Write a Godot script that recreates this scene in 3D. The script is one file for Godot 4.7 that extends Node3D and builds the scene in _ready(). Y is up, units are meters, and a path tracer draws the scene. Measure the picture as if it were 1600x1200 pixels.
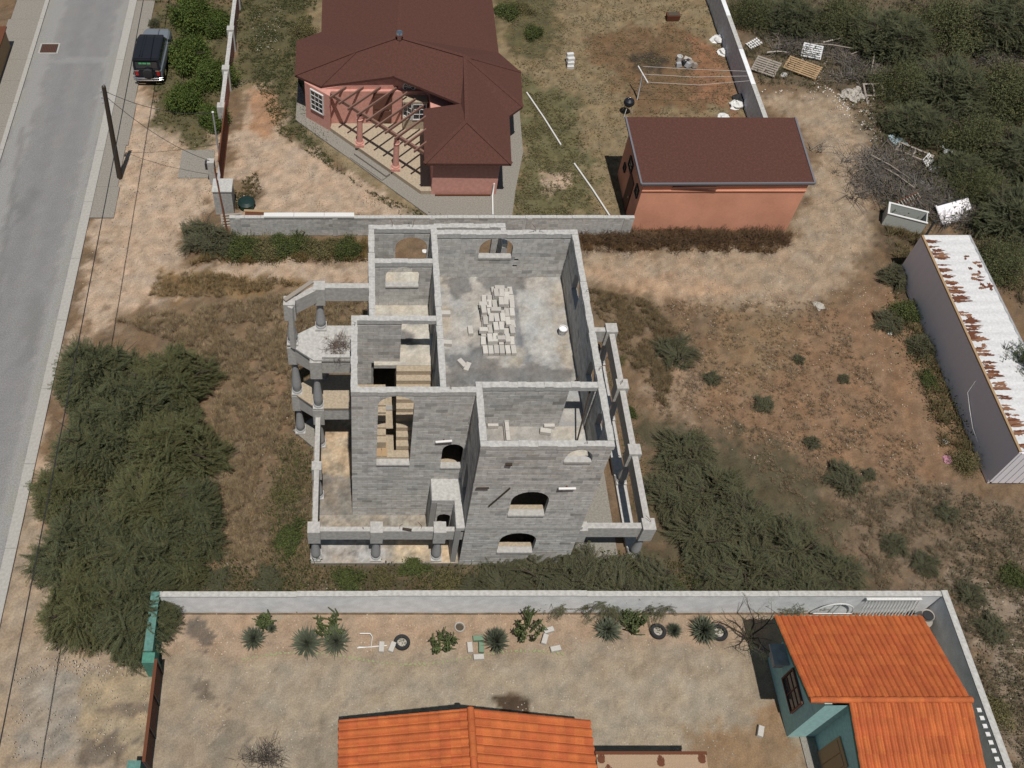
extends Node3D
# A walled plot seen from a drone: an unfinished three-storey block house, its neighbours, a street and scrub.

var rng := RandomNumberGenerator.new()
var used := {}
var nz := FastNoiseLite.new()
var nz2 := FastNoiseLite.new()
var M := {}


# Collects triangles; commit() makes one mesh of them. Faces are flat unless normals are given.
class Shape:
	var v := PackedVector3Array()
	var n := PackedVector3Array()
	var c := PackedColorArray()
	var uv := PackedVector2Array()
	var col := Color.WHITE

	func tri(a: Vector3, b: Vector3, d: Vector3, out := Vector3.ZERO) -> void:
		var k := (b - a).cross(d - a)
		if out != Vector3.ZERO and k.dot(out) > 0.0:
			var s := b
			b = d
			d = s
			k = -k
		var m := -k.normalized()
		v.append(a); v.append(b); v.append(d)
		for i in 3:
			n.append(m)
			c.append(col)

	func quad(a: Vector3, b: Vector3, d: Vector3, e: Vector3, out := Vector3.ZERO) -> void:
		tri(a, b, d, out)
		tri(a, d, e, out)

	func smooth_tri(a: Vector3, b: Vector3, d: Vector3, na: Vector3, nb: Vector3, nd: Vector3) -> void:
		if (b - a).cross(d - a).dot(na + nb + nd) > 0.0:
			var s := b
			b = d
			d = s
			s = nb
			nb = nd
			nd = s
		v.append(a); v.append(b); v.append(d)
		n.append(na); n.append(nb); n.append(nd)
		for i in 3:
			c.append(col)

	func hexa(p: Array) -> void:  # 8 corners: bottom ring 0-3, top ring 4-7
		var mid := Vector3.ZERO
		for q in p:
			mid += q / 8.0
		for f in [[0, 1, 2, 3], [4, 5, 6, 7], [0, 1, 5, 4], [1, 2, 6, 5], [2, 3, 7, 6], [3, 0, 4, 7]]:
			var o: Vector3 = (p[f[0]] + p[f[1]] + p[f[2]] + p[f[3]]) / 4.0 - mid
			quad(p[f[0]], p[f[1]], p[f[2]], p[f[3]], o)

	func box(at: Vector3, size: Vector3, b := Basis.IDENTITY, top := 1.0) -> void:
		var p := []
		var h := size / 2.0
		for y in [-h.y, h.y]:
			var k: float = top if y > 0.0 else 1.0
			for q in [[-1, -1], [1, -1], [1, 1], [-1, 1]]:
				p.append(at + b * Vector3(q[0] * h.x * k, y, q[1] * h.z * k))
		hexa(p)

	func slab(x0: float, x1: float, y0: float, y1: float, z0: float, z1: float) -> void:
		box(Vector3((x0 + x1) / 2, (y0 + y1) / 2, (z0 + z1) / 2), Vector3(absf(x1 - x0), absf(y1 - y0), absf(z1 - z0)))

	func bar(a: Vector3, b: Vector3, w: float, h: float) -> void:  # a plank from a to b, w wide, h deep
		var d := (b - a).normalized()
		var side := d.cross(Vector3.UP)
		side = Vector3.RIGHT if side.length() < 0.01 else side.normalized()
		var up := side.cross(d).normalized()
		box((a + b) / 2.0, Vector3(w, h, (b - a).length()), Basis(side, up, -d))

	func tube(pts: Array, r0: float, r1 := -1.0, sides := 6) -> void:
		if r1 < 0.0:
			r1 = r0
		var rings := []
		for i in pts.size():
			var d: Vector3 = (pts[mini(i + 1, pts.size() - 1)] - pts[maxi(i - 1, 0)]).normalized()
			var a := d.cross(Vector3(0.31, 0.9, 0.2)).normalized()
			var b := d.cross(a)
			var r := lerpf(r0, r1, float(i) / maxi(1, pts.size() - 1))
			var ring := []
			for k in sides:
				var t := TAU * k / sides
				var dir := a * cos(t) + b * sin(t)
				ring.append([pts[i] + dir * r, dir])
			rings.append(ring)
		for i in pts.size() - 1:
			for k in sides:
				var p = rings[i][k]
				var q = rings[i][(k + 1) % sides]
				var s = rings[i + 1][(k + 1) % sides]
				var t = rings[i + 1][k]
				smooth_tri(p[0], q[0], s[0], p[1], q[1], s[1])
				smooth_tri(p[0], s[0], t[0], p[1], s[1], t[1])
		for e in [0, pts.size() - 1]:
			var o: Vector3 = pts[e] - pts[1 if e == 0 else e - 1]
			for k in range(1, sides - 1):
				tri(rings[e][0][0], rings[e][k][0], rings[e][k + 1][0], o)

	func lathe(at: Vector3, prof: Array, seg := 20, b := Basis.IDENTITY) -> void:  # prof: [radius, height] from the bottom up
		for i in prof.size() - 1:
			var dr: float = prof[i + 1][0] - prof[i][0]
			var dy: float = prof[i + 1][1] - prof[i][1]
			for k in seg:
				var t0 := TAU * k / seg
				var t1 := TAU * (k + 1) / seg
				var d0 := b * Vector3(cos(t0), 0, sin(t0))
				var d1 := b * Vector3(cos(t1), 0, sin(t1))
				var up := b * Vector3.UP
				var n0 := (d0 * dy - up * dr).normalized()
				var n1 := (d1 * dy - up * dr).normalized()
				var p: Vector3 = at + d0 * prof[i][0] + up * prof[i][1]
				var q: Vector3 = at + d1 * prof[i][0] + up * prof[i][1]
				var s: Vector3 = at + d1 * prof[i + 1][0] + up * prof[i + 1][1]
				var u: Vector3 = at + d0 * prof[i + 1][0] + up * prof[i + 1][1]
				if prof[i][0] > 0.0005:
					smooth_tri(p, q, s, n0, n1, n1)
				if prof[i + 1][0] > 0.0005:
					smooth_tri(p, s, u, n0, n1, n0)

	func prism(poly: PackedVector2Array, y0: float, y1: float) -> void:  # poly in x, z
		var idx := Geometry2D.triangulate_polygon(poly)
		for i in range(0, idx.size(), 3):
			var a := poly[idx[i]]
			var b := poly[idx[i + 1]]
			var d := poly[idx[i + 2]]
			tri(Vector3(a.x, y1, a.y), Vector3(b.x, y1, b.y), Vector3(d.x, y1, d.y), Vector3.UP)
			tri(Vector3(a.x, y0, a.y), Vector3(b.x, y0, b.y), Vector3(d.x, y0, d.y), Vector3.DOWN)
		var cw := Geometry2D.is_polygon_clockwise(poly)
		for i in poly.size():
			var a := poly[i]
			var b := poly[(i + 1) % poly.size()]
			var o := Vector3(b.y - a.y, 0, a.x - b.x) * (-1.0 if cw else 1.0)
			quad(Vector3(a.x, y0, a.y), Vector3(b.x, y0, b.y), Vector3(b.x, y1, b.y), Vector3(a.x, y1, a.y), o)

	func commit() -> ArrayMesh:
		var a := []
		a.resize(Mesh.ARRAY_MAX)
		a[Mesh.ARRAY_VERTEX] = v
		a[Mesh.ARRAY_NORMAL] = n
		a[Mesh.ARRAY_COLOR] = c
		if uv.size() == v.size():
			a[Mesh.ARRAY_TEX_UV] = uv
		var m := ArrayMesh.new()
		m.add_surface_from_arrays(Mesh.PRIMITIVE_TRIANGLES, a)
		return m


func numbered(called: String, parent: Node) -> String:
	var key := "%d/%s" % [parent.get_instance_id(), called]
	used[key] = used.get(key, 0) + 1
	return called if used[key] == 1 else "%s_%03d" % [called, used[key] - 1]


func obj(called: String, s, m: Material, parent: Node = self) -> MeshInstance3D:
	var o := MeshInstance3D.new()
	o.name = numbered(called, parent)
	o.mesh = s.commit() if s is Shape else s
	o.material_override = m
	parent.add_child(o, true)
	return o


func tag(o: Node, label: String, category := "", group := "", kind := "") -> Node:
	if label: o.set_meta("label", label)
	if category: o.set_meta("category", category)
	if group: o.set_meta("group", group)
	if kind: o.set_meta("kind", kind)
	return o


func thing(called: String, label: String, category: String, at := Vector3.ZERO, turn := 0.0, group := "") -> Node3D:
	var o := Node3D.new()
	o.name = numbered(called, self)
	add_child(o, true)
	o.position = at
	o.rotation.y = turn
	tag(o, label, category, group)
	return o


func copy(o: Node3D, at: Vector3, turn: float, label := "", size := Vector3.ONE) -> Node3D:
	var r: Node3D = o.duplicate()
	r.name = numbered(String(o.name).rstrip("0123456789").trim_suffix("_"), self)
	add_child(r, true)
	r.position = at
	r.rotation = Vector3(0, turn, 0)
	r.scale = size
	if label: r.set_meta("label", label)
	return r


func structure(called: String, s, m: Material) -> MeshInstance3D:
	var o := obj(called, s, m)
	o.set_meta("kind", "structure")
	return o


func many(called: String, mesh: Mesh, m: Material, places: Array, tints: Array, parent: Node = self) -> MultiMeshInstance3D:
	var mm := MultiMesh.new()
	mm.transform_format = MultiMesh.TRANSFORM_3D
	mm.use_colors = true
	mm.mesh = mesh
	mm.instance_count = places.size()
	for i in places.size():
		mm.set_instance_transform(i, places[i])
		mm.set_instance_color(i, tints[i])
	var o := MultiMeshInstance3D.new()
	o.name = numbered(called, parent)
	o.multimesh = mm
	o.material_override = m
	parent.add_child(o, true)
	return o


func poly(a: Array) -> PackedVector2Array:
	var p := PackedVector2Array()
	for i in range(0, a.size(), 2):
		p.append(Vector2(a[i], a[i + 1]))
	return p


# A seamless speckle of brightness between lo and hi, coarse and fine noise layered; sRGB grey values.
func speckle(at: int, coarse: float, fine: float, lo: float, hi: float, share := 0.5, size := 512) -> ImageTexture:
	var a := FastNoiseLite.new()
	a.seed = at
	a.noise_type = FastNoiseLite.TYPE_SIMPLEX_SMOOTH
	a.frequency = coarse / size
	a.fractal_octaves = 4
	var b: FastNoiseLite = a.duplicate()
	b.seed = at + 7
	b.frequency = fine / size
	b.fractal_octaves = 3
	var ia := a.get_seamless_image(size, size).get_data()
	var ib := b.get_seamless_image(size, size).get_data()
	var w := PackedByteArray()
	w.resize(size * size)
	for i in size * size:
		var k := (ia[i] * (1.0 - share) + ib[i] * share) / 255.0
		w[i] = int(255.0 * lerpf(lo, hi, clampf((k - 0.5) * 1.5 + 0.5, 0.0, 1.0)))
	return ImageTexture.create_from_image(Image.create_from_data(size, size, false, Image.FORMAT_L8, w))


func srgb(c: Color) -> Color:
	return c.linear_to_srgb()


# col is a real-world base colour (linear); tex a speckle laid over it in world space, metres per repeat in size.
func mat(called: String, col: Color, rough := 0.9, tex: Texture2D = null, size := 2.0, bump := 0.0, world := true) -> StandardMaterial3D:
	var m := StandardMaterial3D.new()
	m.resource_name = called
	m.albedo_color = srgb(col)
	m.roughness = rough
	m.metallic_specular = 0.35
	m.vertex_color_use_as_albedo = true
	m.cull_mode = BaseMaterial3D.CULL_DISABLED
	if tex:
		m.albedo_texture = tex
		m.uv1_triplanar = true
		m.uv1_world_triplanar = world
		m.uv1_scale = Vector3.ONE / size
		if bump > 0.0:
			m.heightmap_enabled = true
			m.heightmap_texture = tex
			m.heightmap_scale = bump
	M[called] = m
	return m


func leaf_mat(called: String, col: Color, back := 0.35) -> StandardMaterial3D:
	var m := mat(called, col, 0.75)
	m.backlight_enabled = true
	m.backlight = Color(back, back, back * 0.6)
	return m


func edge_distance(p: Vector2, q: PackedVector2Array) -> float:
	var d := 1e9
	for i in q.size():
		d = minf(d, p.distance_to(Geometry2D.get_closest_point_to_segment(p, q[i], q[(i + 1) % q.size()])))
	return -d if Geometry2D.is_point_in_polygon(p, q) else d


# A sheet on a grid whose vertex colours say what covers the ground where: zones are [polygon, colour, soft edge in metres, raggedness in metres, share].
func cover_sheet(xs: PackedFloat32Array, zs: PackedFloat32Array, y: float, base: Color, zones: Array, relief: float, mottle: float, gain := 1.08) -> ArrayMesh:
	var zz := []
	for z in zones:
		var p: PackedVector2Array = poly(z[0])
		var r := Rect2(p[0], Vector2.ZERO)
		for q in p:
			r = r.expand(q)
		zz.append([p, z[1], z[2], z[3], z[4] if z.size() > 4 else 1.0, r.grow(z[2] + z[3])])
	var nx := xs.size()
	var v := PackedVector3Array()
	var n := PackedVector3Array()
	var c := PackedColorArray()
	for z in zs:
		for x in xs:
			var at := Vector2(x, z)
			var col := base
			var w := nz.get_noise_2d(x * 9.0, z * 9.0) + 0.6 * nz2.get_noise_2d(x * 34.0, z * 34.0)
			for k in zz:
				if k[5].has_point(at):
					var d: float = edge_distance(at, k[0]) + w * k[3] * 1.3
					var s: float = smoothstep(k[2], -k[2], d) * k[4]
					if s > 0.0:
						col = col.lerp(k[1], s)
			var f := 1.0 + mottle * (nz.get_noise_2d(x * 22.0 + 90, z * 22.0) * 1.1 + nz2.get_noise_2d(x * 80.0, z * 80.0) * 0.9)
			var g := 1.0 + mottle * 0.25 * nz.get_noise_2d(x * 14.0, z * 14.0 + 300.0)
			v.append(Vector3(x, y + relief * (nz2.get_noise_2d(x * 14.0, z * 14.0) + 0.4 * nz2.get_noise_2d(x * 60.0, z * 60.0)), z))
			c.append(Color(col.r * f * g, col.g * f, col.b * f / g) * gain)
			n.append(Vector3.UP)
	var idx := PackedInt32Array()
	for j in zs.size() - 1:
		for i in nx - 1:
			var a := j * nx + i
			for t in [a, a + 1, a + nx, a + 1, a + nx + 1, a + nx]:
				idx.append(t)
	for j in range(1, zs.size() - 1):
		for i in range(1, nx - 1):
			var a := j * nx + i
			n[a] = Vector3((v[a - 1].y - v[a + 1].y) / (v[a + 1].x - v[a - 1].x), 1.0, (v[a - nx].y - v[a + nx].y) / (v[a + nx].z - v[a - nx].z)).normalized()
	var arr := []
	arr.resize(Mesh.ARRAY_MAX)
	arr[Mesh.ARRAY_VERTEX] = v
	arr[Mesh.ARRAY_NORMAL] = n
	arr[Mesh.ARRAY_COLOR] = c
	arr[Mesh.ARRAY_INDEX] = idx
	var m := ArrayMesh.new()
	m.add_surface_from_arrays(Mesh.PRIMITIVE_TRIANGLES, arr)
	return m


func steps(a: float, b: float, d: float) -> PackedFloat32Array:
	var p := PackedFloat32Array()
	var k := int(ceil((b - a) / d))
	for i in k + 1:
		p.append(lerpf(a, b, float(i) / k))
	return p


func arch(u0: float, u1: float, y0: float, y1: float, rise := -1.0) -> PackedVector2Array:
	var p := PackedVector2Array([Vector2(u0, y0), Vector2(u1, y0)])
	var r := (u1 - u0) / 2.0
	var k := minf(r, y1 - y0) if rise < 0.0 else rise
	for i in 13:
		var t := PI * i / 12.0
		p.append(Vector2((u0 + u1) / 2.0 + r * cos(t), y1 - k + k * sin(t)))
	return p


func rect(u0: float, u1: float, y0: float, y1: float) -> PackedVector2Array:
	return PackedVector2Array([Vector2(u0, y0), Vector2(u1, y0), Vector2(u1, y1), Vector2(u0, y1)])


func bounds(p: PackedVector2Array) -> Rect2:
	var r := Rect2(p[0], Vector2.ZERO)
	for q in p:
		r = r.expand(q)
	return r


# A wall of laid blocks along a line on plan: a mortar core with its openings, and every block a little proud of it.
# Blocks go to loose (one mesh for the house) or, while budget lasts, become pieces of the wall.
var budget := 0
func block_wall(parent: Node3D, a: Vector2, b: Vector2, y0: float, y1: float, t: float, holes: Array, sides: Array, loose: Shape, single := false, bw := 0.4, bh := 0.2) -> MeshInstance3D:
	var u := (b - a).normalized()
	var L := a.distance_to(b)
	var u3 := Vector3(u.x, 0, u.y)
	var n3 := Vector3(-u.y, 0, u.x)
	var a3 := Vector3(a.x, 0, a.y)
	var core := Shape.new()
	var us := [0.0, L]
	var ys := [y0, y1]
	for h in holes:
		var r := bounds(h)
		for q in [r.position.x, r.end.x]:
			if q > 0.001 and q < L - 0.001 and not us.has(q): us.append(q)
		for q in [r.position.y, r.end.y]:
			if q > y0 + 0.001 and q < y1 - 0.001 and not ys.has(q): ys.append(q)
	us.sort()
	ys.sort()
	for i in us.size() - 1:
		for j in ys.size() - 1:
			for part in cut(rect(us[i], us[i + 1], ys[j], ys[j + 1]), holes):
				for f in [-t / 2, t / 2]:
					face(core, part, a3, u3, n3, f, n3 * f)
	for h in holes:
		for i in h.size():
			var p: Vector2 = h[i]
			var q: Vector2 = h[(i + 1) % h.size()]
			if (p.y <= y0 + 0.001 and q.y <= y0 + 0.001) or (p.y >= y1 - 0.001 and q.y >= y1 - 0.001): continue
			core.quad(a3 + u3 * p.x + Vector3.UP * p.y - n3 * t / 2, a3 + u3 * q.x + Vector3.UP * q.y - n3 * t / 2, a3 + u3 * q.x + Vector3.UP * q.y + n3 * t / 2, a3 + u3 * p.x + Vector3.UP * p.y + n3 * t / 2)
	for e in [[0.0, -1.0], [L, 1.0]]:
		var p: Vector3 = a3 + u3 * e[0]
		core.quad(p - n3 * t / 2 + Vector3.UP * y0, p + n3 * t / 2 + Vector3.UP * y0, p + n3 * t / 2 + Vector3.UP * y1, p - n3 * t / 2 + Vector3.UP * y1, u3 * e[1])
	core.quad(a3 - n3 * t / 2 + Vector3.UP * y1, a3 + n3 * t / 2 + Vector3.UP * y1, a3 + u3 * L + n3 * t / 2 + Vector3.UP * y1, a3 + u3 * L - n3 * t / 2 + Vector3.UP * y1, Vector3.UP)
	var wall := obj("wall", core, M.mortar, parent)
	var rows := int(round((y1 - y0) / bh))
	for k in range(rows - 1, -1, -1):
		var yb := y0 + k * bh
		var off := -bw / 2 if k % 2 else 0.0
		var tone_row := rng.randf_range(0.9, 1.08)
		while off < L - 0.02:
			var r := rect(maxf(off, 0.0) + 0.006, minf(off + bw, L) - 0.006, yb + 0.006, minf(yb + bh, y1) - 0.005)
			off += bw
			if r[1].x - r[0].x < 0.03: continue
			var tone := tone_row * rng.randf_range(0.82, 1.16)
			tone *= 1.0 + 0.42 * nz.get_noise_3d((a3.x + u3.x * off) * 16.0, yb * 46.0, (a3.z + u3.z * off) * 16.0) + 0.25 * nz2.get_noise_3d((a3.x + u3.x * off) * 5.0, yb * 9.0, (a3.z + u3.z * off) * 5.0)
			if rng.randf() < 0.06: tone *= 0.75
			var warm := rng.randf_range(-0.02, 0.03)
			var col := Color(tone * (1.0 + warm), tone, tone * (1.0 - warm))
			for part in cut(r, holes):
				for f in sides:
					var s := loose
					if single and budget > 0:
						budget -= 1
						s = Shape.new()
					s.col = col
					var d0: float = f * (t / 2 - 0.004)
					var d1: float = f * (t / 2 + rng.randf_range(0.005, 0.012))
					face(s, part, a3, u3, n3, d1, n3 * f)
					for i in part.size():
						var p: Vector2 = part[i]
						var q: Vector2 = part[(i + 1) % part.size()]
						var w0 := a3 + u3 * p.x + Vector3.UP * p.y
						var w1 := a3 + u3 * q.x + Vector3.UP * q.y
						var mid: Vector2 = part[0].lerp(part[part.size() / 2], 0.5)
						s.quad(w0 + n3 * d0, w1 + n3 * d0, w1 + n3 * d1, w0 + n3 * d1, u3 * ((p.x + q.x) / 2 - mid.x) + Vector3.UP * ((p.y + q.y) / 2 - mid.y))
					if s != loose:
						obj("block", s, M.block, wall)
	return wall


func cut(r: PackedVector2Array, holes: Array) -> Array:
	var parts := [r]
	var box := bounds(r)
	for h in holes:
		if not bounds(h).intersects(box): continue
		var next := []
		for p in parts:
			for q in Geometry2D.clip_polygons(p, h):
				if not Geometry2D.is_polygon_clockwise(q) and bounds(q).get_area() > 0.0004: next.append(q)
		parts = next
	return parts


func face(s: Shape, p: PackedVector2Array, a3: Vector3, u3: Vector3, n3: Vector3, off: float, out: Vector3) -> void:
	var idx := Geometry2D.triangulate_polygon(p)
	for i in range(0, idx.size(), 3):
		var w := []
		for k in 3:
			w.append(a3 + u3 * p[idx[i + k]].x + Vector3.UP * p[idx[i + k]].y + n3 * off)
		s.tri(w[0], w[1], w[2], out)


func _ready() -> void:
	rng.seed = 4711
	nz.seed = 3
	nz.frequency = 0.05
	nz.fractal_octaves = 4
	nz2.seed = 11
	nz2.frequency = 0.05
	nz2.fractal_octaves = 3

	# --- camera, sky, sun, exposure
	var cam := Camera3D.new()
	cam.name = "camera"
	add_child(cam)
	cam.position = Vector3(0, 37, 0)
	cam.rotation_degrees = Vector3(-54.585, 0, 0)
	cam.projection = Camera3D.PROJECTION_FRUSTUM
	cam.near = 0.5
	cam.far = 900.0
	cam.size = 0.5 * 1200.0 / 1547.0
	cam.frustum_offset = Vector2(0.5 * 240.0 / 1547.0, 0)
	cam.current = true

	var env := Environment.new()
	env.background_mode = Environment.BG_SKY
	var sm := ProceduralSkyMaterial.new()
	sm.sky_top_color = Color(0.50, 0.57, 0.66)
	sm.sky_horizon_color = Color(0.78, 0.80, 0.82)
	sm.sky_curve = 0.12
	sm.ground_bottom_color = Color(0.32, 0.27, 0.21)
	sm.ground_horizon_color = Color(0.55, 0.55, 0.55)
	sm.energy_multiplier = 0.56
	var sky := Sky.new()
	sky.sky_material = sm
	env.sky = sky
	env.tonemap_mode = Environment.TONE_MAPPER_LINEAR
	env.tonemap_exposure = 0.85
	env.sdfgi_enabled = true
	env.ssao_enabled = true
	env.ssil_enabled = true
	var we := WorldEnvironment.new()
	we.name = "world_environment"
	we.environment = env
	add_child(we)

	var sun := DirectionalLight3D.new()
	sun.name = "sun"
	add_child(sun)
	sun.look_at_from_position(Vector3.ZERO, Vector3(-0.022, -1.0, -0.355), Vector3.FORWARD)
	sun.light_energy = 1.5
	sun.light_color = Color(1.0, 0.975, 0.94)
	sun.light_angular_distance = 0.53
	sun.shadow_enabled = true

	make_materials()
	make_ground()
	make_road()
	make_house()
	make_pink_house()
	make_shed()
	make_walls()
	make_container()
	make_teal_house()
	make_centre_house()
	make_plants()
	make_grass()
	make_car()
	make_street()
	make_yard_things()
	make_debris()
	make_house_things()


func make_materials() -> void:
	var s1 := speckle(1, 5.0, 120.0, 0.84, 1.0, 0.55, 1024)
	var s2 := speckle(21, 8.0, 60.0, 0.86, 1.0, 0.5)
	var s3 := speckle(41, 30.0, 230.0, 0.62, 1.0, 0.7, 1024)
	var s4 := speckle(61, 6.0, 50.0, 0.80, 1.0, 0.45)
	mat("soil", Color(1.35, 1.35, 1.35), 0.97, s3, 3.4, 0.8)
	M.soil.albedo_color = Color.WHITE
	mat("yard", Color.WHITE, 0.95, s3, 2.6, 0.4)
	mat("asphalt", Color(0.40, 0.397, 0.395), 0.93, s3, 2.9, 0.2)
	mat("pavement", Color(0.38, 0.355, 0.315), 0.93, s3, 3.3, 0.2)
	mat("kerb", Color(0.42, 0.405, 0.38), 0.93, s2, 1.3, 0.2)
	mat("mortar", Color(0.36, 0.355, 0.345), 0.96, s2, 0.7, 0.3)
	mat("block", Color(0.62, 0.612, 0.595), 0.95, s4, 1.9, 0.4)
	mat("ring", Color(0.55, 0.545, 0.53), 0.95, s4, 1.1, 0.5)
	mat("beam", Color(0.52, 0.51, 0.49), 0.94, s4, 1.3, 0.4)
	mat("column", Color(0.36, 0.365, 0.375), 0.9, s2, 0.9, 0.2)
	mat("floor_concrete", Color(1.0, 1.0, 1.0), 0.93, s2, 0.9, 0.3)
	mat("tan_concrete", Color(0.48, 0.40, 0.30), 0.94, s4, 0.9, 0.3)
	mat("loose_block", Color(0.54, 0.52, 0.49), 0.95, s2, 0.4, 0.2)
	mat("pink_wall", Color(0.66, 0.34, 0.285), 0.92, s2, 2.4, 0.1)
	mat("pink_shingle", Color(0.150, 0.066, 0.051), 0.95, speckle(83, 30.0, 170.0, 0.6, 1.0, 0.75, 1024), 4.9, 0.8)
	mat("shed_wall", Color(0.76, 0.36, 0.24), 0.93, speckle(101, 3.0, 40.0, 0.9, 1.0, 0.3), 7.0)
	mat("white_paint", Color(0.72, 0.72, 0.72), 0.6, s2, 0.9)
	mat("wall_white", Color(0.84, 0.86, 0.89), 0.93, s2, 4.9)
	mat("dark_wood", Color(0.15, 0.07, 0.052), 0.7, s2, 0.3, 0.1)
	mat("pergola_wood", Color(0.24, 0.135, 0.105), 0.8, s2, 0.4, 0.1)
	mat("dark_metal", Color(0.035, 0.036, 0.04), 0.5)
	mat("glass", Color(0.03, 0.035, 0.045), 0.08)
	M.glass.metallic_specular = 0.6
	mat("trim", Color(0.15, 0.15, 0.17), 0.6)
	mat("panel_grey", Color(0.76, 0.78, 0.82), 0.9, s4, 2.2, 0.1)
	mat("grey_wall", Color(0.42, 0.43, 0.45), 0.94, s4, 1.9, 0.3)
	mat("teal_wall", Color(0.38, 0.64, 0.65), 0.9, s2, 1.7, 0.1)
	mat("teal_faded", Color(0.13, 0.27, 0.24), 0.92, s4, 0.9, 0.2)
	mat("teal_dark", Color(0.10, 0.28, 0.22), 0.9, s4, 1.2, 0.2)
	mat("tile", Color(0.68, 0.20, 0.065), 0.8, speckle(97, 5.0, 60.0, 0.76, 1.0, 0.5), 3.3, 0.1)
	mat("rust_sheet", Color(0.56, 0.40, 0.27), 0.7, s3, 1.7)
	mat("rust_light", Color(0.34, 0.17, 0.10), 0.9, s3, 0.5)
	mat("rust", Color(0.20, 0.075, 0.04), 0.9, s3, 0.5, 0.2)
	mat("container_paint", Color(0.80, 0.785, 0.83), 0.6)
	mat("container_roof", Color(0.70, 0.71, 0.725), 0.55, s2, 1.4)
	mat("wood", Color(0.42, 0.29, 0.17), 0.85, s2, 0.35, 0.1)
	mat("grey_wood", Color(0.33, 0.29, 0.25), 0.9, s2, 0.35, 0.1)
	mat("white_plastic", Color(0.66, 0.66, 0.655), 0.4)
	mat("bark", Color(0.13, 0.105, 0.08), 0.95, s3, 0.4, 0.3)
	mat("pole_wood", Color(0.085, 0.065, 0.05), 0.92, s3, 0.5, 0.3)
	mat("rubber", Color(0.03, 0.03, 0.032), 0.85)
	mat("stone", Color(0.48, 0.445, 0.40), 0.95, s2, 0.4)
	mat("car_paint", Color(0.20, 0.225, 0.26), 0.3)
	M.car_paint.metallic = 0.3
	M.car_paint.clearcoat_enabled = true
	M.car_paint.clearcoat = 0.6
	mat("car_black", Color(0.014, 0.016, 0.022), 0.45)
	mat("chrome", Color(0.75, 0.75, 0.76), 0.18)
	M.chrome.metallic = 1.0
	mat("green_print", Color(0.10, 0.45, 0.18), 0.5)
	mat("red_plastic", Color(0.35, 0.02, 0.02), 0.35)
	leaf_mat("thorn_leaf", Color.WHITE)
	leaf_mat("broad_leaf", Color.WHITE)
	leaf_mat("grass", Color.WHITE, 0.25)
	mat("twig", Color.WHITE, 0.95)
	mat("agave_leaf", Color(0.14, 0.16, 0.11), 0.6, s2, 0.4)
	mat("cactus", Color(0.11, 0.14, 0.055), 0.65, s2, 0.4)


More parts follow.
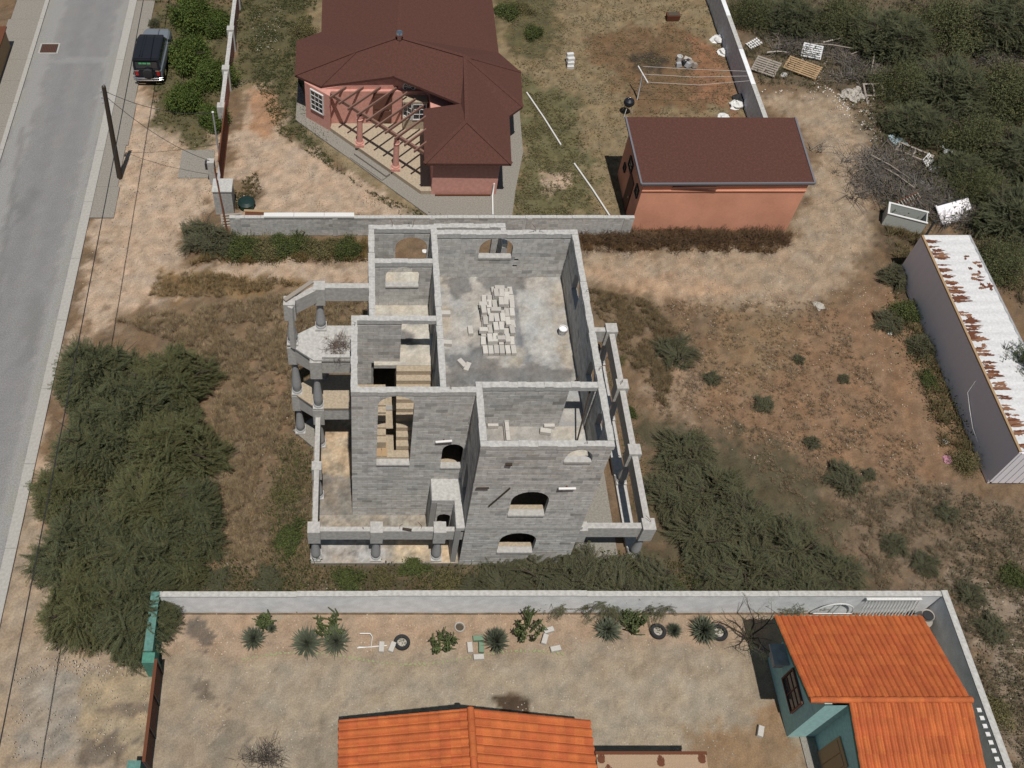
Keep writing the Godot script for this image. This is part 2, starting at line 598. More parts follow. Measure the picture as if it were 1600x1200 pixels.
func make_ground() -> void:
	var xs := PackedFloat32Array([-600, -200, -80, -40, -29])
	xs.append_array(steps(-23.5, 44.0, 0.19))
	for q in [50, 60, 90, 200, 600]: xs.append(q)
	var zs := PackedFloat32Array([-600, -250, -110, -75, -64])
	zs.append_array(steps(-58.5, -8.6, 0.19))
	for q in [-6.0, 5.0, 40.0, 200.0, 600.0]: zs.append(q)
	var sand := Color(0.538, 0.406, 0.299)
	var track := Color(0.419, 0.321, 0.228)
	var red := Color(0.288, 0.181, 0.110)
	var brown := Color(0.237, 0.168, 0.107)
	var straw := Color(0.292, 0.225, 0.134)
	var olive := Color(0.140, 0.122, 0.063)
	var burnt := Color(0.076, 0.058, 0.041)
	var bushland := Color(0.172, 0.133, 0.087)
	var litter := Color(0.119, 0.099, 0.060)
	var zones := [
		# left verge and the track that runs along the block wall
		[[-13.63, -47.90, -7.64, -45.05, -7.08, -38.84, -8.62, -36.48, -8.64, -33.38, -5.16, -34.02, 1.29, -34.24, 1.26, -32.32, -3.78, -32.11, -7.21, -31.61, -11.12, -30.40, -12.43, -28.91, -14.95, -27.78, -14.86, -18.82, -12.74, -8.72, -6.94, -8.72, -7.36, -13.89, -8.82, -13.38, -12.09, -15.19, -13.33, -19.11, -14.38, -26.31, -13.41, -29.30, -13.62, -38.84], sand, 0.5, 0.9],
		[[-15.31, -20.94, -13.67, -20.94, -11.16, -14.14, -7.63, -13.63, -7.28, -8.72, -14.11, -8.72, -16.66, -19.71], Color(0.420, 0.330, 0.241), 0.6, 0.9],
		[[-12.65, -12.88, -10.58, -12.88, -10.08, -9.82, -12.47, -9.60], Color(0.376, 0.328, 0.271), 0.15, 0.4],
		[[-10.58, -12.88, -7.81, -13.08, -7.48, -9.60, -10.06, -9.71], Color(0.431, 0.347, 0.237), 0.06, 0.1],
		[[-10.05, -10.39, -7.59, -10.50, -7.55, -9.82, -9.95, -9.71], Color(0.218, 0.179, 0.140), 0.08, 0.5],
		[[-10.00, -11.55, -7.75, -11.79, -7.70, -11.43, -9.96, -11.24], Color(0.262, 0.211, 0.158), 0.04, 0.3],
		[[-12.97, -56.14, -7.70, -56.14, -7.73, -43.96, -9.14, -41.84, -11.57, -44.50], olive, 0.5, 0.7],
		# dry grass beside the house
		[[-11.69, -30.08, -8.12, -31.29, -3.46, -31.90, 1.26, -32.11, 1.12, -22.87, -0.52, -16.82, -4.59, -15.99, -6.63, -15.99, -6.45, -22.87, -6.58, -27.78], brown, 0.5, 1.0],
		[[-5.08, -27.78, -2.39, -27.78, -1.95, -22.21, -3.28, -20.94, -5.05, -22.87], Color(0.258, 0.174, 0.108), 0.7, 1.0],
		[[-9.89, -33.16, -4.45, -32.86, -2.84, -32.32, -6.88, -31.49, -10.34, -31.61], Color(0.257, 0.174, 0.087), 0.3, 0.6],
		[[-3.38, -23.20, 0.00, -17.38, 14.04, -17.38, 14.97, -15.72, -8.11, -15.59, -6.71, -16.82, -3.64, -17.38], litter, 0.5, 1.0],
		[[-6.76, -17.38, -3.15, -17.95, -1.04, -17.09, -1.53, -15.86, -6.87, -15.86], Color(0.202, 0.145, 0.096), 0.5, 0.9],
		# the neighbour's garden
		[[-7.82, -58.96, 22.87, -58.96, 23.21, -44.78, 13.93, -36.48, 2.66, -36.71, -4.31, -43.96, -7.00, -47.31], straw, 0.4, 0.6],
		[[-7.82, -58.96, -2.49, -58.96, -3.39, -48.49, -2.86, -43.42, 0.00, -39.33, 4.32, -36.71, 2.66, -36.71, -4.66, -43.69, -5.99, -47.90, -7.04, -47.90], olive, 0.4, 0.8],
		[[9.09, -58.24, 12.39, -58.24, 12.49, -52.17, 10.35, -50.30, 8.59, -52.17], olive, 0.6, 1.0],
		[[9.09, -49.08, 12.51, -46.17, 12.60, -38.84, 11.30, -36.71, 7.98, -36.71, 8.97, -41.84], Color(0.168, 0.153, 0.079), 0.6, 1.2],
		[[13.27, -52.17, 19.76, -53.46, 21.85, -50.30, 21.21, -45.61, 16.00, -45.05, 14.97, -47.90], Color(0.214, 0.135, 0.076), 0.7, 1.3],
		[[16.34, -50.61, 17.74, -50.92, 18.54, -49.99, 17.75, -48.78, 16.48, -49.08], burnt, 0.3, 0.5],
		[[20.30, -52.17, 21.85, -50.30, 21.46, -45.05, 19.61, -46.74], Color(0.309, 0.165, 0.095), 0.4, 0.8],
		[[-6.95, -43.15, -6.27, -47.61, -5.24, -47.90, -4.61, -45.61, -4.10, -43.15, -1.40, -41.07, 1.36, -38.84, 3.00, -36.94, -6.48, -36.71, -7.08, -38.84], sand, 0.35, 0.7],
		[[-6.33, -47.31, -4.84, -47.31, -4.36, -45.05, -4.99, -43.15, -6.04, -43.96], Color(0.452, 0.268, 0.162), 0.3, 0.4],
		[[-6.84, -39.33, -5.54, -40.32, -5.11, -38.84, -6.03, -37.41, -6.87, -37.41], brown, 0.3, 0.6],
		[[10.04, -40.42, 11.42, -40.32, 10.89, -38.84, 9.87, -38.84], sand, 0.2, 0.5],
		# the track round the shed and the lot behind
		[[11.44, -36.48, 22.37, -35.80, 21.38, -34.46, 11.20, -34.59], Color(0.152, 0.096, 0.057), 0.3, 0.5],
		[[11.18, -34.46, 21.87, -35.12, 24.87, -40.82, 24.73, -45.05, 23.31, -46.74, 27.17, -47.31, 29.28, -45.05, 28.35, -40.82, 25.37, -34.24, 23.10, -31.29, 19.99, -30.08, 16.77, -30.88, 13.83, -31.90, 10.77, -32.53], track, 0.6, 0.9],
		[[11.52, -33.38, 17.19, -32.95, 18.60, -32.11, 16.46, -30.88, 12.58, -31.90], Color(0.501, 0.350, 0.234), 0.5, 0.7],
		[[11.03, -32.11, 14.05, -31.29, 15.23, -29.30, 13.83, -24.89, 12.56, -27.78, 11.07, -30.08], brown, 0.5, 0.9],
		[[14.55, -28.91, 16.74, -27.78, 15.29, -23.53, 13.19, -22.87, 12.91, -26.31], Color(0.350, 0.249, 0.170), 0.5, 1.1],
		[[16.14, -27.78, 23.10, -31.29, 26.74, -32.95, 27.12, -29.30, 27.34, -23.20, 24.94, -20.32, 20.40, -21.57, 16.70, -23.53, 15.27, -24.89], red, 0.8, 1.3],
		[[17.70, -30.88, 21.53, -30.08, 18.78, -26.31, 16.43, -26.31], Color(0.281, 0.193, 0.114), 0.8, 1.3],
		[[12.62, -24.55, 16.70, -23.53, 21.05, -20.94, 21.66, -16.82, 20.85, -15.86, 11.19, -15.86], litter, 0.6, 1.2],
		[[20.23, -20.94, 25.15, -20.94, 27.95, -19.71, 25.94, -8.72, 22.76, -8.72, 23.01, -15.45, 20.90, -15.99], Color(0.223, 0.162, 0.109), 0.8, 1.3],
		[[23.99, -16.82, 27.30, -15.45, 25.94, -8.72, 23.67, -8.72], Color(0.326, 0.255, 0.190), 0.6, 1.2],
		# under the scrub at the back right
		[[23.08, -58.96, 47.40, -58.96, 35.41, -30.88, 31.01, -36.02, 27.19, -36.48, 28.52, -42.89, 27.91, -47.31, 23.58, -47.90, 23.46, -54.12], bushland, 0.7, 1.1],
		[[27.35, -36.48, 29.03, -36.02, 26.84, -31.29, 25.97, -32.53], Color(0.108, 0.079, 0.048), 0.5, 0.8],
	]
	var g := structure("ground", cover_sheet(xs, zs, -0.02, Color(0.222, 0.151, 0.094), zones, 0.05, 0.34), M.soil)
	g.set_meta("label", "bare sandy soil with dry grass and tracks")
	# the front plot inside the white wall
	var yard_zones := [
		[[-7.70, -15.32, 16.40, -15.32, 15.83, -14.01, 8.40, -13.89, 4.90, -13.38, 0.98, -13.51, -4.89, -13.25, -7.50, -13.63], Color(0.438, 0.322, 0.229), 0.3, 0.5],
		[[-3.91, -13.25, 14.43, -13.25, 13.43, -8.72, -3.64, -8.72], Color(0.413, 0.346, 0.261), 0.7, 0.9],
		[[12.18, -10.50, 16.05, -11.91, 15.47, -8.72, 11.83, -8.72], Color(0.323, 0.220, 0.134), 0.4, 0.7],
		[[-6.23, -14.53, -5.51, -14.79, -5.31, -13.89, -5.89, -13.51], Color(0.205, 0.167, 0.134), 0.03, 0.7],
		[[-6.02, -12.27, -5.05, -12.15, -5.01, -11.67, -5.97, -11.67], Color(0.239, 0.192, 0.146), 0.03, 0.6],
		[[-5.39, -10.50, -4.47, -10.73, -4.29, -9.82, -5.19, -9.60], Color(0.294, 0.247, 0.188), 0.05, 0.8],
		[[5.03, -11.91, 5.76, -12.03, 6.46, -11.79, 6.28, -11.24, 5.46, -11.31], Color(0.099, 0.068, 0.045), 0.06, 0.15],
		[[-1.88, -10.73, -0.47, -11.20, -0.46, -8.72, -2.05, -8.72], Color(0.320, 0.270, 0.208), 0.2, 0.8],
	]
	var y := structure("yard", cover_sheet(steps(-7.5, 22.0, 0.15), steps(-15.15, -7.0, 0.15), 0.05, Color(0.382, 0.312, 0.232), yard_zones, 0.02, 0.26), M.yard)
	y.set_meta("label", "trodden sand and gravel yard inside the white wall")


func make_road() -> void:
	var s := Shape.new()
	var road := cover_sheet(steps(-19.5, -14.45, 0.22), steps(-66.0, -2.0, 0.3), 0.05, Color(0.76, 0.76, 0.765), [
		[[-19.5, -66, -18.5, -66, -18.4, -2, -19.5, -2], Color(1.05, 1.02, 0.98), 0.2, 0.3],
		[[-15.0, -66, -14.4, -66, -14.4, -2, -15.0, -2], Color(1.05, 1.02, 0.98), 0.15, 0.2],
		[[-17.6, -66, -16.9, -66, -16.7, -2, -17.4, -2], Color(0.70, 0.70, 0.72), 0.2, 0.3],
		[[-16.2, -66, -15.6, -66, -15.6, -2, -16.2, -2], Color(0.72, 0.72, 0.74), 0.2, 0.3],
		[[-19.5, -50.1, -14.4, -50.3, -14.4, -49.9, -19.5, -49.7], Color(0.95, 0.95, 0.95), 0.04, 0.05, 0.6],
		[[-19.0, -44, -18.7, -44, -17.0, -26, -16.6, -12, -16.75, -12, -17.2, -26], Color(0.6, 0.6, 0.6), 0.03, 0.06, 0.7],
		[[-16.5, -23.6, -16.3, -23.6, -16.3, -23.35, -16.5, -23.35], Color(0.3, 0.3, 0.3), 0.03, 0.05],
		[[-17.9, -38, -17.2, -39, -17.0, -37, -17.7, -36.4], Color(0.62, 0.62, 0.63), 0.1, 0.3],
		[[-16.0, -31, -15.4, -32, -15.2, -28, -15.8, -27.4], Color(0.66, 0.66, 0.66), 0.1, 0.3],
		[[-14.75, -66, -14.45, -66, -14.45, -2, -14.7, -2], Color(1.12, 1.0, 0.86), 0.06, 0.35],
		[[-19.5, -66, -19.2, -66, -19.25, -2, -19.5, -2], Color(1.1, 1.0, 0.87), 0.06, 0.35],
	], 0.0, 0.06)
	structure("road", road, M.asphalt)
	for z in range(-66, -2, 4):
		s.slab(-14.45, -13.98, -0.1, 0.10, z + 0.01, z + 3.99)
	structure("kerb", s, M.kerb)
	s = Shape.new()
	for z in range(-66, -2, 4):
		s.slab(-19.75, -19.5, -0.1, 0.14, z + 0.01, z + 3.99)
	structure("kerb", s, M.kerb)
	s = Shape.new()
	for z in range(-66, -8, 2):
		s.slab(-21.6 + nz.get_noise_1d(z) * 0.5, -19.755, -0.1, 0.09, z + 0.006, z + 1.994)
	structure("pavement", s, M.pavement)
	s = Shape.new()
	var k := 0
	for q in [[-56.0, -53.0], [-52.99, -49.5], [-49.49, -46.0], [-45.99, -42.5], [-42.49, -39.2], [-39.19, -36.9]]:
		s.slab(-13.975, -12.85 + 0.12 * (k % 2), -0.1, 0.06, q[0], q[1])
		k += 1
	structure("pavement", s, M.pavement)
	s = Shape.new()
	s.slab(-9.7, -7.9, -0.1, 0.03, -42.1, -39.9)
	structure("driveway", s, M.pavement)
	var t := thing("drain_grate", "rusty square drain grate set in the street surface", "drain grate", Vector3(-18.65, 0.05, -51.1))
	s = Shape.new()
	for q in [[-0.55, 0], [0.55, 0]]:
		s.box(Vector3(q[0], 0.01, 0), Vector3(0.1, 0.03, 1.0))
	for q in [-0.47, 0.47]:
		s.box(Vector3(0, 0.011, q), Vector3(1.0, 0.028, 0.1))
	obj("frame", s, M.kerb, t)
	s = Shape.new()
	s.box(Vector3(0, 0.004, 0), Vector3(0.98, 0.006, 0.82))
	obj("sump", s, M.dark_metal, t)
	for i in 9:
		s = Shape.new()
		s.box(Vector3(-0.4 + i * 0.1, 0.014, 0), Vector3(0.045, 0.02, 0.82))
		obj("grate_bar", s, M.rust, t)


# ------------------------------------------------------------------ the unfinished block house
var TOP := 9.1
var FLOOR := 6.6

func ring(parent: Node3D, a: Vector2, b: Vector2, y := 9.1) -> void:
	# the cast ring beam on a wall, its top left rough
	var s := Shape.new()
	var n := maxi(2, int(a.distance_to(b) / 0.3))
	var side := Vector3(-(b - a).normalized().y, 0, (b - a).normalized().x)
	for i in n:
		var p := a.lerp(b, float(i) / n)
		var q := a.lerp(b, float(i + 1) / n)
		var w := 0.115 + rng.randf_range(-0.012, 0.012)
		var y0 := y - 0.22
		var h0 := y + rng.randf_range(-0.024, 0.016)
		var p3 := Vector3(p.x, 0, p.y)
		var q3 := Vector3(q.x, 0, q.y)
		var r := []
		for yy in [y0, h0]:
			for k in [p3 - side * w, p3 + side * w, q3 + side * w, q3 - side * w]:
				r.append(k + Vector3.UP * yy)
		s.hexa(r)
	obj("ring_beam", s, M.ring, parent)


func column(parent: Node3D, at: Vector3, top: float) -> void:
	# a swelling cast column on a square plinth, up to the height top
	var s := Shape.new()
	var h := top - at.y
	var w := h / 1.65
	s.lathe(at, [[0.0, 0.1], [0.19, 0.1], [0.205, 0.13], [0.19, 0.17], [0.15, 0.19], [0.165, 0.24], [0.195, 0.36 * w], [0.2, 0.46 * w], [0.185, 0.64 * w], [0.155, 0.92 * w], [0.125, 1.24 * w], [0.108, 1.46 * w], [0.12, 1.5 * w], [0.145, 1.53 * w], [0.145, 1.58 * w], [0.11, 1.6 * w], [0.11, h]], 20)
	var o := obj("column", s, M.column, parent)
	s = Shape.new()
	s.box(at + Vector3(0, 0.05, 0), Vector3(0.44, 0.1, 0.44))
	obj("plinth", s, M.ring, o)


func cube(parent: Node3D, at: Vector2, y0: float, y1: float, w := 0.48) -> void:
	var s := Shape.new()
	s.box(Vector3(at.x, (y0 + y1) / 2, at.y), Vector3(w, y1 - y0, w))
	obj("column_head", s, M.beam, parent)


func beam_between(parent: Node3D, a: Vector2, b: Vector2, y0: float, y1: float, w := 0.2) -> void:
	var s := Shape.new()
	s.bar(Vector3(a.x, (y0 + y1) / 2, a.y), Vector3(b.x, (y0 + y1) / 2, b.y), w, y1 - y0)
	obj("beam", s, M.beam, parent)


func make_house() -> void:
	var h := thing("unfinished_house", "unfinished roofless grey concrete block house with arched openings in the middle of the plot", "house")
	var loose := Shape.new()
	var B := TOP - 0.22
	budget = 300
	# front room: front wall first, its blocks show largest
	block_wall(h, Vector2(4.06, -17.42), Vector2(8.45, -17.42), 0.0, B, 0.2, [arch(1.42, 2.83, 1.2, 2.8, 0.62), arch(1.47, 2.83, 4.3, 6.02, 0.66), arch(2.9, 3.84, 8.12, B - 0.02, 0.6)], [1], loose, true)
	block_wall(h, Vector2(-0.25, -19.61), Vector2(4.055, -19.61), 0.0, B, 0.2, [arch(0.94, 2.21, 4.3, B - 0.05, 0.55), arch(3.4, 4.2, 4.05, 5.7, 0.42)], [1], loose)
	block_wall(h, Vector2(4.16, -19.92), Vector2(4.16, -17.525), 0.0, B, 0.2, [arch(0.85, 1.6, 3.2, 5.3, 0.3)], [1, -1], loose)
	block_wall(h, Vector2(-0.15, -22.68), Vector2(-0.15, -19.715), 0.0, B, 0.2, [], [1, -1], loose)
	block_wall(h, Vector2(-0.25, -22.785), Vector2(2.83, -22.785), 0.0, B, 0.2, [rect(1.83, 3.05, FLOOR - 0.05, B), rect(0.75, 1.68, 3.3, 6.5)], [1, -1], loose)
	block_wall(h, Vector2(0.4, -25.585), Vector2(2.83, -25.585), 3.0, B, 0.2, [arch(0.65, 1.95, 7.75, B - 0.03, 0.5)], [1, -1], loose)
	block_wall(h, Vector2(0.5, -27.25), Vector2(0.5, -22.89), 0.0, B, 0.2, [], [1], loose)
	block_wall(h, Vector2(0.4, -27.36), Vector2(3.03, -27.36), 0.0, B, 0.2, [arch(1.07, 2.34, 7.0, 8.62, 0.55)], [1, -1], loose)
	block_wall(h, Vector2(2.93, -27.25), Vector2(2.93, -19.715), 3.0, B, 0.2, [rect(3.25, 4.1, FLOOR, B), rect(5.0, 5.75, FLOOR, B), rect(1.0, 1.6, FLOOR, 8.6)], [1, -1], loose)
	block_wall(h, Vector2(3.035, -27.08), Vector2(8.5, -27.08), 0.0, B, 0.2, [arch(1.74, 3.06, 7.76, B - 0.03, 0.55), rect(3.2, 3.36, 7.55, 7.68), rect(3.16, 3.34, 7.2, 7.32)], [1, -1], loose)
	block_wall(h, Vector2(8.4, -26.975), Vector2(8.4, -17.525), 0.0, B, 0.2, [arch(1.6, 2.75, 7.75, B - 0.03, 0.45), arch(5.75, 6.75, 7.75, B - 0.03, 0.45), arch(8.0, 8.75, 7.9, B - 0.03, 0.4)], [1, -1], loose)
	block_wall(h, Vector2(4.265, -19.82), Vector2(8.295, -19.82), 3.0, B, 0.2, [rect(3.05, 3.95, FLOOR, B)], [1, -1], loose)
	# a lower wall behind the main room and its return
	block_wall(h, Vector2(3.03, -28.2), Vector2(5.9, -28.2), 0.0, 8.1, 0.2, [arch(1.75, 2.4, 6.6, 7.95, 0.3)], [1, -1], loose)
	block_wall(h, Vector2(5.8, -28.095), Vector2(5.8, -27.185), 0.0, 8.1, 0.2, [], [1, -1], loose)
	ring(h, Vector2(3.03, -28.2), Vector2(5.9, -28.2), 8.32)
	ring(h, Vector2(5.8, -28.085), Vector2(5.8, -27.2), 8.32)
	tag(obj("block_courses", loose, M.block, h), "", "", "", "stuff")
	for r in [[4.05, -17.42, 8.5, -17.42], [-0.26, -19.61, 4.05, -19.61], [4.16, -19.93, 4.16, -17.54], [-0.15, -22.67, -0.15, -19.73], [-0.26, -22.785, 2.82, -22.785], [0.61, -25.585, 2.82, -25.585], [0.5, -27.24, 0.5, -22.9], [0.39, -27.36, 3.04, -27.36], [2.93, -27.24, 2.93, -19.73], [3.05, -27.08, 8.51, -27.08], [8.4, -26.96, 8.4, -17.54], [4.28, -19.82, 8.28, -19.82]]:
		ring(h, Vector2(r[0], r[1]), Vector2(r[2], r[3]))
	# smooth cast bands at the upper floors
	var s := Shape.new()
	s.slab(4.05, 8.51, 3.1, 3.3, -17.325, -17.306)
	obj("floor_band", s, M.beam, h)
	s = Shape.new()
	s.slab(4.05, 8.51, 6.42, 6.6, -17.325, -17.308)
	obj("floor_band", s, M.beam, h)
	s = Shape.new()
	s.slab(-0.26, 2.84, 3.05, 3.3, -19.515, -19.494)
	obj("floor_band", s, M.beam, h)
	# floors
	var pale := Color(0.35, 0.34, 0.325)
	var tan := Color(0.39, 0.355, 0.305)
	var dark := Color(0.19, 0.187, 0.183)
	var stains := [
		[[3.40, -27.07, 3.66, -27.07, 3.52, -21.62, 3.18, -21.62], tan, 0.15, 0.3],
		[[4.58, -27.07, 5.23, -27.07, 4.45, -23.29, 3.46, -23.29], Color(0.39, 0.375, 0.35), 0.2, 0.25],
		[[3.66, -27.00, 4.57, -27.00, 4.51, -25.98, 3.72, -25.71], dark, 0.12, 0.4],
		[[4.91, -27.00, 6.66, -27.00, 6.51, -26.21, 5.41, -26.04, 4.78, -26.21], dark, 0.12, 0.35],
		[[6.51, -26.18, 7.49, -26.18, 8.07, -22.52, 6.76, -22.82, 6.27, -24.72], Color(0.40, 0.395, 0.38), 0.1, 0.12],
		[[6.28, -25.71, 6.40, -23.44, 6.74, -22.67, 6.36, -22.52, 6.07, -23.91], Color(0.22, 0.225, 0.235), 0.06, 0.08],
		[[7.68, -26.73, 8.33, -26.73, 8.11, -21.91, 7.57, -22.82, 7.58, -24.72], tan, 0.2, 0.4],
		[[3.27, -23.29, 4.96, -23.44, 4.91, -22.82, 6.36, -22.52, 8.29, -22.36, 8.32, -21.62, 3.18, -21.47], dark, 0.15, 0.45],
		[[5.69, -23.29, 6.31, -23.29, 6.22, -22.36, 5.61, -22.36], Color(0.36, 0.315, 0.25), 0.15, 0.3, 0.7],
	]
	var f := obj("floor", cover_sheet(steps(3.03, 8.3, 0.09), steps(-26.98, -19.92, 0.09), FLOOR, pale, stains, 0.004, 0.3), M.floor_concrete, h)
	f.set_meta("label", "stained bare concrete floor of the main room")
	obj("floor", cover_sheet(steps(4.26, 8.3, 0.1), steps(-19.92, -17.52, 0.1), FLOOR - 0.006, Color(0.33, 0.32, 0.305), [[[7.0, -20, 8.2, -20, 8.2, -17.5, 7.1, -17.5], Color(0.46, 0.435, 0.39), 0.2, 0.3]], 0.003, 0.3), M.floor_concrete, h)
	obj("floor", cover_sheet(steps(0.6, 2.83, 0.1), steps(-27.26, -22.49, 0.1), FLOOR - 0.003, Color(0.47, 0.44, 0.385), [[[0.7, -24.4, 2.0, -24.4, 2.0, -23.6, 0.7, -23.6], dark, 0.2, 0.4]], 0.003, 0.3), M.floor_concrete, h)
	s = Shape.new()
	s.slab(3.03, 8.3, FLOOR - 0.2, FLOOR - 0.02, -26.98, -19.72)
	s.slab(4.26, 8.3, FLOOR - 0.2, FLOOR - 0.021, -19.715, -17.53)
	obj("slab", s, M.beam, h)
	s = Shape.new()
	s.slab(0.6, 2.83, FLOOR - 0.2, FLOOR - 0.02, -27.26, -22.5)
	obj("slab", s, M.beam, h)
	s = Shape.new()
	s.slab(4.26, 8.3, 3.0, 3.2, -26.98, -17.53)
	s.slab(3.03, 4.05, 3.0, 3.2, -26.98, -19.72)
	s.slab(0.6, 2.83, 3.0, 3.2, -27.26, -22.9)
	s.slab(-0.05, 2.83, 3.0, 3.2, -22.68, -19.72)
	obj("slab", s, M.tan_concrete, h)
	s = Shape.new()
	s.slab(4.26, 8.3, 0.0, 0.15, -26.98, -17.53)
	obj("slab", s, M.tan_concrete, h)
	# the stair: eight steps down to a landing, and the lower flight beside the void
	for i in 9:
		s = Shape.new()
		var z := -22.5 + i * 0.27
		s.slab(1.45, 2.8, FLOOR - 0.5 - i * 0.24, FLOOR - 0.02 - i * 0.24, z + 0.002, z + 0.27)
		obj("stair_step", s, M.tan_concrete, h)
	s = Shape.new()
	s.slab(-0.04, 2.82, 4.2, 4.4, -20.05, -19.73)
	obj("landing", s, M.tan_concrete, h)
	for i in 8:
		s = Shape.new()
		s.slab(-0.04, 1.05, 4.45 + i * 0.11, 4.95 + i * 0.11, -20.06 - i * 0.27 - 0.268, -20.06 - i * 0.27)
		obj("stair_step", s, M.tan_concrete, h)
	for i in 2:
		s = Shape.new()
		s.bar(Vector3(0.78 + 0.22 * i, 4.46, -19.74), Vector3(0.78 + 0.22 * i, 4.55 + 0.03 * i, -20.3), 0.2, 0.03)
		obj("plank", s, M.wood, h)
	for q in [[5.44, 6.93, 1.05, 1.215, -17.72, -17.535], [5.46, 6.93, 4.15, 4.315, -17.72, -17.535]]:
		s = Shape.new()
		s.slab(q[0], q[1], q[2], q[3], q[4], q[5])
		obj("window_seat", s, M.tan_concrete, h)
	for q in [[0.69, 1.96, 4.22, 4.32, -19.72, -19.44], [3.16, 3.94, 3.97, 4.07, -19.72, -19.45], [5.485, 6.885, 1.1, 1.22, -17.53, -17.26], [5.535, 6.885, 4.2, 4.32, -17.53, -17.26], [6.965, 7.895, 8.03, 8.14, -17.53, -17.27], [1.055, 2.345, 7.68, 7.77, -25.69, -25.44], [4.78, 6.09, 7.68, 7.78, -27.19, -26.94]]:
		s = Shape.new()
		s.slab(q[0], q[1], q[2], q[3], q[4], q[5])
		obj("sill", s, M.beam, h)
	# the little entrance box between the front room and the stair
	s = Shape.new()
	s.slab(2.85, 4.05, 2.93, 3.13, -19.5, -18.55)
	s.slab(3.72, 4.05, 2.93, 3.129, -18.548, -17.35)
	obj("canopy_slab", s, M.ring, h)
	var box_loose := Shape.new()
	block_wall(h, Vector2(2.95, -19.5), Vector2(2.95, -18.55), 0.0, 2.92, 0.2, [], [1], box_loose)
	block_wall(h, Vector2(3.06, -18.66), Vector2(3.72, -18.66), 0.0, 2.92, 0.2, [arch(0.08, 0.6, 0.0, 2.0, 0.25)], [1], box_loose)
	block_wall(h, Vector2(3.82, -18.55), Vector2(3.82, -17.35), 0.0, 2.92, 0.2, [], [1], box_loose)
	tag(obj("block_courses", box_loose, M.block, h), "", "", "", "stuff")
	# ground-floor verandah: paved base, columns, heads and beams, left and front
	s = Shape.new()
	s.prism(poly([-1.95, -17.3, -1.95, -22.8, -2.9, -23.7, -1.75, -24.6, -0.25, -24.6, -0.255, -19.5, 4.05, -19.5, 4.05, -17.3]), -0.1, 0.15)
	obj("verandah_floor", s, M.pavement, h)
	obj("screed", cover_sheet(steps(-1.9, -0.27, 0.09), steps(-24.4, -19.5, 0.09), 0.156, Color(0.22, 0.195, 0.165), [[[-1.95, -24.5, -0.2, -24.5, -0.2, -21.6, -1.95, -21.3], Color(0.40, 0.31, 0.215), 0.15, 0.3]], 0.003, 0.5), M.floor_concrete, h)
	obj("screed", cover_sheet(steps(-1.9, 4.0, 0.09), steps(-19.48, -17.32, 0.09), 0.156, Color(0.30, 0.265, 0.22), [[[1.5, -18.4, 4, -18.4, 4, -17.3, 1.5, -17.3], Color(0.44, 0.36, 0.26), 0.15, 0.3], [[-2, -18.6, 1.2, -18.6, 1.2, -17.3, -2, -17.3], Color(0.34, 0.32, 0.30), 0.15, 0.3]], 0.003, 0.5), M.floor_concrete, h)
	for x in [-1.72, 0.7, 3.14]:
		column(h, Vector3(x, 0.15, -17.58), 1.85)
		cube(h, Vector2(x, -17.58), 1.85, 2.78)
	beam_between(h, Vector2(-1.48, -17.58), Vector2(0.46, -17.58), 1.92, 2.62)
	beam_between(h, Vector2(0.94, -17.58), Vector2(2.9, -17.58), 1.92, 2.62)
	beam_between(h, Vector2(3.38, -17.58), Vector2(4.05, -17.58), 1.92, 2.62)
	column(h, Vector3(-1.68, 0.15, -20.4), 1.85)
	cube(h, Vector2(-1.68, -20.4), 1.85, 2.66, 0.4)
	beam_between(h, Vector2(-1.68, -17.82), Vector2(-1.68, -20.2), 1.92, 2.62)
	beam_between(h, Vector2(-1.68, -20.6), Vector2(-1.68, -22.74), 1.92, 2.62)
	# three-level bay on the left
	var p1 := Vector2(-1.65, -22.97)
	var p2 := Vector2(-2.55, -23.68)
	var p4 := Vector2(-1.47, -24.42)
	for lv in [[0.15, 3.1], [3.15, 6.4]]:
		for p in [p1, p2, p4]:
			column(h, Vector3(p.x, lv[0], p.y), lv[1] - 1.05)
			cube(h, p, lv[1] - 1.05, lv[1] + 0.02, 0.46)
		var y1: float = lv[1]
		beam_between(h, p1 + Vector2(-0.14, -0.14), p2 + Vector2(0.14, 0.14), y1 - 0.9, y1 - 0.02, 0.24)
		beam_between(h, p2 + Vector2(0.16, -0.12), p4 + Vector2(-0.16, 0.12), y1 - 0.9, y1 - 0.02, 0.24)
		beam_between(h, p1 + Vector2(0.23, 0), Vector2(-0.26, p1.y), y1 - 0.8, y1 - 0.02, 0.24)
		beam_between(h, p4 + Vector2(0.23, 0), Vector2(0.39, p4.y), y1 - 0.8, y1 - 0.02, 0.24)
		s = Shape.new()
		s.prism(poly([-0.26, -22.8, -1.72, -22.8, -2.78, -23.62, -2.72, -23.86, -1.72, -24.5, 0.39, -24.5, 0.39, -22.9, -0.26, -22.9]), y1 + 0.025, y1 + 0.12)
		obj("balcony_slab", s, M.tan_concrete if y1 < 4 else M.ring, h)
	s = Shape.new()
	s.slab(-1.4, -0.27, 6.53, 6.68, -22.96, -22.82)
	obj("upstand", s, M.ring, h)
	for p in [p2, p4]:
		column(h, Vector3(p.x, 6.53, p.y), 8.1)
		cube(h, p, 8.1, 9.02, 0.44)
	beam_between(h, p4 + Vector2(0.22, 0), Vector2(0.39, p4.y), 8.25, 9.0, 0.24)
	beam_between(h, p2 + Vector2(0.17, -0.12), p4 + Vector2(-0.17, 0.12), 8.25, 8.98, 0.24)
	s = Shape.new()
	s.bar(Vector3(-2.52, 6.55, -23.4), Vector3(-2.5, 8.95, -23.44), 0.2, 0.12)
	obj("prop", s, M.beam, h)
	s = Shape.new()
	s.bar(Vector3(-2.72, 9.1, -23.62), Vector3(-1.72, 9.12, -24.52), 0.16, 0.06)
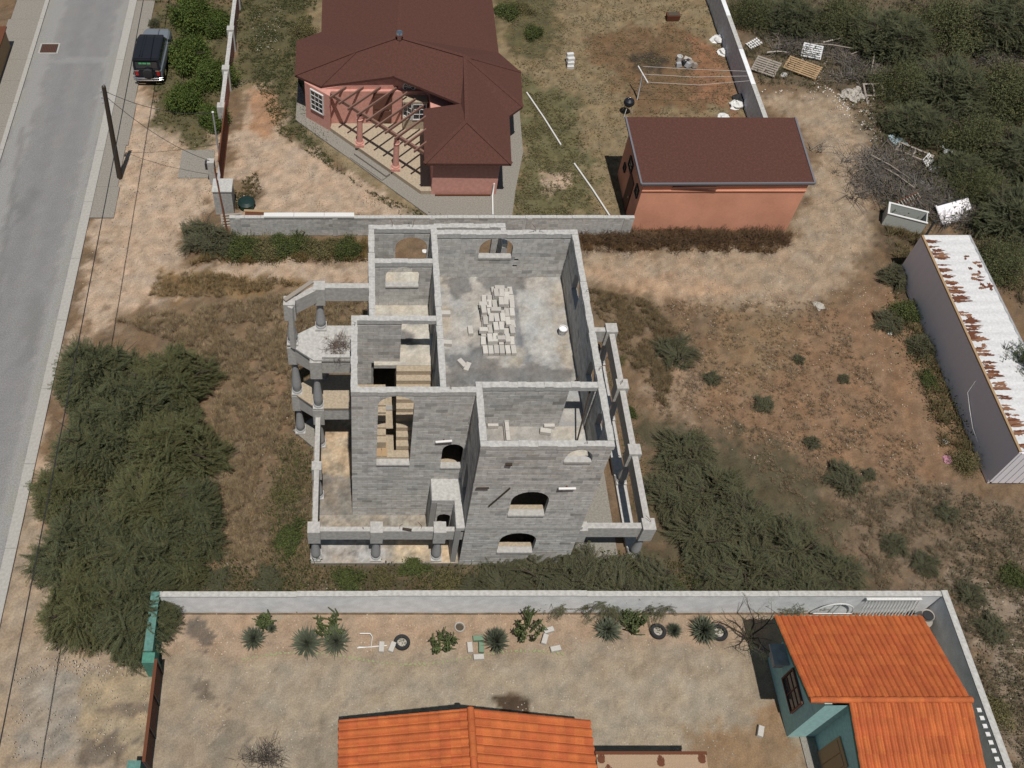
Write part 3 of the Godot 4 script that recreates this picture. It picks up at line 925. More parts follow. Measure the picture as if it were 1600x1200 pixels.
	obj("formwork_board", s, M.grey_wood, h)
	# right-hand verandah
	s = Shape.new()
	s.slab(8.51, 10.55, -0.1, 0.15, -26.5, -17.45)
	obj("verandah_floor", s, M.floor_grey if M.has("floor_grey") else M.pavement, h)
	s = Shape.new()
	s.slab(10.95, 11.4, -0.1, 0.2, -27.4, -17.5)
	obj("plinth_strip", s, M.ring, h)
	var zs := [-17.72, -21.1, -24.35, -27.4]
	for z in zs:
		column(h, Vector3(11.18, 0.2, z), 1.8)
		cube(h, Vector2(11.2, z), 1.8, 2.78, 0.5)
	for i in 3:
		beam_between(h, Vector2(11.2, zs[i] - 0.26), Vector2(11.2, zs[i + 1] + 0.26), 1.9, 2.64, 0.24)
	beam_between(h, Vector2(8.8, -17.72), Vector2(10.94, -17.72), 1.9, 2.64, 0.24)
	beam_between(h, Vector2(8.51, -27.4), Vector2(10.94, -27.4), 1.9, 2.64, 0.24)
	cube(h, Vector2(8.62, -17.62), 1.8, 2.78, 0.4)
	# starter bars left standing on the wall heads
	for q in [[6.8, -27.08], [6.9, -27.1], [7.0, -27.06], [1.3, -27.36], [2.0, -27.38], [2.1, -27.35], [-0.15, -22.4], [8.4, -24.0], [8.4, -20.4], [3.2, -19.61], [7.6, -17.42], [11.2, -24.4], [11.1, -24.3], [11.25, -17.8], [0.2, -17.58], [1.6, -17.58], [2.4, -17.58]]:
		s = Shape.new()
		var y := 9.05 if q[1] < -17.6 or q[0] > 4.0 else 2.6
		if q[0] > 10.0: y = 2.7
		var a := Vector3(q[0], y, q[1])
		s.tube([a, a + Vector3(rng.randf_range(-0.05, 0.05), 0.22, rng.randf_range(-0.05, 0.05)), a + Vector3(rng.randf_range(-0.2, 0.2), 0.36, rng.randf_range(-0.15, 0.15))], 0.009, 0.009, 4)
		obj("starter_bar", s, M.rust, h)


# ------------------------------------------------------------------ neighbours
# A roof given by its corner points and triangles, with a thick edge.
func roof_shell(pts: Dictionary, tris: Array, eaves: Array, thick: float) -> Shape:
	var s := Shape.new()
	for t in tris:
		var p := []
		for k in t:
			p.append(pts[k])
		s.tri(p[0], p[1], p[2], Vector3.UP)
		s.tri(p[0] - Vector3(0, thick, 0), p[1] - Vector3(0, thick, 0), p[2] - Vector3(0, thick, 0), Vector3.DOWN)
	for i in eaves.size():
		var a: Vector3 = pts[eaves[i]]
		var b: Vector3 = pts[eaves[(i + 1) % eaves.size()]]
		s.quad(a, b, b - Vector3(0, thick, 0), a - Vector3(0, thick, 0))
	return s


# A window set on a wall: p bottom left, u along the wall, out its outward side.
func window(parent: Node3D, p: Vector3, u: Vector3, out: Vector3, w: float, h: float, cols: int, rows: int, frame: Material) -> void:
	var f := Shape.new()
	var b := Basis(u, Vector3.UP, out)
	var mid := p + u * w / 2 + Vector3.UP * h / 2
	for e in [[Vector3(0, h / 2 - 0.03, 0), Vector3(w, 0.06, 0.08)], [Vector3(0, -h / 2 + 0.03, 0), Vector3(w, 0.06, 0.08)], [Vector3(w / 2 - 0.03, 0, 0), Vector3(0.06, h - 0.12, 0.08)], [Vector3(-w / 2 + 0.03, 0, 0), Vector3(0.06, h - 0.12, 0.08)]]:
		f.box(mid + b * e[0] + out * 0.03, e[1], b)
	var o := obj("window", f, frame, parent)
	for i in cols:
		for j in rows:
			var g := Shape.new()
			g.box(mid + u * ((i + 0.5) / cols - 0.5) * (w - 0.12) + Vector3.UP * ((j + 0.5) / rows - 0.5) * (h - 0.12) + out * 0.02, Vector3((w - 0.12) / cols - 0.035, (h - 0.12) / rows - 0.035, 0.02), b)
			obj("pane", g, M.glass, o)
	var m := Shape.new()
	for i in range(1, cols):
		m.box(mid + u * (float(i) / cols - 0.5) * (w - 0.12) + out * 0.03, Vector3(0.035, h - 0.12, 0.04), b)
	for j in range(1, rows):
		m.box(mid + Vector3.UP * (float(j) / rows - 0.5) * (h - 0.12) + out * 0.031, Vector3(w - 0.12, 0.035, 0.041), b)
	if cols * rows > 1:
		obj("glazing_bars", m, frame, o)


func make_pink_house() -> void:
	var h := thing("pink_house", "pink bungalow with a broad reddish brown shingle roof and a corner pergola porch", "house")
	var E := 2.6
	var P := {
		"e1": Vector3(-3.5, E, -48.3), "e2": Vector3(-3.48, E, -45.25), "e3": Vector3(-2.08, E, -44.28), "g": Vector3(1.87, 3.45, -44.0), "v": Vector3(5.35, 3.25, -42.0),
		"w1": Vector3(3.45, E, -42.4), "w2": Vector3(3.34, E, -38.17), "w3": Vector3(7.76, E, -38.14), "w4": Vector3(7.97, E, -41.83), "e5": Vector3(8.76, E, -42.6), "e6": Vector3(8.93, E, -45.5),
		"e7": Vector3(7.85, E, -47.2), "e8": Vector3(7.92, E, -60.0), "e9": Vector3(-2.15, E, -60.0), "e10": Vector3(-2.12, E, -49.1),
		"a": Vector3(2.14, 4.4, -46.1), "a2": Vector3(2.8, 4.6, -58.0), "l": Vector3(-0.14, 3.75, -45.75), "r": Vector3(5.7, 4.05, -44.9), "h": Vector3(5.55, 3.45, -40.4),
	}
	var s := roof_shell(P, [["e1", "e2", "l"], ["e2", "e3", "l"], ["e3", "g", "l"], ["l", "g", "a"], ["e10", "e1", "l"], ["e10", "l", "a"], ["e10", "e9", "a2"], ["e10", "a2", "a"], ["e9", "e8", "a2"], ["g", "a", "r"], ["g", "v", "r"],
		["w1", "v", "h"], ["w1", "w2", "h"], ["w2", "w3", "h"], ["w3", "w4", "h"], ["h", "v", "r"], ["w4", "h", "r"], ["w4", "e5", "r"], ["e5", "e6", "r"], ["e6", "e7", "r"], ["e7", "a", "r"], ["e7", "e8", "a2"], ["e7", "a2", "a"]],
		["e1", "e2", "e3", "g", "v", "w1", "w2", "w3", "w4", "e5", "e6", "e7", "e8", "e9", "e10"], 0.14)
	var roof := obj("roof", s, M.pink_shingle, h)
	for e in [["e2", "l"], ["e3", "l"], ["l", "a"], ["a", "r"], ["r", "h"], ["h", "w2"], ["h", "w3"], ["r", "e6"], ["r", "e5"], ["a", "a2"], ["g", "a"]]:
		s = Shape.new()
		var q0: Vector3 = P[e[0]]
		var q1: Vector3 = P[e[1]]
		s.bar(q0 + Vector3(0, 0.012, 0), q1 + Vector3(0, 0.012, 0), 0.2, 0.03)
		obj("ridge_cap", s, M.pink_shingle, roof)
	s = Shape.new()
	s.lathe(Vector3(2.2, 4.36, -45.95), [[0.0, 0.0], [0.13, 0.0], [0.13, 0.22], [0.2, 0.24], [0.21, 0.36], [0.17, 0.46], [0.0, 0.5]], 14)
	obj("roof_vent", s, M.chrome, roof)
	s = Shape.new()
	s.prism(poly([-1.6, -60, -1.6, -48.9, -2.95, -48.0, -2.95, -44.8, -1.55, -43.62, -1.5, -44.02, 3.72, -44.02, 3.85, -43.9, 3.85, -38.6, 7.28, -38.6, 7.28, -42.5, 8.2, -43.1, 8.2, -45.2, 7.2, -46.8, 7.2, -60]), -0.1, 2.46)
	obj("wall", s, M.pink_wall, h)
	s = Shape.new()
	for q in [[-2.0, 2.46, 1.87, 3.3], [1.87, 3.3, 5.2, 3.05]]:
		var p := []
		for z in [-44.4, -44.2]:
			p.append(Vector3(q[0], 2.4, z)); p.append(Vector3(q[2], 2.4, z)); p.append(Vector3(q[2], q[3], z)); p.append(Vector3(q[0], q[1], z))
		s.hexa(p)
	obj("gable", s, M.pink_wall, h)
	# paths and porch
	s = Shape.new()
	s.prism(poly([-3.55, -48, -3.55, -44.6, 3.7, -37.0, 8.0, -37.0, 8.35, -38.9, 9.05, -41.9, 9.2, -46, 8, -47.5, 7, -47.5, 7, -40, 3, -40, -2.5, -45.0]), -0.1, 0.06)
	obj("path", s, M.pavement, h)
	s = Shape.new()
	s.prism(poly([-1.55, -43.6, 3.3, -38.6, 3.85, -38.6, 3.85, -44.0, -1.5, -44.0]), 0.061, 0.3)
	obj("porch_floor", s, M.tan_concrete, h)
	for i in 2:
		s = Shape.new()
		var d := Vector2(0.72, 0.745)
		var nrm := Vector2(-0.745, 0.72)
		var c := Vector2(0.85, -40.95) + nrm * (0.16 + 0.3 * i)
		s.prism(PackedVector2Array([c - d * 1.2 - nrm * 0.15, c + d * 1.2 - nrm * 0.15, c + d * 1.2 + nrm * 0.14, c - d * 1.2 + nrm * 0.14]), 0.06, 0.22 - 0.1 * i)
		obj("porch_step", s, M.pavement, h)
	# pergola
	var pa := Vector3(-1.5, 2.42, -43.85)
	var pb := Vector3(3.38, 2.42, -39.15)
	s = Shape.new()
	s.bar(pa, pb, 0.12, 0.2)
	var pg := obj("pergola", s, M.pergola_wood, h)
	for i in 10:
		var p := pa.lerp(pb, 0.05 + 0.1 * i)
		s = Shape.new()
		var reach := [1.7, 2.3, 2.7, 2.8, 2.8, 2.7, 2.6, 2.1, 1.35, 0.6]
		s.bar(p + Vector3(-0.28, 0.16, 0.3), p + Vector3(0.69, 0, -0.72) * reach[i] + Vector3(0, 0.16, 0), 0.07, 0.14)
		obj("rafter", s, M.pergola_wood, pg)
	for q in [[0.07, -42.2], [2.0, -40.3]]:
		s = Shape.new()
		s.lathe(Vector3(q[0], 0.3, q[1]), [[0.0, 0.18], [0.2, 0.18], [0.22, 0.22], [0.2, 0.27], [0.17, 0.3], [0.165, 0.34], [0.15, 1.7], [0.17, 1.74], [0.18, 1.8], [0.14, 1.84], [0.13, 2.05]], 18)
		s.box(Vector3(q[0], 0.39, q[1]), Vector3(0.48, 0.18, 0.48))
		obj("porch_column", s, M.pink_wall, h)
	# door and windows
	s = Shape.new()
	s.slab(0.8, 1.85, 0.31, 2.35, -44.02, -43.96)
	var door := obj("door", s, M.dark_wood, h)
	for q in [[0.88, 1.28], [1.37, 1.77]]:
		for y in [[0.45, 1.15], [1.3, 2.2]]:
			s = Shape.new()
			s.slab(q[0], q[1], y[0], y[1], -43.965, -43.935)
			obj("panel", s, M.dark_wood, door)
	s = Shape.new()
	s.tube([Vector3(1.74, 1.2, -43.93), Vector3(1.74, 1.3, -43.9)], 0.025)
	obj("handle", s, M.chrome, door)
	var u := Vector3(1.4, 0, 1.18).normalized()
	window(h, Vector3(-2.62, 0.95, -44.5), u, Vector3(-u.z, 0, u.x), 0.95, 1.35, 3, 4, M.white_paint)
	s = Shape.new()
	s.slab(2.45, 3.7, 0.31, 0.95, -44.02, -43.5)
	s.slab(2.4, 3.75, 2.1, 2.2, -44.02, -43.45)
	obj("bay", s, M.tan_concrete, h)
	window(h, Vector3(2.48, 0.96, -43.9), Vector3(0.78, 0, 0.62).normalized(), Vector3(-0.62, 0, 0.78).normalized(), 0.62, 1.1, 2, 3, M.white_paint)
	window(h, Vector3(2.97, 0.96, -43.52), Vector3.RIGHT, Vector3.BACK, 0.75, 1.1, 2, 3, M.white_paint)
	s = Shape.new()
	for k in 16:
		var t0 := TAU * k / 16
		var t1 := TAU * (k + 1) / 16
		s.bar(Vector3(2.75 + 0.33 * cos(t0), 2.66 + 0.33 * sin(t0), -44.17), Vector3(2.75 + 0.33 * cos(t1), 2.66 + 0.33 * sin(t1), -44.17), 0.07, 0.06)
	for k in 4:
		var t := PI * k / 4
		s.bar(Vector3(2.75 + 0.3 * cos(t), 2.66 + 0.3 * sin(t), -44.18), Vector3(2.75 - 0.3 * cos(t), 2.66 - 0.3 * sin(t), -44.18), 0.03, 0.03)
	var rw := obj("round_window", s, M.white_paint, h)
	s = Shape.new()
	s.lathe(Vector3(2.75, 2.66, -44.2), [[0.0, 0.0], [0.32, 0.0], [0.32, 0.012], [0.0, 0.012]], 18, Basis(Vector3.RIGHT, PI / 2))
	obj("pane", s, M.glass, rw)
	window(h, Vector3(7.29, 0.8, -39.6), Vector3(0, 0, -1), Vector3.RIGHT, 1.2, 1.3, 2, 2, M.white_paint)
	window(h, Vector3(8.21, 0.8, -43.5), Vector3(0, 0, -1), Vector3.RIGHT, 1.2, 1.3, 2, 2, M.white_paint)
	s = Shape.new()
	s.tube([Vector3(4.05, 0.12, -38.5), Vector3(7.0, 0.12, -38.5)], 0.05)
	obj("skirting_pipe", s, M.rust, h)
	s = Shape.new()
	s.tube([Vector3(7.1, 0.9, -38.52), Vector3(7.08, 0.15, -38.4), Vector3(7.0, 0.1, -37.05)], 0.05)
	obj("drain_pipe", s, M.white_plastic, h)


func make_shed() -> void:
	var h := thing("orange_shed", "long orange rendered outbuilding with a flat brown shingle roof beside the dirt track", "outbuilding")
	var s := Shape.new()
	s.slab(13.98, 22.05, -0.1, 3.14, -40.2, -36.05)
	obj("wall", s, M.shed_wall, h)
	s = Shape.new()
	s.slab(13.97, 22.06, 2.72, 2.8, -36.055, -36.0)
	obj("string_course", s, M.shed_wall, h)
	var P := {"a": Vector3(13.62, 3.75, -40.35), "b": Vector3(22.25, 3.75, -40.3), "c": Vector3(22.28, 3.3, -35.98), "d": Vector3(13.8, 3.3, -35.92)}
	obj("roof", roof_shell(P, [["a", "b", "c"], ["a", "c", "d"]], ["a", "b", "c", "d"], 0.12), M.pink_shingle, h)
	s = Shape.new()
	s.prism(poly([14.0, -40.2, 22.05, -40.2, 22.05, -36.1, 14.0, -36.1]), 3.141, 3.2)
	obj("parapet", s, M.shed_wall, h)
	for e in [[P.a, P.d], [P.b, P.c], [P.d, P.c]]:
		s = Shape.new()
		s.bar(e[0] + Vector3(0, 0.0, 0), e[1] + Vector3(0, 0.0, 0), 0.09, 0.1)
		obj("roof_flashing", s, M.trim, h)
	s = Shape.new()
	s.bar(Vector3(15.4, 3.06, -35.97), Vector3(17.6, 2.98, -35.94), 0.05, 0.1)
	obj("loose_fascia", s, M.dark_wood, h)
	for q in [[-38.9, 1.9, 0.75, 0.6], [-36.9, 1.9, 0.55, 0.55], [-39.5, 1.1, 0.4, 0.4]]:
		window(h, Vector3(13.97, q[1], q[0]), Vector3(0, 0, 1), Vector3.LEFT, q[2], q[3], 1, 2, M.dark_metal)
	s = Shape.new()
	s.slab(13.93, 13.98, 0.0, 2.0, -38.2, -37.3)
	var d := obj("door", s, M.dark_wood, h)
	s = Shape.new()
	s.tube([Vector3(13.9, 1.0, -37.4), Vector3(13.88, 1.12, -37.4)], 0.025)
	obj("handle", s, M.chrome, d)


func make_walls() -> void:
	# grey block wall between the plots
	var loose := Shape.new()
	var w := thing("block_wall", "low bare grey block wall between the pink house and the unfinished house", "wall")
	block_wall(w, Vector2(-6.5, -35.75), Vector2(13.9, -35.75), 0.0, 1.2, 0.16, [], [1], loose)
	tag(obj("block_courses", loose, M.block, w), "", "", "", "stuff")
	for i in 26:
		var s := Shape.new()
		s.slab(-6.5 + i * 0.785, -6.5 + i * 0.785 + 0.775, 1.2, 1.26 + rng.randf_range(-0.01, 0.015), -35.85, -35.65)
		obj("coping", s, M.ring, w)
	for i in 5:
		var s := Shape.new()
		s.slab(-6.2 + i * 4.9, -5.95 + i * 4.9, 0.0, 1.22, -35.68, -35.62)
		obj("pier", s, M.beam, w)
	for i in 3:
		var s := Shape.new()
		s.slab(-4.75 + i * 1.52, -4.75 + i * 1.52 + 1.5, 1.28, 1.4, -35.9, -35.62)
		tag(obj("white_gutter", s, M.white_plastic), "%s length of white gutter lying end to end on the grey block wall" % ["leftmost", "middle", "rightmost"][i], "gutter", "white gutter lengths on the wall")
	# street wall of the pink house, with piers and a sliding gate
	w = thing("garden_wall", "weathered street wall with concrete piers along the green hedge", "wall")
	var s := Shape.new()
	s.slab(-7.62, -7.47, -0.1, 1.3, -62, -44.2)
	obj("wall", s, M.pink_wall, w)
	s = Shape.new()
	s.slab(-7.66, -7.43, 1.302, 1.37, -62, -44.2)
	obj("coping", s, M.ring, w)
	for z in [-60.0, -55.5, -51.3, -47.6, -44.3]:
		s = Shape.new()
		s.slab(-7.78, -7.36, -0.1, 1.5, z, z + 0.42)
		obj("pier", s, M.beam, w)
	var gt := thing("sliding_gate", "rusty red brown sliding gate of sheet panels at the pink house drive", "gate", Vector3(-7.3, 0, -41.5))
	for i in 6:
		s = Shape.new()
		s.box(Vector3(0, 0.86, -2.3 + i * 0.8), Vector3(0.03, 1.6, 0.78))
		obj("panel", s, M.rust, gt)
	for y in [0.08, 1.66]:
		s = Shape.new()
		s.box(Vector3(0.0, y, -0.3), Vector3(0.07, 0.07, 4.85))
		obj("rail", s, M.rust, gt)
	s = Shape.new()
	s.bar(Vector3(-0.2, 0.1, 2.0), Vector3(-0.2, 0.1, -2.7), 0.16, 0.1)
	obj("track", s, M.grey_wall, gt)
	w = thing("gate_pier", "broad concrete block gate pier by the stacked pallet", "pier", Vector3(-6.95, 0, -37.6))
	s = Shape.new()
	s.box(Vector3(0, 0.8, 0), Vector3(0.95, 1.6, 0.9))
	obj("pier", s, M.beam, w)
	s = Shape.new()
	s.box(Vector3(0, 1.63, 0), Vector3(1.02, 0.06, 0.97))
	obj("cap", s, M.ring, w)
	w = thing("slim_gate_post", "slim grey concrete gate post with a meter box near the driveway slab", "post", Vector3(-7.75, 0, -39.6))
	s = Shape.new()
	s.box(Vector3(0, 0.75, 0), Vector3(0.36, 1.5, 0.36))
	obj("post", s, M.beam, w)
	s = Shape.new()
	s.box(Vector3(-0.25, 1.2, 0), Vector3(0.12, 0.4, 0.3))
	obj("meter_box", s, M.dark_metal, w)
	# concrete panel wall on the right of the garden
	w = thing("concrete_wall", "tall plain grey concrete wall between the garden and the rubbish heap", "wall")
	for i in 6:
		s = Shape.new()
		var z := -42.6 - i * 3.2
		s.slab(22.05, 22.2, -0.1, 1.5, z - 3.19, z)
		obj("panel", s, M.panel_grey, w)
		s = Shape.new()
		s.slab(22.0, 22.25, 1.502, 1.56, z - 3.18, z - 0.01)
		obj("coping", s, M.wall_white if i % 2 else M.ring, w)
	s = Shape.new()
	s.slab(22.0, 22.1, 0, 1.35, -42.5, -40.3)
	obj("gate_leaf", s, M.dark_wood, w)
	# white wall of the front plot
	w = thing("white_boundary_wall", "long whitewashed boundary wall across the front plot, turning back at the right", "wall")
	var k := 0
	for q in [[-7.6, -2.35, 1.56], [-2.35, 0.75, 1.6], [0.75, 8.7, 1.66], [8.7, 16.0, 1.6], [16.0, 22.2, 1.62]]:
		s = Shape.new()
		s.slab(q[0], q[1], -0.1, q[2], -15.42, -15.26)
		obj("panel", s, M.wall_white, w)
		s = Shape.new()
		s.slab(q[0] + 0.002, q[1] - 0.002, q[2] + 0.002, q[2] + 0.05, -15.45, -15.23)
		obj("coping", s, M.ring, w)
		k += 1
	s = Shape.new()
	s.slab(22.22, 22.4, -0.1, 1.66, -15.42, -2.0)
	obj("return_wall", s, M.wall_white, w)
	s = Shape.new()
	s.slab(22.19, 22.43, 1.662, 1.72, -15.45, -2.0)
	obj("coping", s, M.ring, w)
	for i in 22:
		s = Shape.new()
		s.slab(21.95, 22.1, 1.62, 1.68, -11.0 + i * 0.28, -10.86 + i * 0.28)
		obj("grille_bar", s, M.white_paint, w)
	# teal street wall and its gate
	w = thing("teal_wall", "short flaking teal wall end at the corner of the front plot", "wall")
	s = Shape.new()
	s.slab(-7.85, -7.62, -0.1, 1.6, -15.42, -13.1)
	obj("wall", s, M.teal_dark, w)
	s = Shape.new()
	s.slab(-7.9, -7.57, 1.602, 1.66, -15.42, -13.1)
	obj("coping", s, M.teal_faded, w)
	s = Shape.new()
	s.slab(-7.95, -7.5, -0.1, 1.5, -13.095, -12.7)
	obj("pier", s, M.teal_dark, w)
	gt = thing("slatted_gate", "long dark brown slatted driveway gate between teal posts", "gate", Vector3(-7.45, 0, -11.0))
	for i in 12:
		s = Shape.new()
		s.box(Vector3(0, 0.2 + i * 0.115, 0), Vector3(0.03, 0.085, 3.6))
		obj("slat", s, M.dark_wood, gt)
	for z in [-1.78, -0.6, 0.6, 1.78]:
		s = Shape.new()
		s.box(Vector3(0.05, 0.8, z), Vector3(0.05, 1.5, 0.05))
		obj("upright", s, M.dark_metal, gt)
	s = Shape.new()
	s.box(Vector3(0.03, 1.57, 0), Vector3(0.12, 0.04, 3.64))
	obj("rail", s, M.rust, gt)
	s = Shape.new()
	s.box(Vector3(-0.22, 0.06, 0), Vector3(0.2, 0.06, 3.7))
	obj("track", s, M.kerb, gt)
	w = thing("teal_gate_post", "teal gate post with a lamp bracket at the near end of the slatted gate", "post", Vector3(-7.75, 0, -9.0))
	s = Shape.new()
	s.box(Vector3(0, 0.75, 0), Vector3(0.4, 1.5, 0.4))
	obj("post", s, M.teal_dark, w)
	s = Shape.new()
	s.box(Vector3(0, 1.53, 0), Vector3(0.46, 0.06, 0.46))
	obj("cap", s, M.teal_faded, w)


func make_container() -> void:
	var h := thing("shipping_container", "long grey shipping container with a white ribbed roof peeling to rust", "container", Vector3(26.92, 0, -33.2))
	# own axes: x across 2.45, z along 12, y up
	var W := 2.3
	var L := 12.1
	var s := Shape.new()
	var n := 96
	for i in n:
		for side in [[0.0, -1.0], [W, 1.0]]:
			var d0: float = side[1] * (0.012 if i % 4 < 2 else -0.004)
			var d1: float = side[1] * (0.012 if (i + 1) % 4 < 2 else -0.004)
			var z0 := L * i / n
			var z1 := L * (i + 1) / n
			s.quad(Vector3(side[0] + d0, 0.15, z0), Vector3(side[0] + d1, 0.15, z1), Vector3(side[0] + d1, 2.52, z1), Vector3(side[0] + d0, 2.52, z0), Vector3(side[1], 0, 0))
	for z in [0.0, L]:
		s.slab(0.0, W, 0.15, 2.52, z - 0.02, z + 0.02)
	obj("side_panels", s, M.container_paint, h)
	s = Shape.new()
	n = 80
	for i in n:
		var y0 := 2.56 + (0.022 if i % 4 < 2 else 0.0)
		var y1 := 2.56 + (0.022 if (i + 1) % 4 < 2 else 0.0)
		s.quad(Vector3(0.05, y0, L * i / n), Vector3(W - 0.05, y0, L * i / n), Vector3(W - 0.05, y1, L * (i + 1) / n), Vector3(0.05, y1, L * (i + 1) / n), Vector3.UP)
	var roof := obj("roof_panel", s, M.container_roof, h)
	for x in [0.03, W - 0.03]:
		s = Shape.new()
		s.slab(x - 0.05, x + 0.05, 2.5, 2.585, 0, L)
		obj("roof_rail", s, M.wood if x < 1.0 else M.grey_wall, h)
		s = Shape.new()
		s.slab(x - 0.05, x + 0.05, 0.0, 0.15, 0, L)
		obj("bottom_rail", s, M.container_paint, h)
	# rust: flaked patches in ragged outlines, lying on the roof sheet
	for i in 120:
		var near_left := rng.randf() < 0.82
		var at := Vector3(rng.randf_range(0.12, 0.5) if near_left else rng.randf_range(1.5, W - 0.2), 0, rng.randf_range(0.3, L - 0.2))
		if not near_left and at.z > 4.5: at.z *= 0.3
		var a := rng.randf_range(0.12, 0.55) * (1.0 if near_left else 0.5)
		var b := rng.randf_range(0.05, 0.14)
		s = Shape.new()
		var m := 24
		var prev := Vector3.ZERO
		var first := Vector3.ZERO
		for k in m:
			var t := TAU * k / m
			var r := 0.4 + 0.75 * rng.randf()
			var p := at + Vector3(maxf(-at.x + 0.09, a * cos(t) * r), 2.588, b * sin(t) * r)
			if k == 0: first = p
			else: s.tri(at + Vector3(0, 2.589, 0), prev, p, Vector3.UP)
			prev = p
		s.tri(at + Vector3(0, 2.589, 0), prev, first, Vector3.UP)
		obj("rust_patch", s, M.rust if rng.randf() < 0.6 else M.rust_light, roof)
	s = Shape.new()
	for x in [0.25, 0.55, 0.85, 1.15, 1.45, 1.75, 2.05]:
		s.slab(x - 0.14, x + 0.12, 0.1, 2.5, L + 0.025, L + 0.05)
	obj("door", s, M.container_paint, h)
	s = Shape.new()
	s.tube([Vector3(-0.04, 1.9, 8.1), Vector3(-0.05, 1.2, 8.2), Vector3(-0.06, 0.9, 8.9), Vector3(-0.06, 0.6, 9.7), Vector3(-0.05, 0.55, 10.4)], 0.014, 0.014, 5)
	tag(obj("hanging_cable", s, M.white_plastic, h), "thin pale cable hanging down the side")


# One barrel tile: across x (width 1), down the slope along z (length 1), swelling up along y.
func tile_mesh() -> ArrayMesh:
	var s := Shape.new()
	var pts := []
	for i in 9:
		var t := float(i) / 8.0
		var y := 0.085 * pow(sin(PI * clampf(t / 0.72, 0, 1)), 0.8) if t < 0.72 else 0.012 * sin(PI * (t - 0.72) / 0.28)
		pts.append(Vector2(t - 0.5, y))
	for i in 8:
		var a: Vector2 = pts[i]
		var b: Vector2 = pts[i + 1]
		s.quad(Vector3(a.x, a.y, -0.52), Vector3(b.x, b.y, -0.52), Vector3(b.x, b.y + 0.03, 0.52), Vector3(a.x, a.y + 0.03, 0.52), Vector3.UP)
		s.quad(Vector3(a.x, a.y + 0.03, 0.52), Vector3(b.x, b.y + 0.03, 0.52), Vector3(b.x, b.y - 0.03, 0.52), Vector3(a.x, a.y - 0.03, 0.52), Vector3.BACK)
	return s.commit()


# Tiles laid on a slope: corner at the ridge, along runs across the columns, down runs to the eave.
func tile_slope(parent: Node3D, corner: Vector3, along: Vector3, down: Vector3, cols: int, rows: int, mesh: ArrayMesh) -> void:
	var w := along.length() / cols
	var l := down.length() / rows
	var up := along.cross(down).normalized()
	if up.y < 0: up = -up
	var b := Basis(along.normalized() * w, up * 0.85, down.normalized() * l)
	for i in cols:
		for j in rows:
			var o := MeshInstance3D.new()
			o.name = numbered("roof_tile", parent)
			o.mesh = mesh
			o.material_override = M["tile_%d" % rng.randi_range(0, 4)]
			parent.add_child(o, true)
			o.transform = Transform3D(b, corner + along * ((i + 0.5) / cols) + down * ((j + 0.5) / rows) + up * 0.02)


func make_tile_materials() -> void:
	if M.has("tile_0"): return
	for i in 5:
		var m: StandardMaterial3D = M.tile.duplicate()
		var k: float = [0.93, 0.98, 1.0, 1.05, 0.95][i]
		m.albedo_color = srgb(Color(0.58 * k, 0.155 * k * [1, 1, 1.03, 1.06, 0.95][i], 0.052 * k))
		m.resource_name = "tile_%d" % i
		M["tile_%d" % i] = m


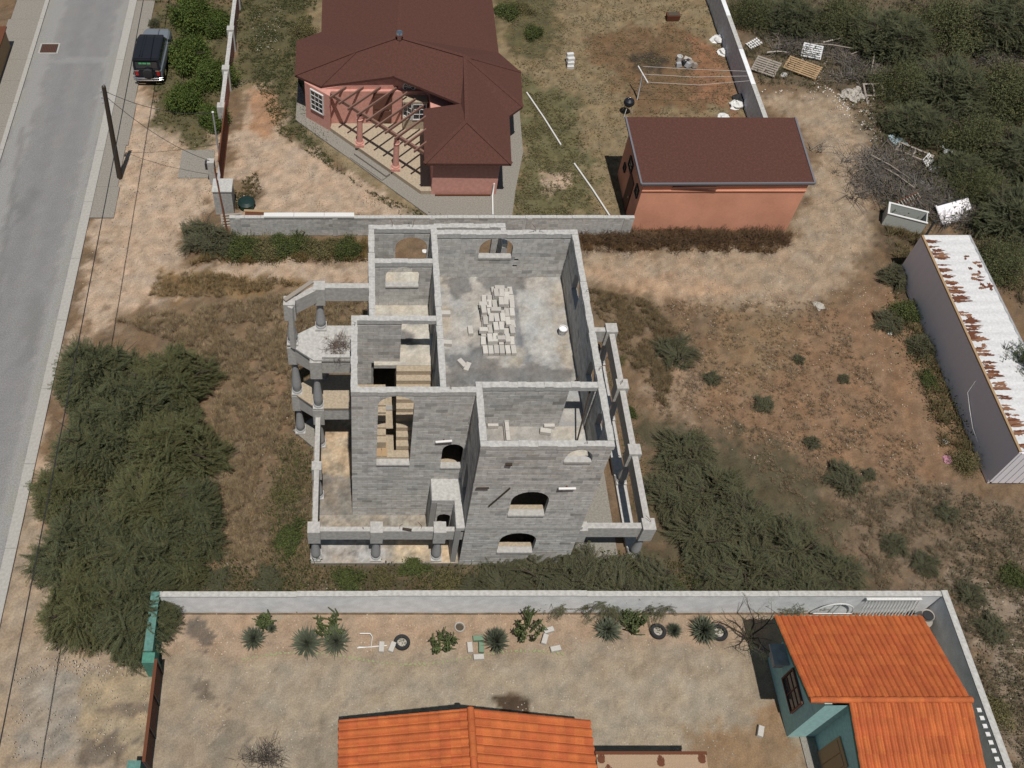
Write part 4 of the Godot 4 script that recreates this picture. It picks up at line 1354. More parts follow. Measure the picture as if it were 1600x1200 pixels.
func make_teal_house() -> void:
	make_tile_materials()
	var h := thing("teal_house", "teal house with an orange tiled gable roof in the front plot's right corner", "house")
	var tm := tile_mesh()
	# roof: ridge along x at z -10.6
	var s := Shape.new()
	var r0 := Vector3(15.1, 3.86, -10.6)
	var r1 := Vector3(20.5, 3.86, -10.6)
	var b0 := Vector3(15.1, 2.76, -13.95)
	var b1 := Vector3(20.5, 2.76, -13.95)
	var f0 := Vector3(16.4, 3.02, -7.3)
	var f1 := Vector3(20.5, 3.02, -7.3)
	var m0 := Vector3(16.4, 3.86, -10.6)
	s = roof_shell({"a": r0, "b": r1, "c": b1, "d": b0}, [["a", "b", "c"], ["a", "c", "d"]], ["a", "b", "c", "d"], 0.1)
	var rf := obj("roof", s, M.teal_dark, h)
	tile_slope(rf, r0, r1 - r0, b0 - r0, 24, 8, tm)
	s = roof_shell({"a": m0, "b": r1, "c": f1, "d": f0}, [["a", "b", "c"], ["a", "c", "d"]], ["a", "b", "c", "d"], 0.1)
	rf = obj("roof", s, M.teal_dark, h)
	tile_slope(rf, m0, r1 - m0, f0 - m0, 18, 6, tm)
	for i in 13:
		s = Shape.new()
		s.tube([r0 + (r1 - r0) * (i / 13.0) + Vector3(0, 0.03, 0.02), r0 + (r1 - r0) * ((i + 1.04) / 13.0) + Vector3(0, 0.045, 0.02)], 0.1, 0.115, 10)
		obj("ridge_tile", s, M["tile_%d" % (i % 5)], h)
	s = Shape.new()
	s.prism(poly([15.65, -13.4, 20.2, -13.4, 20.2, -7.0, 16.65, -7.0, 16.65, -10.45, 15.65, -10.45]), -0.1, 2.72)
	for q in [[15.65, -13.4, -10.45]]:
		s.tri(Vector3(q[0], 2.7, q[1]), Vector3(q[0], 2.7, q[2]), Vector3(q[0], 3.72, q[2]), Vector3.LEFT)
	s.quad(Vector3(15.65, 2.7, -10.449), Vector3(16.66, 2.7, -10.449), Vector3(16.66, 3.72, -10.449), Vector3(15.65, 3.72, -10.449), Vector3.BACK)
	s.quad(Vector3(16.649, 2.7, -10.45), Vector3(16.649, 2.7, -7.0), Vector3(16.649, 2.95, -7.0), Vector3(16.649, 3.7, -10.45), Vector3.LEFT)
	obj("wall", s, M.teal_wall, h)
	window(h, Vector3(15.64, 1.0, -12.3), Vector3(0, 0, 1), Vector3.LEFT, 1.3, 1.15, 2, 3, M.dark_wood)
	s = Shape.new()
	s.slab(15.1, 15.64, 1.75, 1.83, -13.3, -12.5)
	obj("shelf_bracket", s, M.grey_wall, h)
	s = Shape.new()
	s.slab(15.3, 15.62, 1.1, 1.6, -13.2, -12.65)
	obj("air_conditioner", s, M.grey_wall, h)
	s = Shape.new()
	s.slab(16.59, 16.645, 0.1, 2.1, -9.9, -8.9)
	var d := obj("door", s, M.wood, h)
	for q in [[-9.82, -9.42], [-9.38, -8.98]]:
		s = Shape.new()
		s.slab(16.57, 16.592, 0.3, 1.9, q[0], q[1])
		obj("panel", s, M.wood, d)
	s = Shape.new()
	s.slab(16.1, 16.64, -0.1, 0.12, -10.44, -7.0)
	obj("step", s, M.pavement, h)


func make_centre_house() -> void:
	make_tile_materials()
	var h := thing("tiled_house", "front house of which only the orange tiled gable roof shows at the picture's edge", "house")
	var tm := tile_mesh()
	var r0 := Vector3(3.76, 3.55, -10.4)
	var r1 := Vector3(3.76, 3.55, -7.2)
	var l0 := Vector3(-0.66, 2.25, -10.4)
	var l1 := Vector3(-0.66, 2.25, -7.2)
	var e0 := Vector3(8.0, 2.25, -10.4)
	var e1 := Vector3(8.0, 2.25, -7.2)
	var rf := obj("roof", roof_shell({"a": r0, "b": r1, "c": l1, "d": l0}, [["a", "b", "c"], ["a", "c", "d"]], ["a", "b", "c", "d"], 0.1), M.rust, h)
	tile_slope(rf, r1, r0 - r1, l0 - r0, 11, 13, tm)
	rf = obj("roof", roof_shell({"a": r0, "b": r1, "c": e1, "d": e0}, [["a", "b", "c"], ["a", "c", "d"]], ["a", "b", "c", "d"], 0.1), M.rust, h)
	tile_slope(rf, r0, r1 - r0, e0 - r0, 11, 13, tm)
	for i in 8:
		var s := Shape.new()
		s.tube([r0.lerp(r1, i / 8.0) + Vector3(0, 0.06, 0), r0.lerp(r1, (i + 1.05) / 8.0) + Vector3(0, 0.08, 0)], 0.12, 0.135, 10)
		obj("ridge_tile", s, M["tile_%d" % (i % 5)], h)
	var s := Shape.new()
	s.slab(-0.2, 7.6, -0.1, 2.2, -10.0, -6.5)
	obj("wall", s, M.teal_wall, h)
	for q in [[-0.2, 3.76, 7.6]]:
		s = Shape.new()
		s.tri(Vector3(q[0], 2.2, -9.99), Vector3(q[2], 2.2, -9.99), Vector3(q[1], 3.4, -9.99), Vector3.FORWARD)
		obj("gable", s, M.teal_wall, h)
	h = thing("lean_to", "lean-to with a rust stained corrugated metal roof beside the front tiled house", "lean-to")
	s = Shape.new()
	for i in 60:
		var x0 := 8.05 + i * 0.062
		s.quad(Vector3(x0, 2.4 + 0.02 * (i % 2), -9.2), Vector3(x0 + 0.062, 2.4 + 0.02 * ((i + 1) % 2), -9.2), Vector3(x0 + 0.062, 2.2 + 0.02 * ((i + 1) % 2), -6.5), Vector3(x0, 2.2 + 0.02 * (i % 2), -6.5), Vector3.UP)
	obj("roof", s, M.rust_sheet, h)
	s = Shape.new()
	s.slab(8.02, 11.8, 2.34, 2.45, -9.3, -9.2)
	obj("ridge_flashing", s, M.rust, h)
	for q in [[8.2, 9.1], [8.4, 8.7], [10.2, 9.0], [11.6, 9.1], [11.65, 8.4]]:
		s = Shape.new()
		for k in 10:
			var t0 := TAU * k / 10
			var t1 := TAU * (k + 1) / 10
			var rr := 0.8 + 0.3 * sin(k * 7.0)
			s.tri(Vector3(q[0], 2.44 - (9.2 - q[1]) * 0.07, -q[1]), Vector3(q[0] + 0.16 * cos(t0) * rr, 2.43 - (9.2 - q[1]) * 0.07, -q[1] + 0.2 * sin(t0)), Vector3(q[0] + 0.16 * cos(t1) * rr, 2.43 - (9.2 - q[1]) * 0.07, -q[1] + 0.2 * sin(t1)), Vector3.UP)
		obj("rust_patch", s, M.rust, h)
	s = Shape.new()
	s.slab(8.1, 11.7, -0.1, 2.3, -9.05, -8.9)
	obj("wall", s, M.teal_wall, h)


# ------------------------------------------------------------------ plants
# A feathery branchlet, one metre long along z, of many narrow leaflets.
func feather(pairs: int, len: float, wide: float) -> ArrayMesh:
	var s := Shape.new()
	s.col = Color(0.5, 0.42, 0.32)
	s.quad(Vector3(-0.006, 0, 0), Vector3(0.006, 0, 0), Vector3(0.003, -0.06, 1), Vector3(-0.003, -0.06, 1), Vector3.UP)
	for i in pairs:
		var t := (i + 0.7) / pairs
		var root := Vector3(0, -0.06 * t * t, t)
		for side in [-1.0, 1.0]:
			var d := Vector3(side * rng.randf_range(0.7, 1.0), rng.randf_range(-0.25, 0.5), rng.randf_range(0.3, 0.8)).normalized()
			var l := len * (1.0 - 0.5 * t) * rng.randf_range(0.8, 1.2)
			var w := Vector3(-d.z, 0.3, d.x * 1.0).normalized() * wide
			var k := rng.randf_range(0.8, 1.2)
			s.col = Color(k, k, k)
			s.quad(root - w * 0.4, root + w * 0.4, root + d * l * 0.6 + w, root + d * l - w * 0.2)
	return s.commit()


# A loose ball of leaves, about one metre across.
func leaf_clump(count: int, size: float, narrow: float) -> ArrayMesh:
	var s := Shape.new()
	for i in count:
		var p := Vector3(rng.randfn(), rng.randfn() * 0.8, rng.randfn()) * 0.26
		var d := (p.normalized() + Vector3(rng.randfn(), rng.randfn() + 0.3, rng.randfn()) * 0.6).normalized()
		var w := d.cross(Vector3(rng.randfn(), rng.randfn(), rng.randfn())).normalized() * size * narrow
		var l := size * rng.randf_range(0.7, 1.2)
		var k := rng.randf_range(0.75, 1.25)
		s.col = Color(k, k, k * 0.95)
		s.quad(p, p + d * l * 0.5 + w, p + d * l, p + d * l * 0.5 - w)
	return s.commit()


# A tangle of bare sticks, about one metre across.
func twig_clump(count: int) -> ArrayMesh:
	var s := Shape.new()
	for i in count:
		var p := Vector3(rng.randf_range(-0.2, 0.2), 0, rng.randf_range(-0.2, 0.2))
		var q := p + Vector3(rng.randfn() * 0.4, rng.randf_range(0.15, 0.6), rng.randfn() * 0.4)
		var k := rng.randf_range(0.7, 1.3)
		s.col = Color(k, k, k)
		s.tube([p, (p + q) / 2 + Vector3(0, 0.08, 0), q], 0.012, 0.004, 3)
	return s.commit()


func grass_tuft(count: int, h: float) -> ArrayMesh:
	var s := Shape.new()
	for i in count:
		var a := rng.randf() * TAU
		var p := Vector3(cos(a), 0, sin(a)) * rng.randf_range(0.0, 0.12)
		var d := Vector3(cos(a) * rng.randf_range(0.2, 1.1), 1.0, sin(a) * rng.randf_range(0.2, 1.1)).normalized() * h * rng.randf_range(0.6, 1.2)
		var w := Vector3(-sin(a), 0, cos(a)) * 0.012
		var k := rng.randf_range(0.7, 1.3)
		s.col = Color(k, k, k)
		s.tri(p - w, p + w, p + d)
	return s.commit()


func tint(c: Color, spread: float) -> Color:
	var k := rng.randf_range(1.0 - spread, 1.0 + spread) * 1.02
	var g := rng.randf_range(-0.08, 0.08)
	return Color(c.r * k * (1.0 + g), c.g * k, c.b * k * (1.0 - g))


# A spreading tree or bush: limbs from the foot, and a crown of sprays that lie outward over an uneven dome.
func make_tree(called: String, label: String, category: String, group: String, r: float, hgt: float, count: int, leaf: ArrayMesh, m: Material, c: Color, size: float, upright: float, woody := true) -> Node3D:
	var t := thing(called, label, category, Vector3.ZERO, 0.0, group)
	var s := Shape.new()
	var limbs := 7 if woody else 4
	for i in limbs:
		var a := TAU * (i + rng.randf() * 0.6) / limbs
		var q := rng.randf_range(0.45, 0.85)
		var tip := Vector3(cos(a) * r * q, hgt * rng.randf_range(0.55, 0.85), sin(a) * r * q)
		var mid := Vector3(tip.x * 0.45, tip.y * 0.55, tip.z * 0.45) + Vector3(rng.randfn(), 0, rng.randfn()) * 0.1
		s.tube([Vector3(cos(a), 0, sin(a)) * 0.06 - Vector3(0, 0.1, 0), mid * 0.5 + Vector3(0, 0.1 * hgt, 0), mid, tip], 0.035 * hgt, 0.01, 5)
		for k in 3:
			var e := tip + Vector3(rng.randfn() * 0.14 * r, rng.randf_range(-0.1, 0.1) * hgt, rng.randfn() * 0.14 * r)
			s.tube([mid.lerp(tip, 0.3 * k), (mid.lerp(tip, 0.3 * k) + e) / 2 + Vector3(0, 0.08, 0), e], 0.012 * hgt, 0.005, 4)
	obj("trunk", s, M.bark, t)
	var places := []
	var ph := rng.randf() * 50.0
	for i in count:
		var a := rng.randf() * TAU
		var lump := 0.82 + 0.3 * nz.get_noise_2d(ph + cos(a) * 14.0, sin(a) * 14.0) * 2.0
		var q := sqrt(rng.randf())
		var rr := r * lump * q
		var dome := hgt * sqrt(maxf(0.0, 1.0 - q * q * 0.9)) * (0.86 + 0.35 * nz2.get_noise_2d(ph + cos(a) * rr * 16.0, sin(a) * rr * 16.0))
		var depth := rng.randf() * rng.randf() * 0.75
		var p := Vector3(cos(a) * rr, maxf(0.12, dome * (1.0 - depth)), sin(a) * rr)
		if nz2.get_noise_2d(ph * 3.0 + p.x * 26.0, p.z * 26.0) < -0.1 and rng.randf() < 0.8:
			p.y *= rng.randf_range(0.35, 0.7)
		var out := (Vector3(cos(a) * (0.3 + q), upright * (1.1 - q), sin(a) * (0.3 + q)) + Vector3(rng.randfn(), rng.randfn() * 0.5, rng.randfn()) * 0.45 + Vector3(nz.get_noise_2d(ph + p.x * 22.0, p.z * 22.0), 0.0, nz.get_noise_2d(ph + 70.0 + p.x * 22.0, p.z * 22.0)) * 3.2).normalized()
		var side := out.cross(Vector3.UP)
		side = Vector3.RIGHT if side.length() < 0.05 else side.normalized()
		var b := Basis(side, side.cross(out) * -1.0, out)
		var k := size * rng.randf_range(0.65, 1.25)
		places.append(Transform3D(b.scaled(Vector3(k, k, k)), p - out * k * 0.45))
	grown("crown", leaf, m, places, c, t)
	return t


# All sprays of one crown joined into a real mesh; copies of the tree share it.
func grown(called: String, leaf: ArrayMesh, m: Material, places: Array, c: Color, parent: Node3D) -> MeshInstance3D:
	var a := leaf.surface_get_arrays(0)
	var v0: PackedVector3Array = a[Mesh.ARRAY_VERTEX]
	var n0: PackedVector3Array = a[Mesh.ARRAY_NORMAL]
	var c0: PackedColorArray = a[Mesh.ARRAY_COLOR]
	var sets := []
	for i in 12:
		var k := tint(c, 0.32)
		var cs := PackedColorArray()
		for q in c0:
			cs.append(q * k)
		sets.append(cs)
	var s := Shape.new()
	for x in places:
		s.v.append_array(x * v0)
		var b: Basis = x.basis.orthonormalized()
		s.n.append_array(Transform3D(b, Vector3.ZERO) * n0)
		s.c.append_array(sets[rng.randi_range(0, 11)])
	return obj(called, s, m, parent)


func make_plants() -> void:
	var thorn := feather(17, 0.115, 0.019)
	var leafy := leaf_clump(34, 0.17, 0.3)
	var fine := leaf_clump(44, 0.12, 0.22)
	var sticks := twig_clump(16)
	var olive := Color(0.080, 0.087, 0.044)
	# big thorn trees along the street
	var proto := make_tree("thorn_tree", "", "tree", "thorn trees by the street", 2.25, 3.0, 2700, thorn, M.thorn_leaf, olive, 0.84, 0.75)
	var proto2 := make_tree("thorn_tree", "", "tree", "thorn trees by the street", 2.0, 2.7, 2400, thorn, M.thorn_leaf, Color(0.092, 0.094, 0.042), 0.8, 0.85)
	var spots := [
		[Vector2(-11.62, -25.87), 0.95, "northernmost dark olive thorn tree overhanging the kerb, with yellowish sprays"], [Vector2(-8.43, -25.69), 1.0, "dark olive thorn tree at the upper right of the roadside clump, next to dry grass"],
		[Vector2(-11.05, -22.19), 0.95, "thorn tree of the roadside clump leaning over the kerb, third from its top"], [Vector2(-7.95, -22.19), 1.05, "thorn tree in the middle of the roadside clump, on its house side"],
		[Vector2(-10.87, -17.72), 1.0, "thorn tree of the roadside clump nearest the road, just below the kerb gap"], [Vector2(-8.60, -19.04), 1.1, "thorn tree at the heart of the roadside clump with the densest crown"],
		[Vector2(-6.96, -18.91), 0.8, "smaller thorn tree bulging from the roadside clump toward the house verandah"], [Vector2(-10.51, -15.34), 0.95, "thorn tree at the lower left corner of the roadside clump above rubble"],
		[Vector2(-8.86, -15.04), 0.95, "lowest thorn tree of the roadside clump, drooping beside the teal wall end"], [Vector2(-7.14, -16.94), 0.68, "thorn tree whose sprays hang over the left end of the white wall"],
		[Vector2(-9.76, -23.75), 1.05, "thorn tree filling the upper middle of the roadside clump"], [Vector2(-11.92, -19.85), 0.85, "thorn tree bulging over the kerb half way down the roadside clump"], [Vector2(-8.98, -17.07), 1.05, "thorn tree at the centre of the roadside clump's lower half"],
	]
	for i in spots.size():
		var at := Vector3(spots[i][0].x, 0, spots[i][0].y)
		var k: float = spots[i][1]
		var src := proto if i % 2 == 0 else proto2
		if i < 2:
			src.position = at
			src.scale = Vector3(k, k, k)
			src.set_meta("label", spots[i][2])
		else:
			copy(src, at, i * 1.9, spots[i][2], Vector3(k, k * (0.9 + 0.05 * (i % 4)), k))
	# lower thorn scrub right of the house
	var low := make_tree("thorn_bush", "", "bush", "thorn scrub right of the house", 1.45, 1.2, 720, thorn, M.thorn_leaf, Color(0.105, 0.107, 0.06), 0.56, 0.6)
	spots = [
		[Vector2(14.14, -22.37), 1.0, "sprawling thorn bush at the top of the scrub beside the right verandah"], [Vector2(13.18, -20.18), 0.95, "thorn bush pressed against the right verandah beam"], [Vector2(14.98, -20.49), 1.1, "broad thorn bush in the middle of the right scrub, above bare soil"],
		[Vector2(14.02, -18.41), 1.0, "thorn bush below the middle of the right scrub, near the verandah corner"], [Vector2(15.97, -18.99), 1.05, "dense thorn bush at the centre of the right scrub"], [Vector2(15.74, -16.86), 1.1, "thorn bush of the right scrub closest to the white wall"],
		[Vector2(17.64, -17.84), 1.1, "thorn bush with bare radiating twigs on the right of the scrub"], [Vector2(17.34, -16.18), 0.95, "low thorn bush leaning on the white wall, right of the others"], [Vector2(19.05, -16.77), 0.9, "outermost thorn bush at the lower right end of the scrub"],
		[Vector2(14.11, -16.68), 0.75, "small thorn bush by the fallen metal strip behind the white wall"],
	]
	for i in spots.size():
		var at := Vector3(spots[i][0].x, 0, spots[i][0].y)
		var k: float = spots[i][1]
		if i == 0:
			low.position = at
			low.set_meta("label", spots[i][2])
		else:
			copy(low, at, i * 2.3, spots[i][2], Vector3(k, k, k))
	# green roadside hedge in front of the pink house
	var hedge := make_tree("hedge_bush", "", "bush", "green bushes along the garden wall", 1.25, 1.5, 620, leafy, M.broad_leaf, Color(0.075, 0.105, 0.025), 0.55, 0.9, false)
	spots = [[Vector2(-10.18, -53.60), 1.25, "uppermost green hedge bush above the parked car"], [Vector2(-8.64, -52.95), 0.95, "hedge bush against the garden wall at the picture's top"], [Vector2(-10.00, -49.81), 1.2, "green hedge bush beside the parked car"], [Vector2(-8.34, -48.02), 1.05, "dark hedge bush against the wall, level with the car's rear"], [Vector2(-9.83, -45.98), 1.0, "yellowing hedge bush just behind the parked car"], [Vector2(-8.05, -44.32), 0.8, "bright lime green hedge bush at the lower end by the gate"]]
	for i in spots.size():
		var at := Vector3(spots[i][0].x, 0, spots[i][0].y)
		var k: float = spots[i][1]
		if i == 0:
			hedge.position = at
			hedge.scale = Vector3(k, k, k)
			hedge.set_meta("label", spots[i][2])
		else:
			copy(hedge, at, i * 1.3, spots[i][2], Vector3(k, k * 0.95, k))
	# thicket at the back right
	var wild := make_tree("thicket_tree", "", "tree", "thicket behind the rubbish heap", 2.1, 2.3, 620, fine, M.broad_leaf, Color(0.105, 0.108, 0.05), 0.75, 0.8)
	var wild2 := make_tree("thicket_thorn", "", "tree", "thicket behind the rubbish heap", 2.2, 2.2, 2000, thorn, M.thorn_leaf, Color(0.092, 0.098, 0.052), 0.66, 0.6)
	spots = [
		[Vector2(24.29, -53.96), 0.8, "leafy thicket tree just right of the concrete wall top"], [Vector2(26.47, -53.31), 0.9, "leafy thicket tree above the white broken pallet"], [Vector2(29.26, -52.71), 1.0, "leafy thicket tree at the top, right of the stick heap"], [Vector2(31.74, -50.82), 1.2, "large feathery thicket tree at the top of the rubbish heap"],
		[Vector2(35.20, -52.07), 1.2, "thicket tree second from the top right corner"], [Vector2(38.64, -52.07), 1.3, "thicket tree in the top right corner"], [Vector2(31.33, -46.91), 0.9, "thicket tree right of the upright wooden frame"], [Vector2(33.68, -46.34), 1.15, "round dense thicket tree in the middle of the back scrub"],
		[Vector2(36.73, -45.78), 1.2, "thicket tree on the right edge below the corner"], [Vector2(31.05, -43.57), 0.8, "low thicket tree above the blue tarpaulin scraps"], [Vector2(33.65, -41.99), 1.0, "thicket tree above the pale sheet in the scrub"], [Vector2(35.39, -40.49), 1.1, "thicket tree on the right edge, half way down the scrub"],
		[Vector2(32.81, -38.48), 0.75, "thicket tree right of the discarded freezer lid"], [Vector2(33.55, -36.20), 1.0, "bright leafy thicket tree on the right edge behind the container"], [Vector2(31.58, -33.13), 0.8, "thicket tree standing close behind the container roof"], [Vector2(32.34, -40.16), 0.6, "small thicket tree below the pale sheet"],
	]
	for i in spots.size():
		var at := Vector3(spots[i][0].x, 0, spots[i][0].y)
		var k: float = spots[i][1]
		var src := wild if i % 2 == 0 else wild2
		if i < 2:
			src.position = at
			src.scale = Vector3(k, k, k)
			src.set_meta("label", spots[i][2])
		else:
			copy(src, at, i * 2.1, spots[i][2], Vector3(k, k, k))
	# shrubs round the house and the walls
	var shrub := make_tree("green_shrub", "", "shrub", "green shrubs on the plot", 0.85, 0.8, 240, leafy, M.broad_leaf, Color(0.085, 0.105, 0.036), 0.5, 0.8, false)
	var dull := make_tree("scrub_bush", "", "shrub", "dull scrub bushes on the plot", 0.85, 0.75, 420, thorn, M.thorn_leaf, Color(0.10, 0.098, 0.056), 0.46, 0.9, false)
	var gs := [
		[Vector2(-5.98, -34.75), 0.7, "first green shrub from the left along the grey block wall"], [Vector2(-4.68, -34.49), 0.75, "low shrub between two greener ones at the grey block wall"], [Vector2(-3.07, -34.83), 0.85, "yellowing shrub right of the bright green one at the block wall"], [Vector2(-1.36, -34.74), 0.8, "grey green shrub third from the house along the block wall"],
		[Vector2(-5.33, -34.74), 0.9, "green shrub at the block wall, left of the house corner, second from the wall end"], [Vector2(-3.88, -34.83), 1.0, "bright green shrub half way along the grey block wall"], [Vector2(-2.25, -34.52), 1.0, "shrub near the house corner below the grey block wall"], [Vector2(-0.48, -34.52), 0.9, "shrub touching the house's upper left corner"],
		[Vector2(-3.10, -20.46), 0.8, "small green shrub in dry grass left of the verandah"], [Vector2(-2.88, -18.38), 0.9, "green shrub left of the front left verandah column"], [Vector2(-0.38, -16.54), 0.75, "bright green shrub in front of the verandah, second column"], [Vector2(1.02, -16.68), 0.6, "shrub growing before the middle verandah column"],
		[Vector2(2.19, -17.19), 0.7, "dry tinged shrub between the middle and right verandah columns"], [Vector2(3.57, -16.40), 0.8, "low shrub before the house's front wall, left of its arches"], [Vector2(9.90, -16.45), 1.1, "green shrub at the foot of the right verandah beam"], [Vector2(11.48, -16.63), 1.0, "green shrub below the right verandah's corner column"],
		[Vector2(8.64, -16.36), 0.9, "green shrub under the lowest arched window's right side"], [Vector2(12.17, -16.22), 0.8, "yellowish green shrub by the metal strip behind the white wall"], [Vector2(12.16, -27.55), 0.45, "bright weed inside the right verandah near its far column"], [Vector2(12.15, -24.69), 0.4, "bright weed inside the right verandah half way along"],
		[Vector2(9.23, -54.73), 1.0, "round green shrub at the back of the garden, left of two"], [Vector2(10.29, -54.99), 0.9, "dark round shrub at the garden's top edge"], [Vector2(10.73, -52.51), 0.8, "shrub with a pale stone below it in the garden"], [Vector2(26.21, -22.03), 0.8, "green shrub by the near end of the container"], [Vector2(26.17, -26.45), 0.6, "weedy shrub half way along the container's shaded side"],
		[Vector2(26.43, -30.43), 0.9, "bushy shrub near the far end of the container"], [Vector2(-3.31, -52.74), 1.0, "shrub in the shade left of the pink house roof"], [Vector2(22.62, -14.03), 0.6, "shrub outside the return wall near its corner"], [Vector2(23.58, -11.34), 0.9, "shrub at the right edge outside the return wall"], [Vector2(26.35, -16.68), 0.7, "shrub on the right edge above the orange roof"],
	]
	var shrub2 := make_tree("green_shrub", "", "shrub", "green shrubs on the plot", 0.9, 0.65, 190, fine, M.broad_leaf, Color(0.14, 0.125, 0.06), 0.55, 0.8, false)
	for i in gs.size():
		var at := Vector3(gs[i][0].x, 0, gs[i][0].y)
		var k: float = gs[i][1]
		if i == 0:
			shrub.position = at
			shrub.set_meta("label", gs[i][2])
		elif i == 1:
			shrub2.position = at
			shrub2.set_meta("label", gs[i][2])
		else:
			copy(shrub2 if i % 5 == 1 or i % 5 == 3 else shrub, at, i * 1.7, gs[i][2], Vector3(k * (0.8 + 0.15 * (i % 3)), k * (0.7 + 0.15 * (i % 4)), k * (1.1 - 0.12 * (i % 3))))
	var ds := [
		[Vector2(14.90, -27.92), 1.2, "dark scrub bush on pale soil right of the verandah's far end"], [Vector2(18.28, -25.11), 0.6, "small dark bush in the middle of the red soil"], [Vector2(20.74, -21.24), 1.0, "grey green bush at the lower edge of the red soil"], [Vector2(19.90, -23.07), 0.45, "tiny bush beside white litter on the red soil"],
		[Vector2(21.93, -18.09), 0.7, "scrub bush right of the thorn scrub"], [Vector2(22.95, -17.24), 0.7, "scrub bush above the white wall's corner"], [Vector2(24.59, -19.61), 0.6, "scrub bush below the container's near end"], [Vector2(21.94, -21.46), 0.4, "low bush on the lot between the container and the scrub"], [Vector2(25.32, -29.84), 0.9, "scrub bush on the track's edge by the container"],
		[Vector2(26.52, -32.68), 1.0, "scrub bush left of the container's far corner"], [Vector2(26.34, -28.30), 0.8, "scrub bush leaning on the container's shaded side"], [Vector2(24.33, -15.90), 0.7, "scrub bush outside the wall corner, nearest it"], [Vector2(22.82, -13.06), 0.6, "scrub bush outside the return wall opposite the tiled ridge"], [Vector2(24.60, -14.58), 0.8, "scrub bush on the right lot below the shrub at the edge"],
		[Vector2(-7.93, -35.22), 1.5, "large dark bush at the left end of the grey block wall"], [Vector2(-6.94, -34.87), 1.0, "dark bush under the leaning iron bar at the wall end"], [Vector2(7.72, -16.82), 2.1, "bushy thorn sapling under the lowest arched window"], [Vector2(5.97, -16.45), 1.2, "thorn sapling before the front wall, left of the lowest arch"], [Vector2(9.70, -16.32), 1.9, "thorn sapling whose sprays hang over the white wall"],
		[Vector2(11.59, -16.23), 1.5, "thorn sapling hanging over the white wall, right of another"], [Vector2(22.60, -10.44), 0.6, "scrub bush by the picture's lower right edge"], [Vector2(22.29, -26.53), 0.35, "tiny bush on red soil toward the container"], [Vector2(20.52, -27.63), 0.35, "tiny bush on the pale lot below the track"], [Vector2(16.27, -26.53), 0.5, "small bush on the lot right of the pale patch"],
		[Vector2(-5.62, -16.54), 0.8, "scrub bush above the white wall's left part"], [Vector2(-3.57, -16.54), 0.8, "scrub bush above the white wall, second from its left end"], [Vector2(4.70, -16.27), 0.8, "scrub bush between the front wall and the white wall"], [Vector2(-12.62, -53.50), 0.5, "dry bush growing in the pavement above the parked car"],
	]
	for i in ds.size():
		var at := Vector3(ds[i][0].x, 0, ds[i][0].y)
		var k: float = ds[i][1]
		if i == 0:
			dull.position = at
			dull.scale = Vector3(k, k, k)
			dull.set_meta("label", ds[i][2])
		else:
			copy(dull, at, i * 1.1, ds[i][2], Vector3(k, k * (0.8 + 0.12 * (i % 4)), k))
	# dead brush: along the shed, on the balcony, in the rubbish heap
	var places := []
	var tints := []
	for i in 260:
		var t := rng.randf()
		var at := Vector3(lerpf(11.2, 21.8, t), 0, -35.3 + rng.randfn() * 0.3)
		places.append(Transform3D(Basis(Vector3.UP, rng.randf() * TAU).scaled(Vector3.ONE * rng.randf_range(0.5, 1.1)), at))
		tints.append(tint(Color(0.13, 0.085, 0.05), 0.4))
	tag(many("dead_brush", sticks, M.twig, places, tints), "brown dead brush heaped along the foot of the orange outbuilding", "brush", "", "stuff")
	places = []
	tints = []
	for i in 34:
		places.append(Transform3D(Basis(Vector3.UP, rng.randf() * TAU).scaled(Vector3(0.55, 0.35, 0.55) * rng.randf_range(0.7, 1.1)), Vector3(-0.75 + rng.randfn() * 0.25, 6.52, -23.45 + rng.randfn() * 0.28)))
		tints.append(tint(Color(0.19, 0.15, 0.13), 0.4))
	tag(many("dry_twigs", sticks, M.twig, places, tints), "heap of dry grey twigs on the upper balcony slab", "brush", "", "stuff")
	places = []
	tints = []
	for q in [Vector2(28.50, -52.17), Vector2(29.52, -50.30), Vector2(29.65, -48.78), Vector2(29.01, -51.23), Vector2(29.06, -40.32), Vector2(28.60, -41.07), Vector2(27.72, -39.33), Vector2(28.28, -52.82), Vector2(31.15, -38.36), Vector2(30.84, -52.17), Vector2(29.28, -38.84), Vector2(29.64, -37.88), Vector2(26.77, -51.54), Vector2(33.57, -52.17), Vector2(33.09, -45.05), Vector2(36.21, -45.61), Vector2(32.16, -37.41), Vector2(33.32, -47.90), Vector2(38.33, -50.30)]:
		for i in 60:
			places.append(Transform3D(Basis.from_euler(Vector3(rng.randfn() * 0.6, rng.randf() * TAU, 0)).scaled(Vector3(1.5, 0.7, 1.5) * rng.randf_range(0.6, 1.2)), Vector3(q.x + rng.randfn() * 0.8, 0.05, q.y + rng.randfn() * 0.6)))
			tints.append(tint(Color(0.17, 0.15, 0.13), 0.45))
	tag(many("brushwood", sticks, M.twig, places, tints), "grey tangle of cut brushwood in the rubbish heap behind the concrete wall", "brushwood", "", "stuff")
	# agaves and cacti of the front plot
	var ag := thing("agave", "", "agave", Vector3.ZERO, 0.0, "agaves along the white wall")
	var s := Shape.new()
	for i in 300:
		var a := i * 2.39996
		var t := i / 300.0
		var d := Vector3(cos(a) * (0.25 + t), 1.5 - t * 1.05, sin(a) * (0.25 + t)).normalized().lerp(Vector3(rng.randfn(), rng.randfn() + 0.5, rng.randfn()).normalized(), 0.16).normalized()
		var l := rng.randf_range(0.34, 0.52)
		var w := Vector3(-sin(a), 0, cos(a)) * 0.019
		var p := Vector3(cos(a), 0, sin(a)) * 0.06 * t + Vector3(0, 0.12 + 0.18 * (1 - t), 0)
		var k := rng.randf_range(0.7, 1.3)
		s.col = Color(k, k, k)
		var up := d.cross(w).normalized() * 0.02
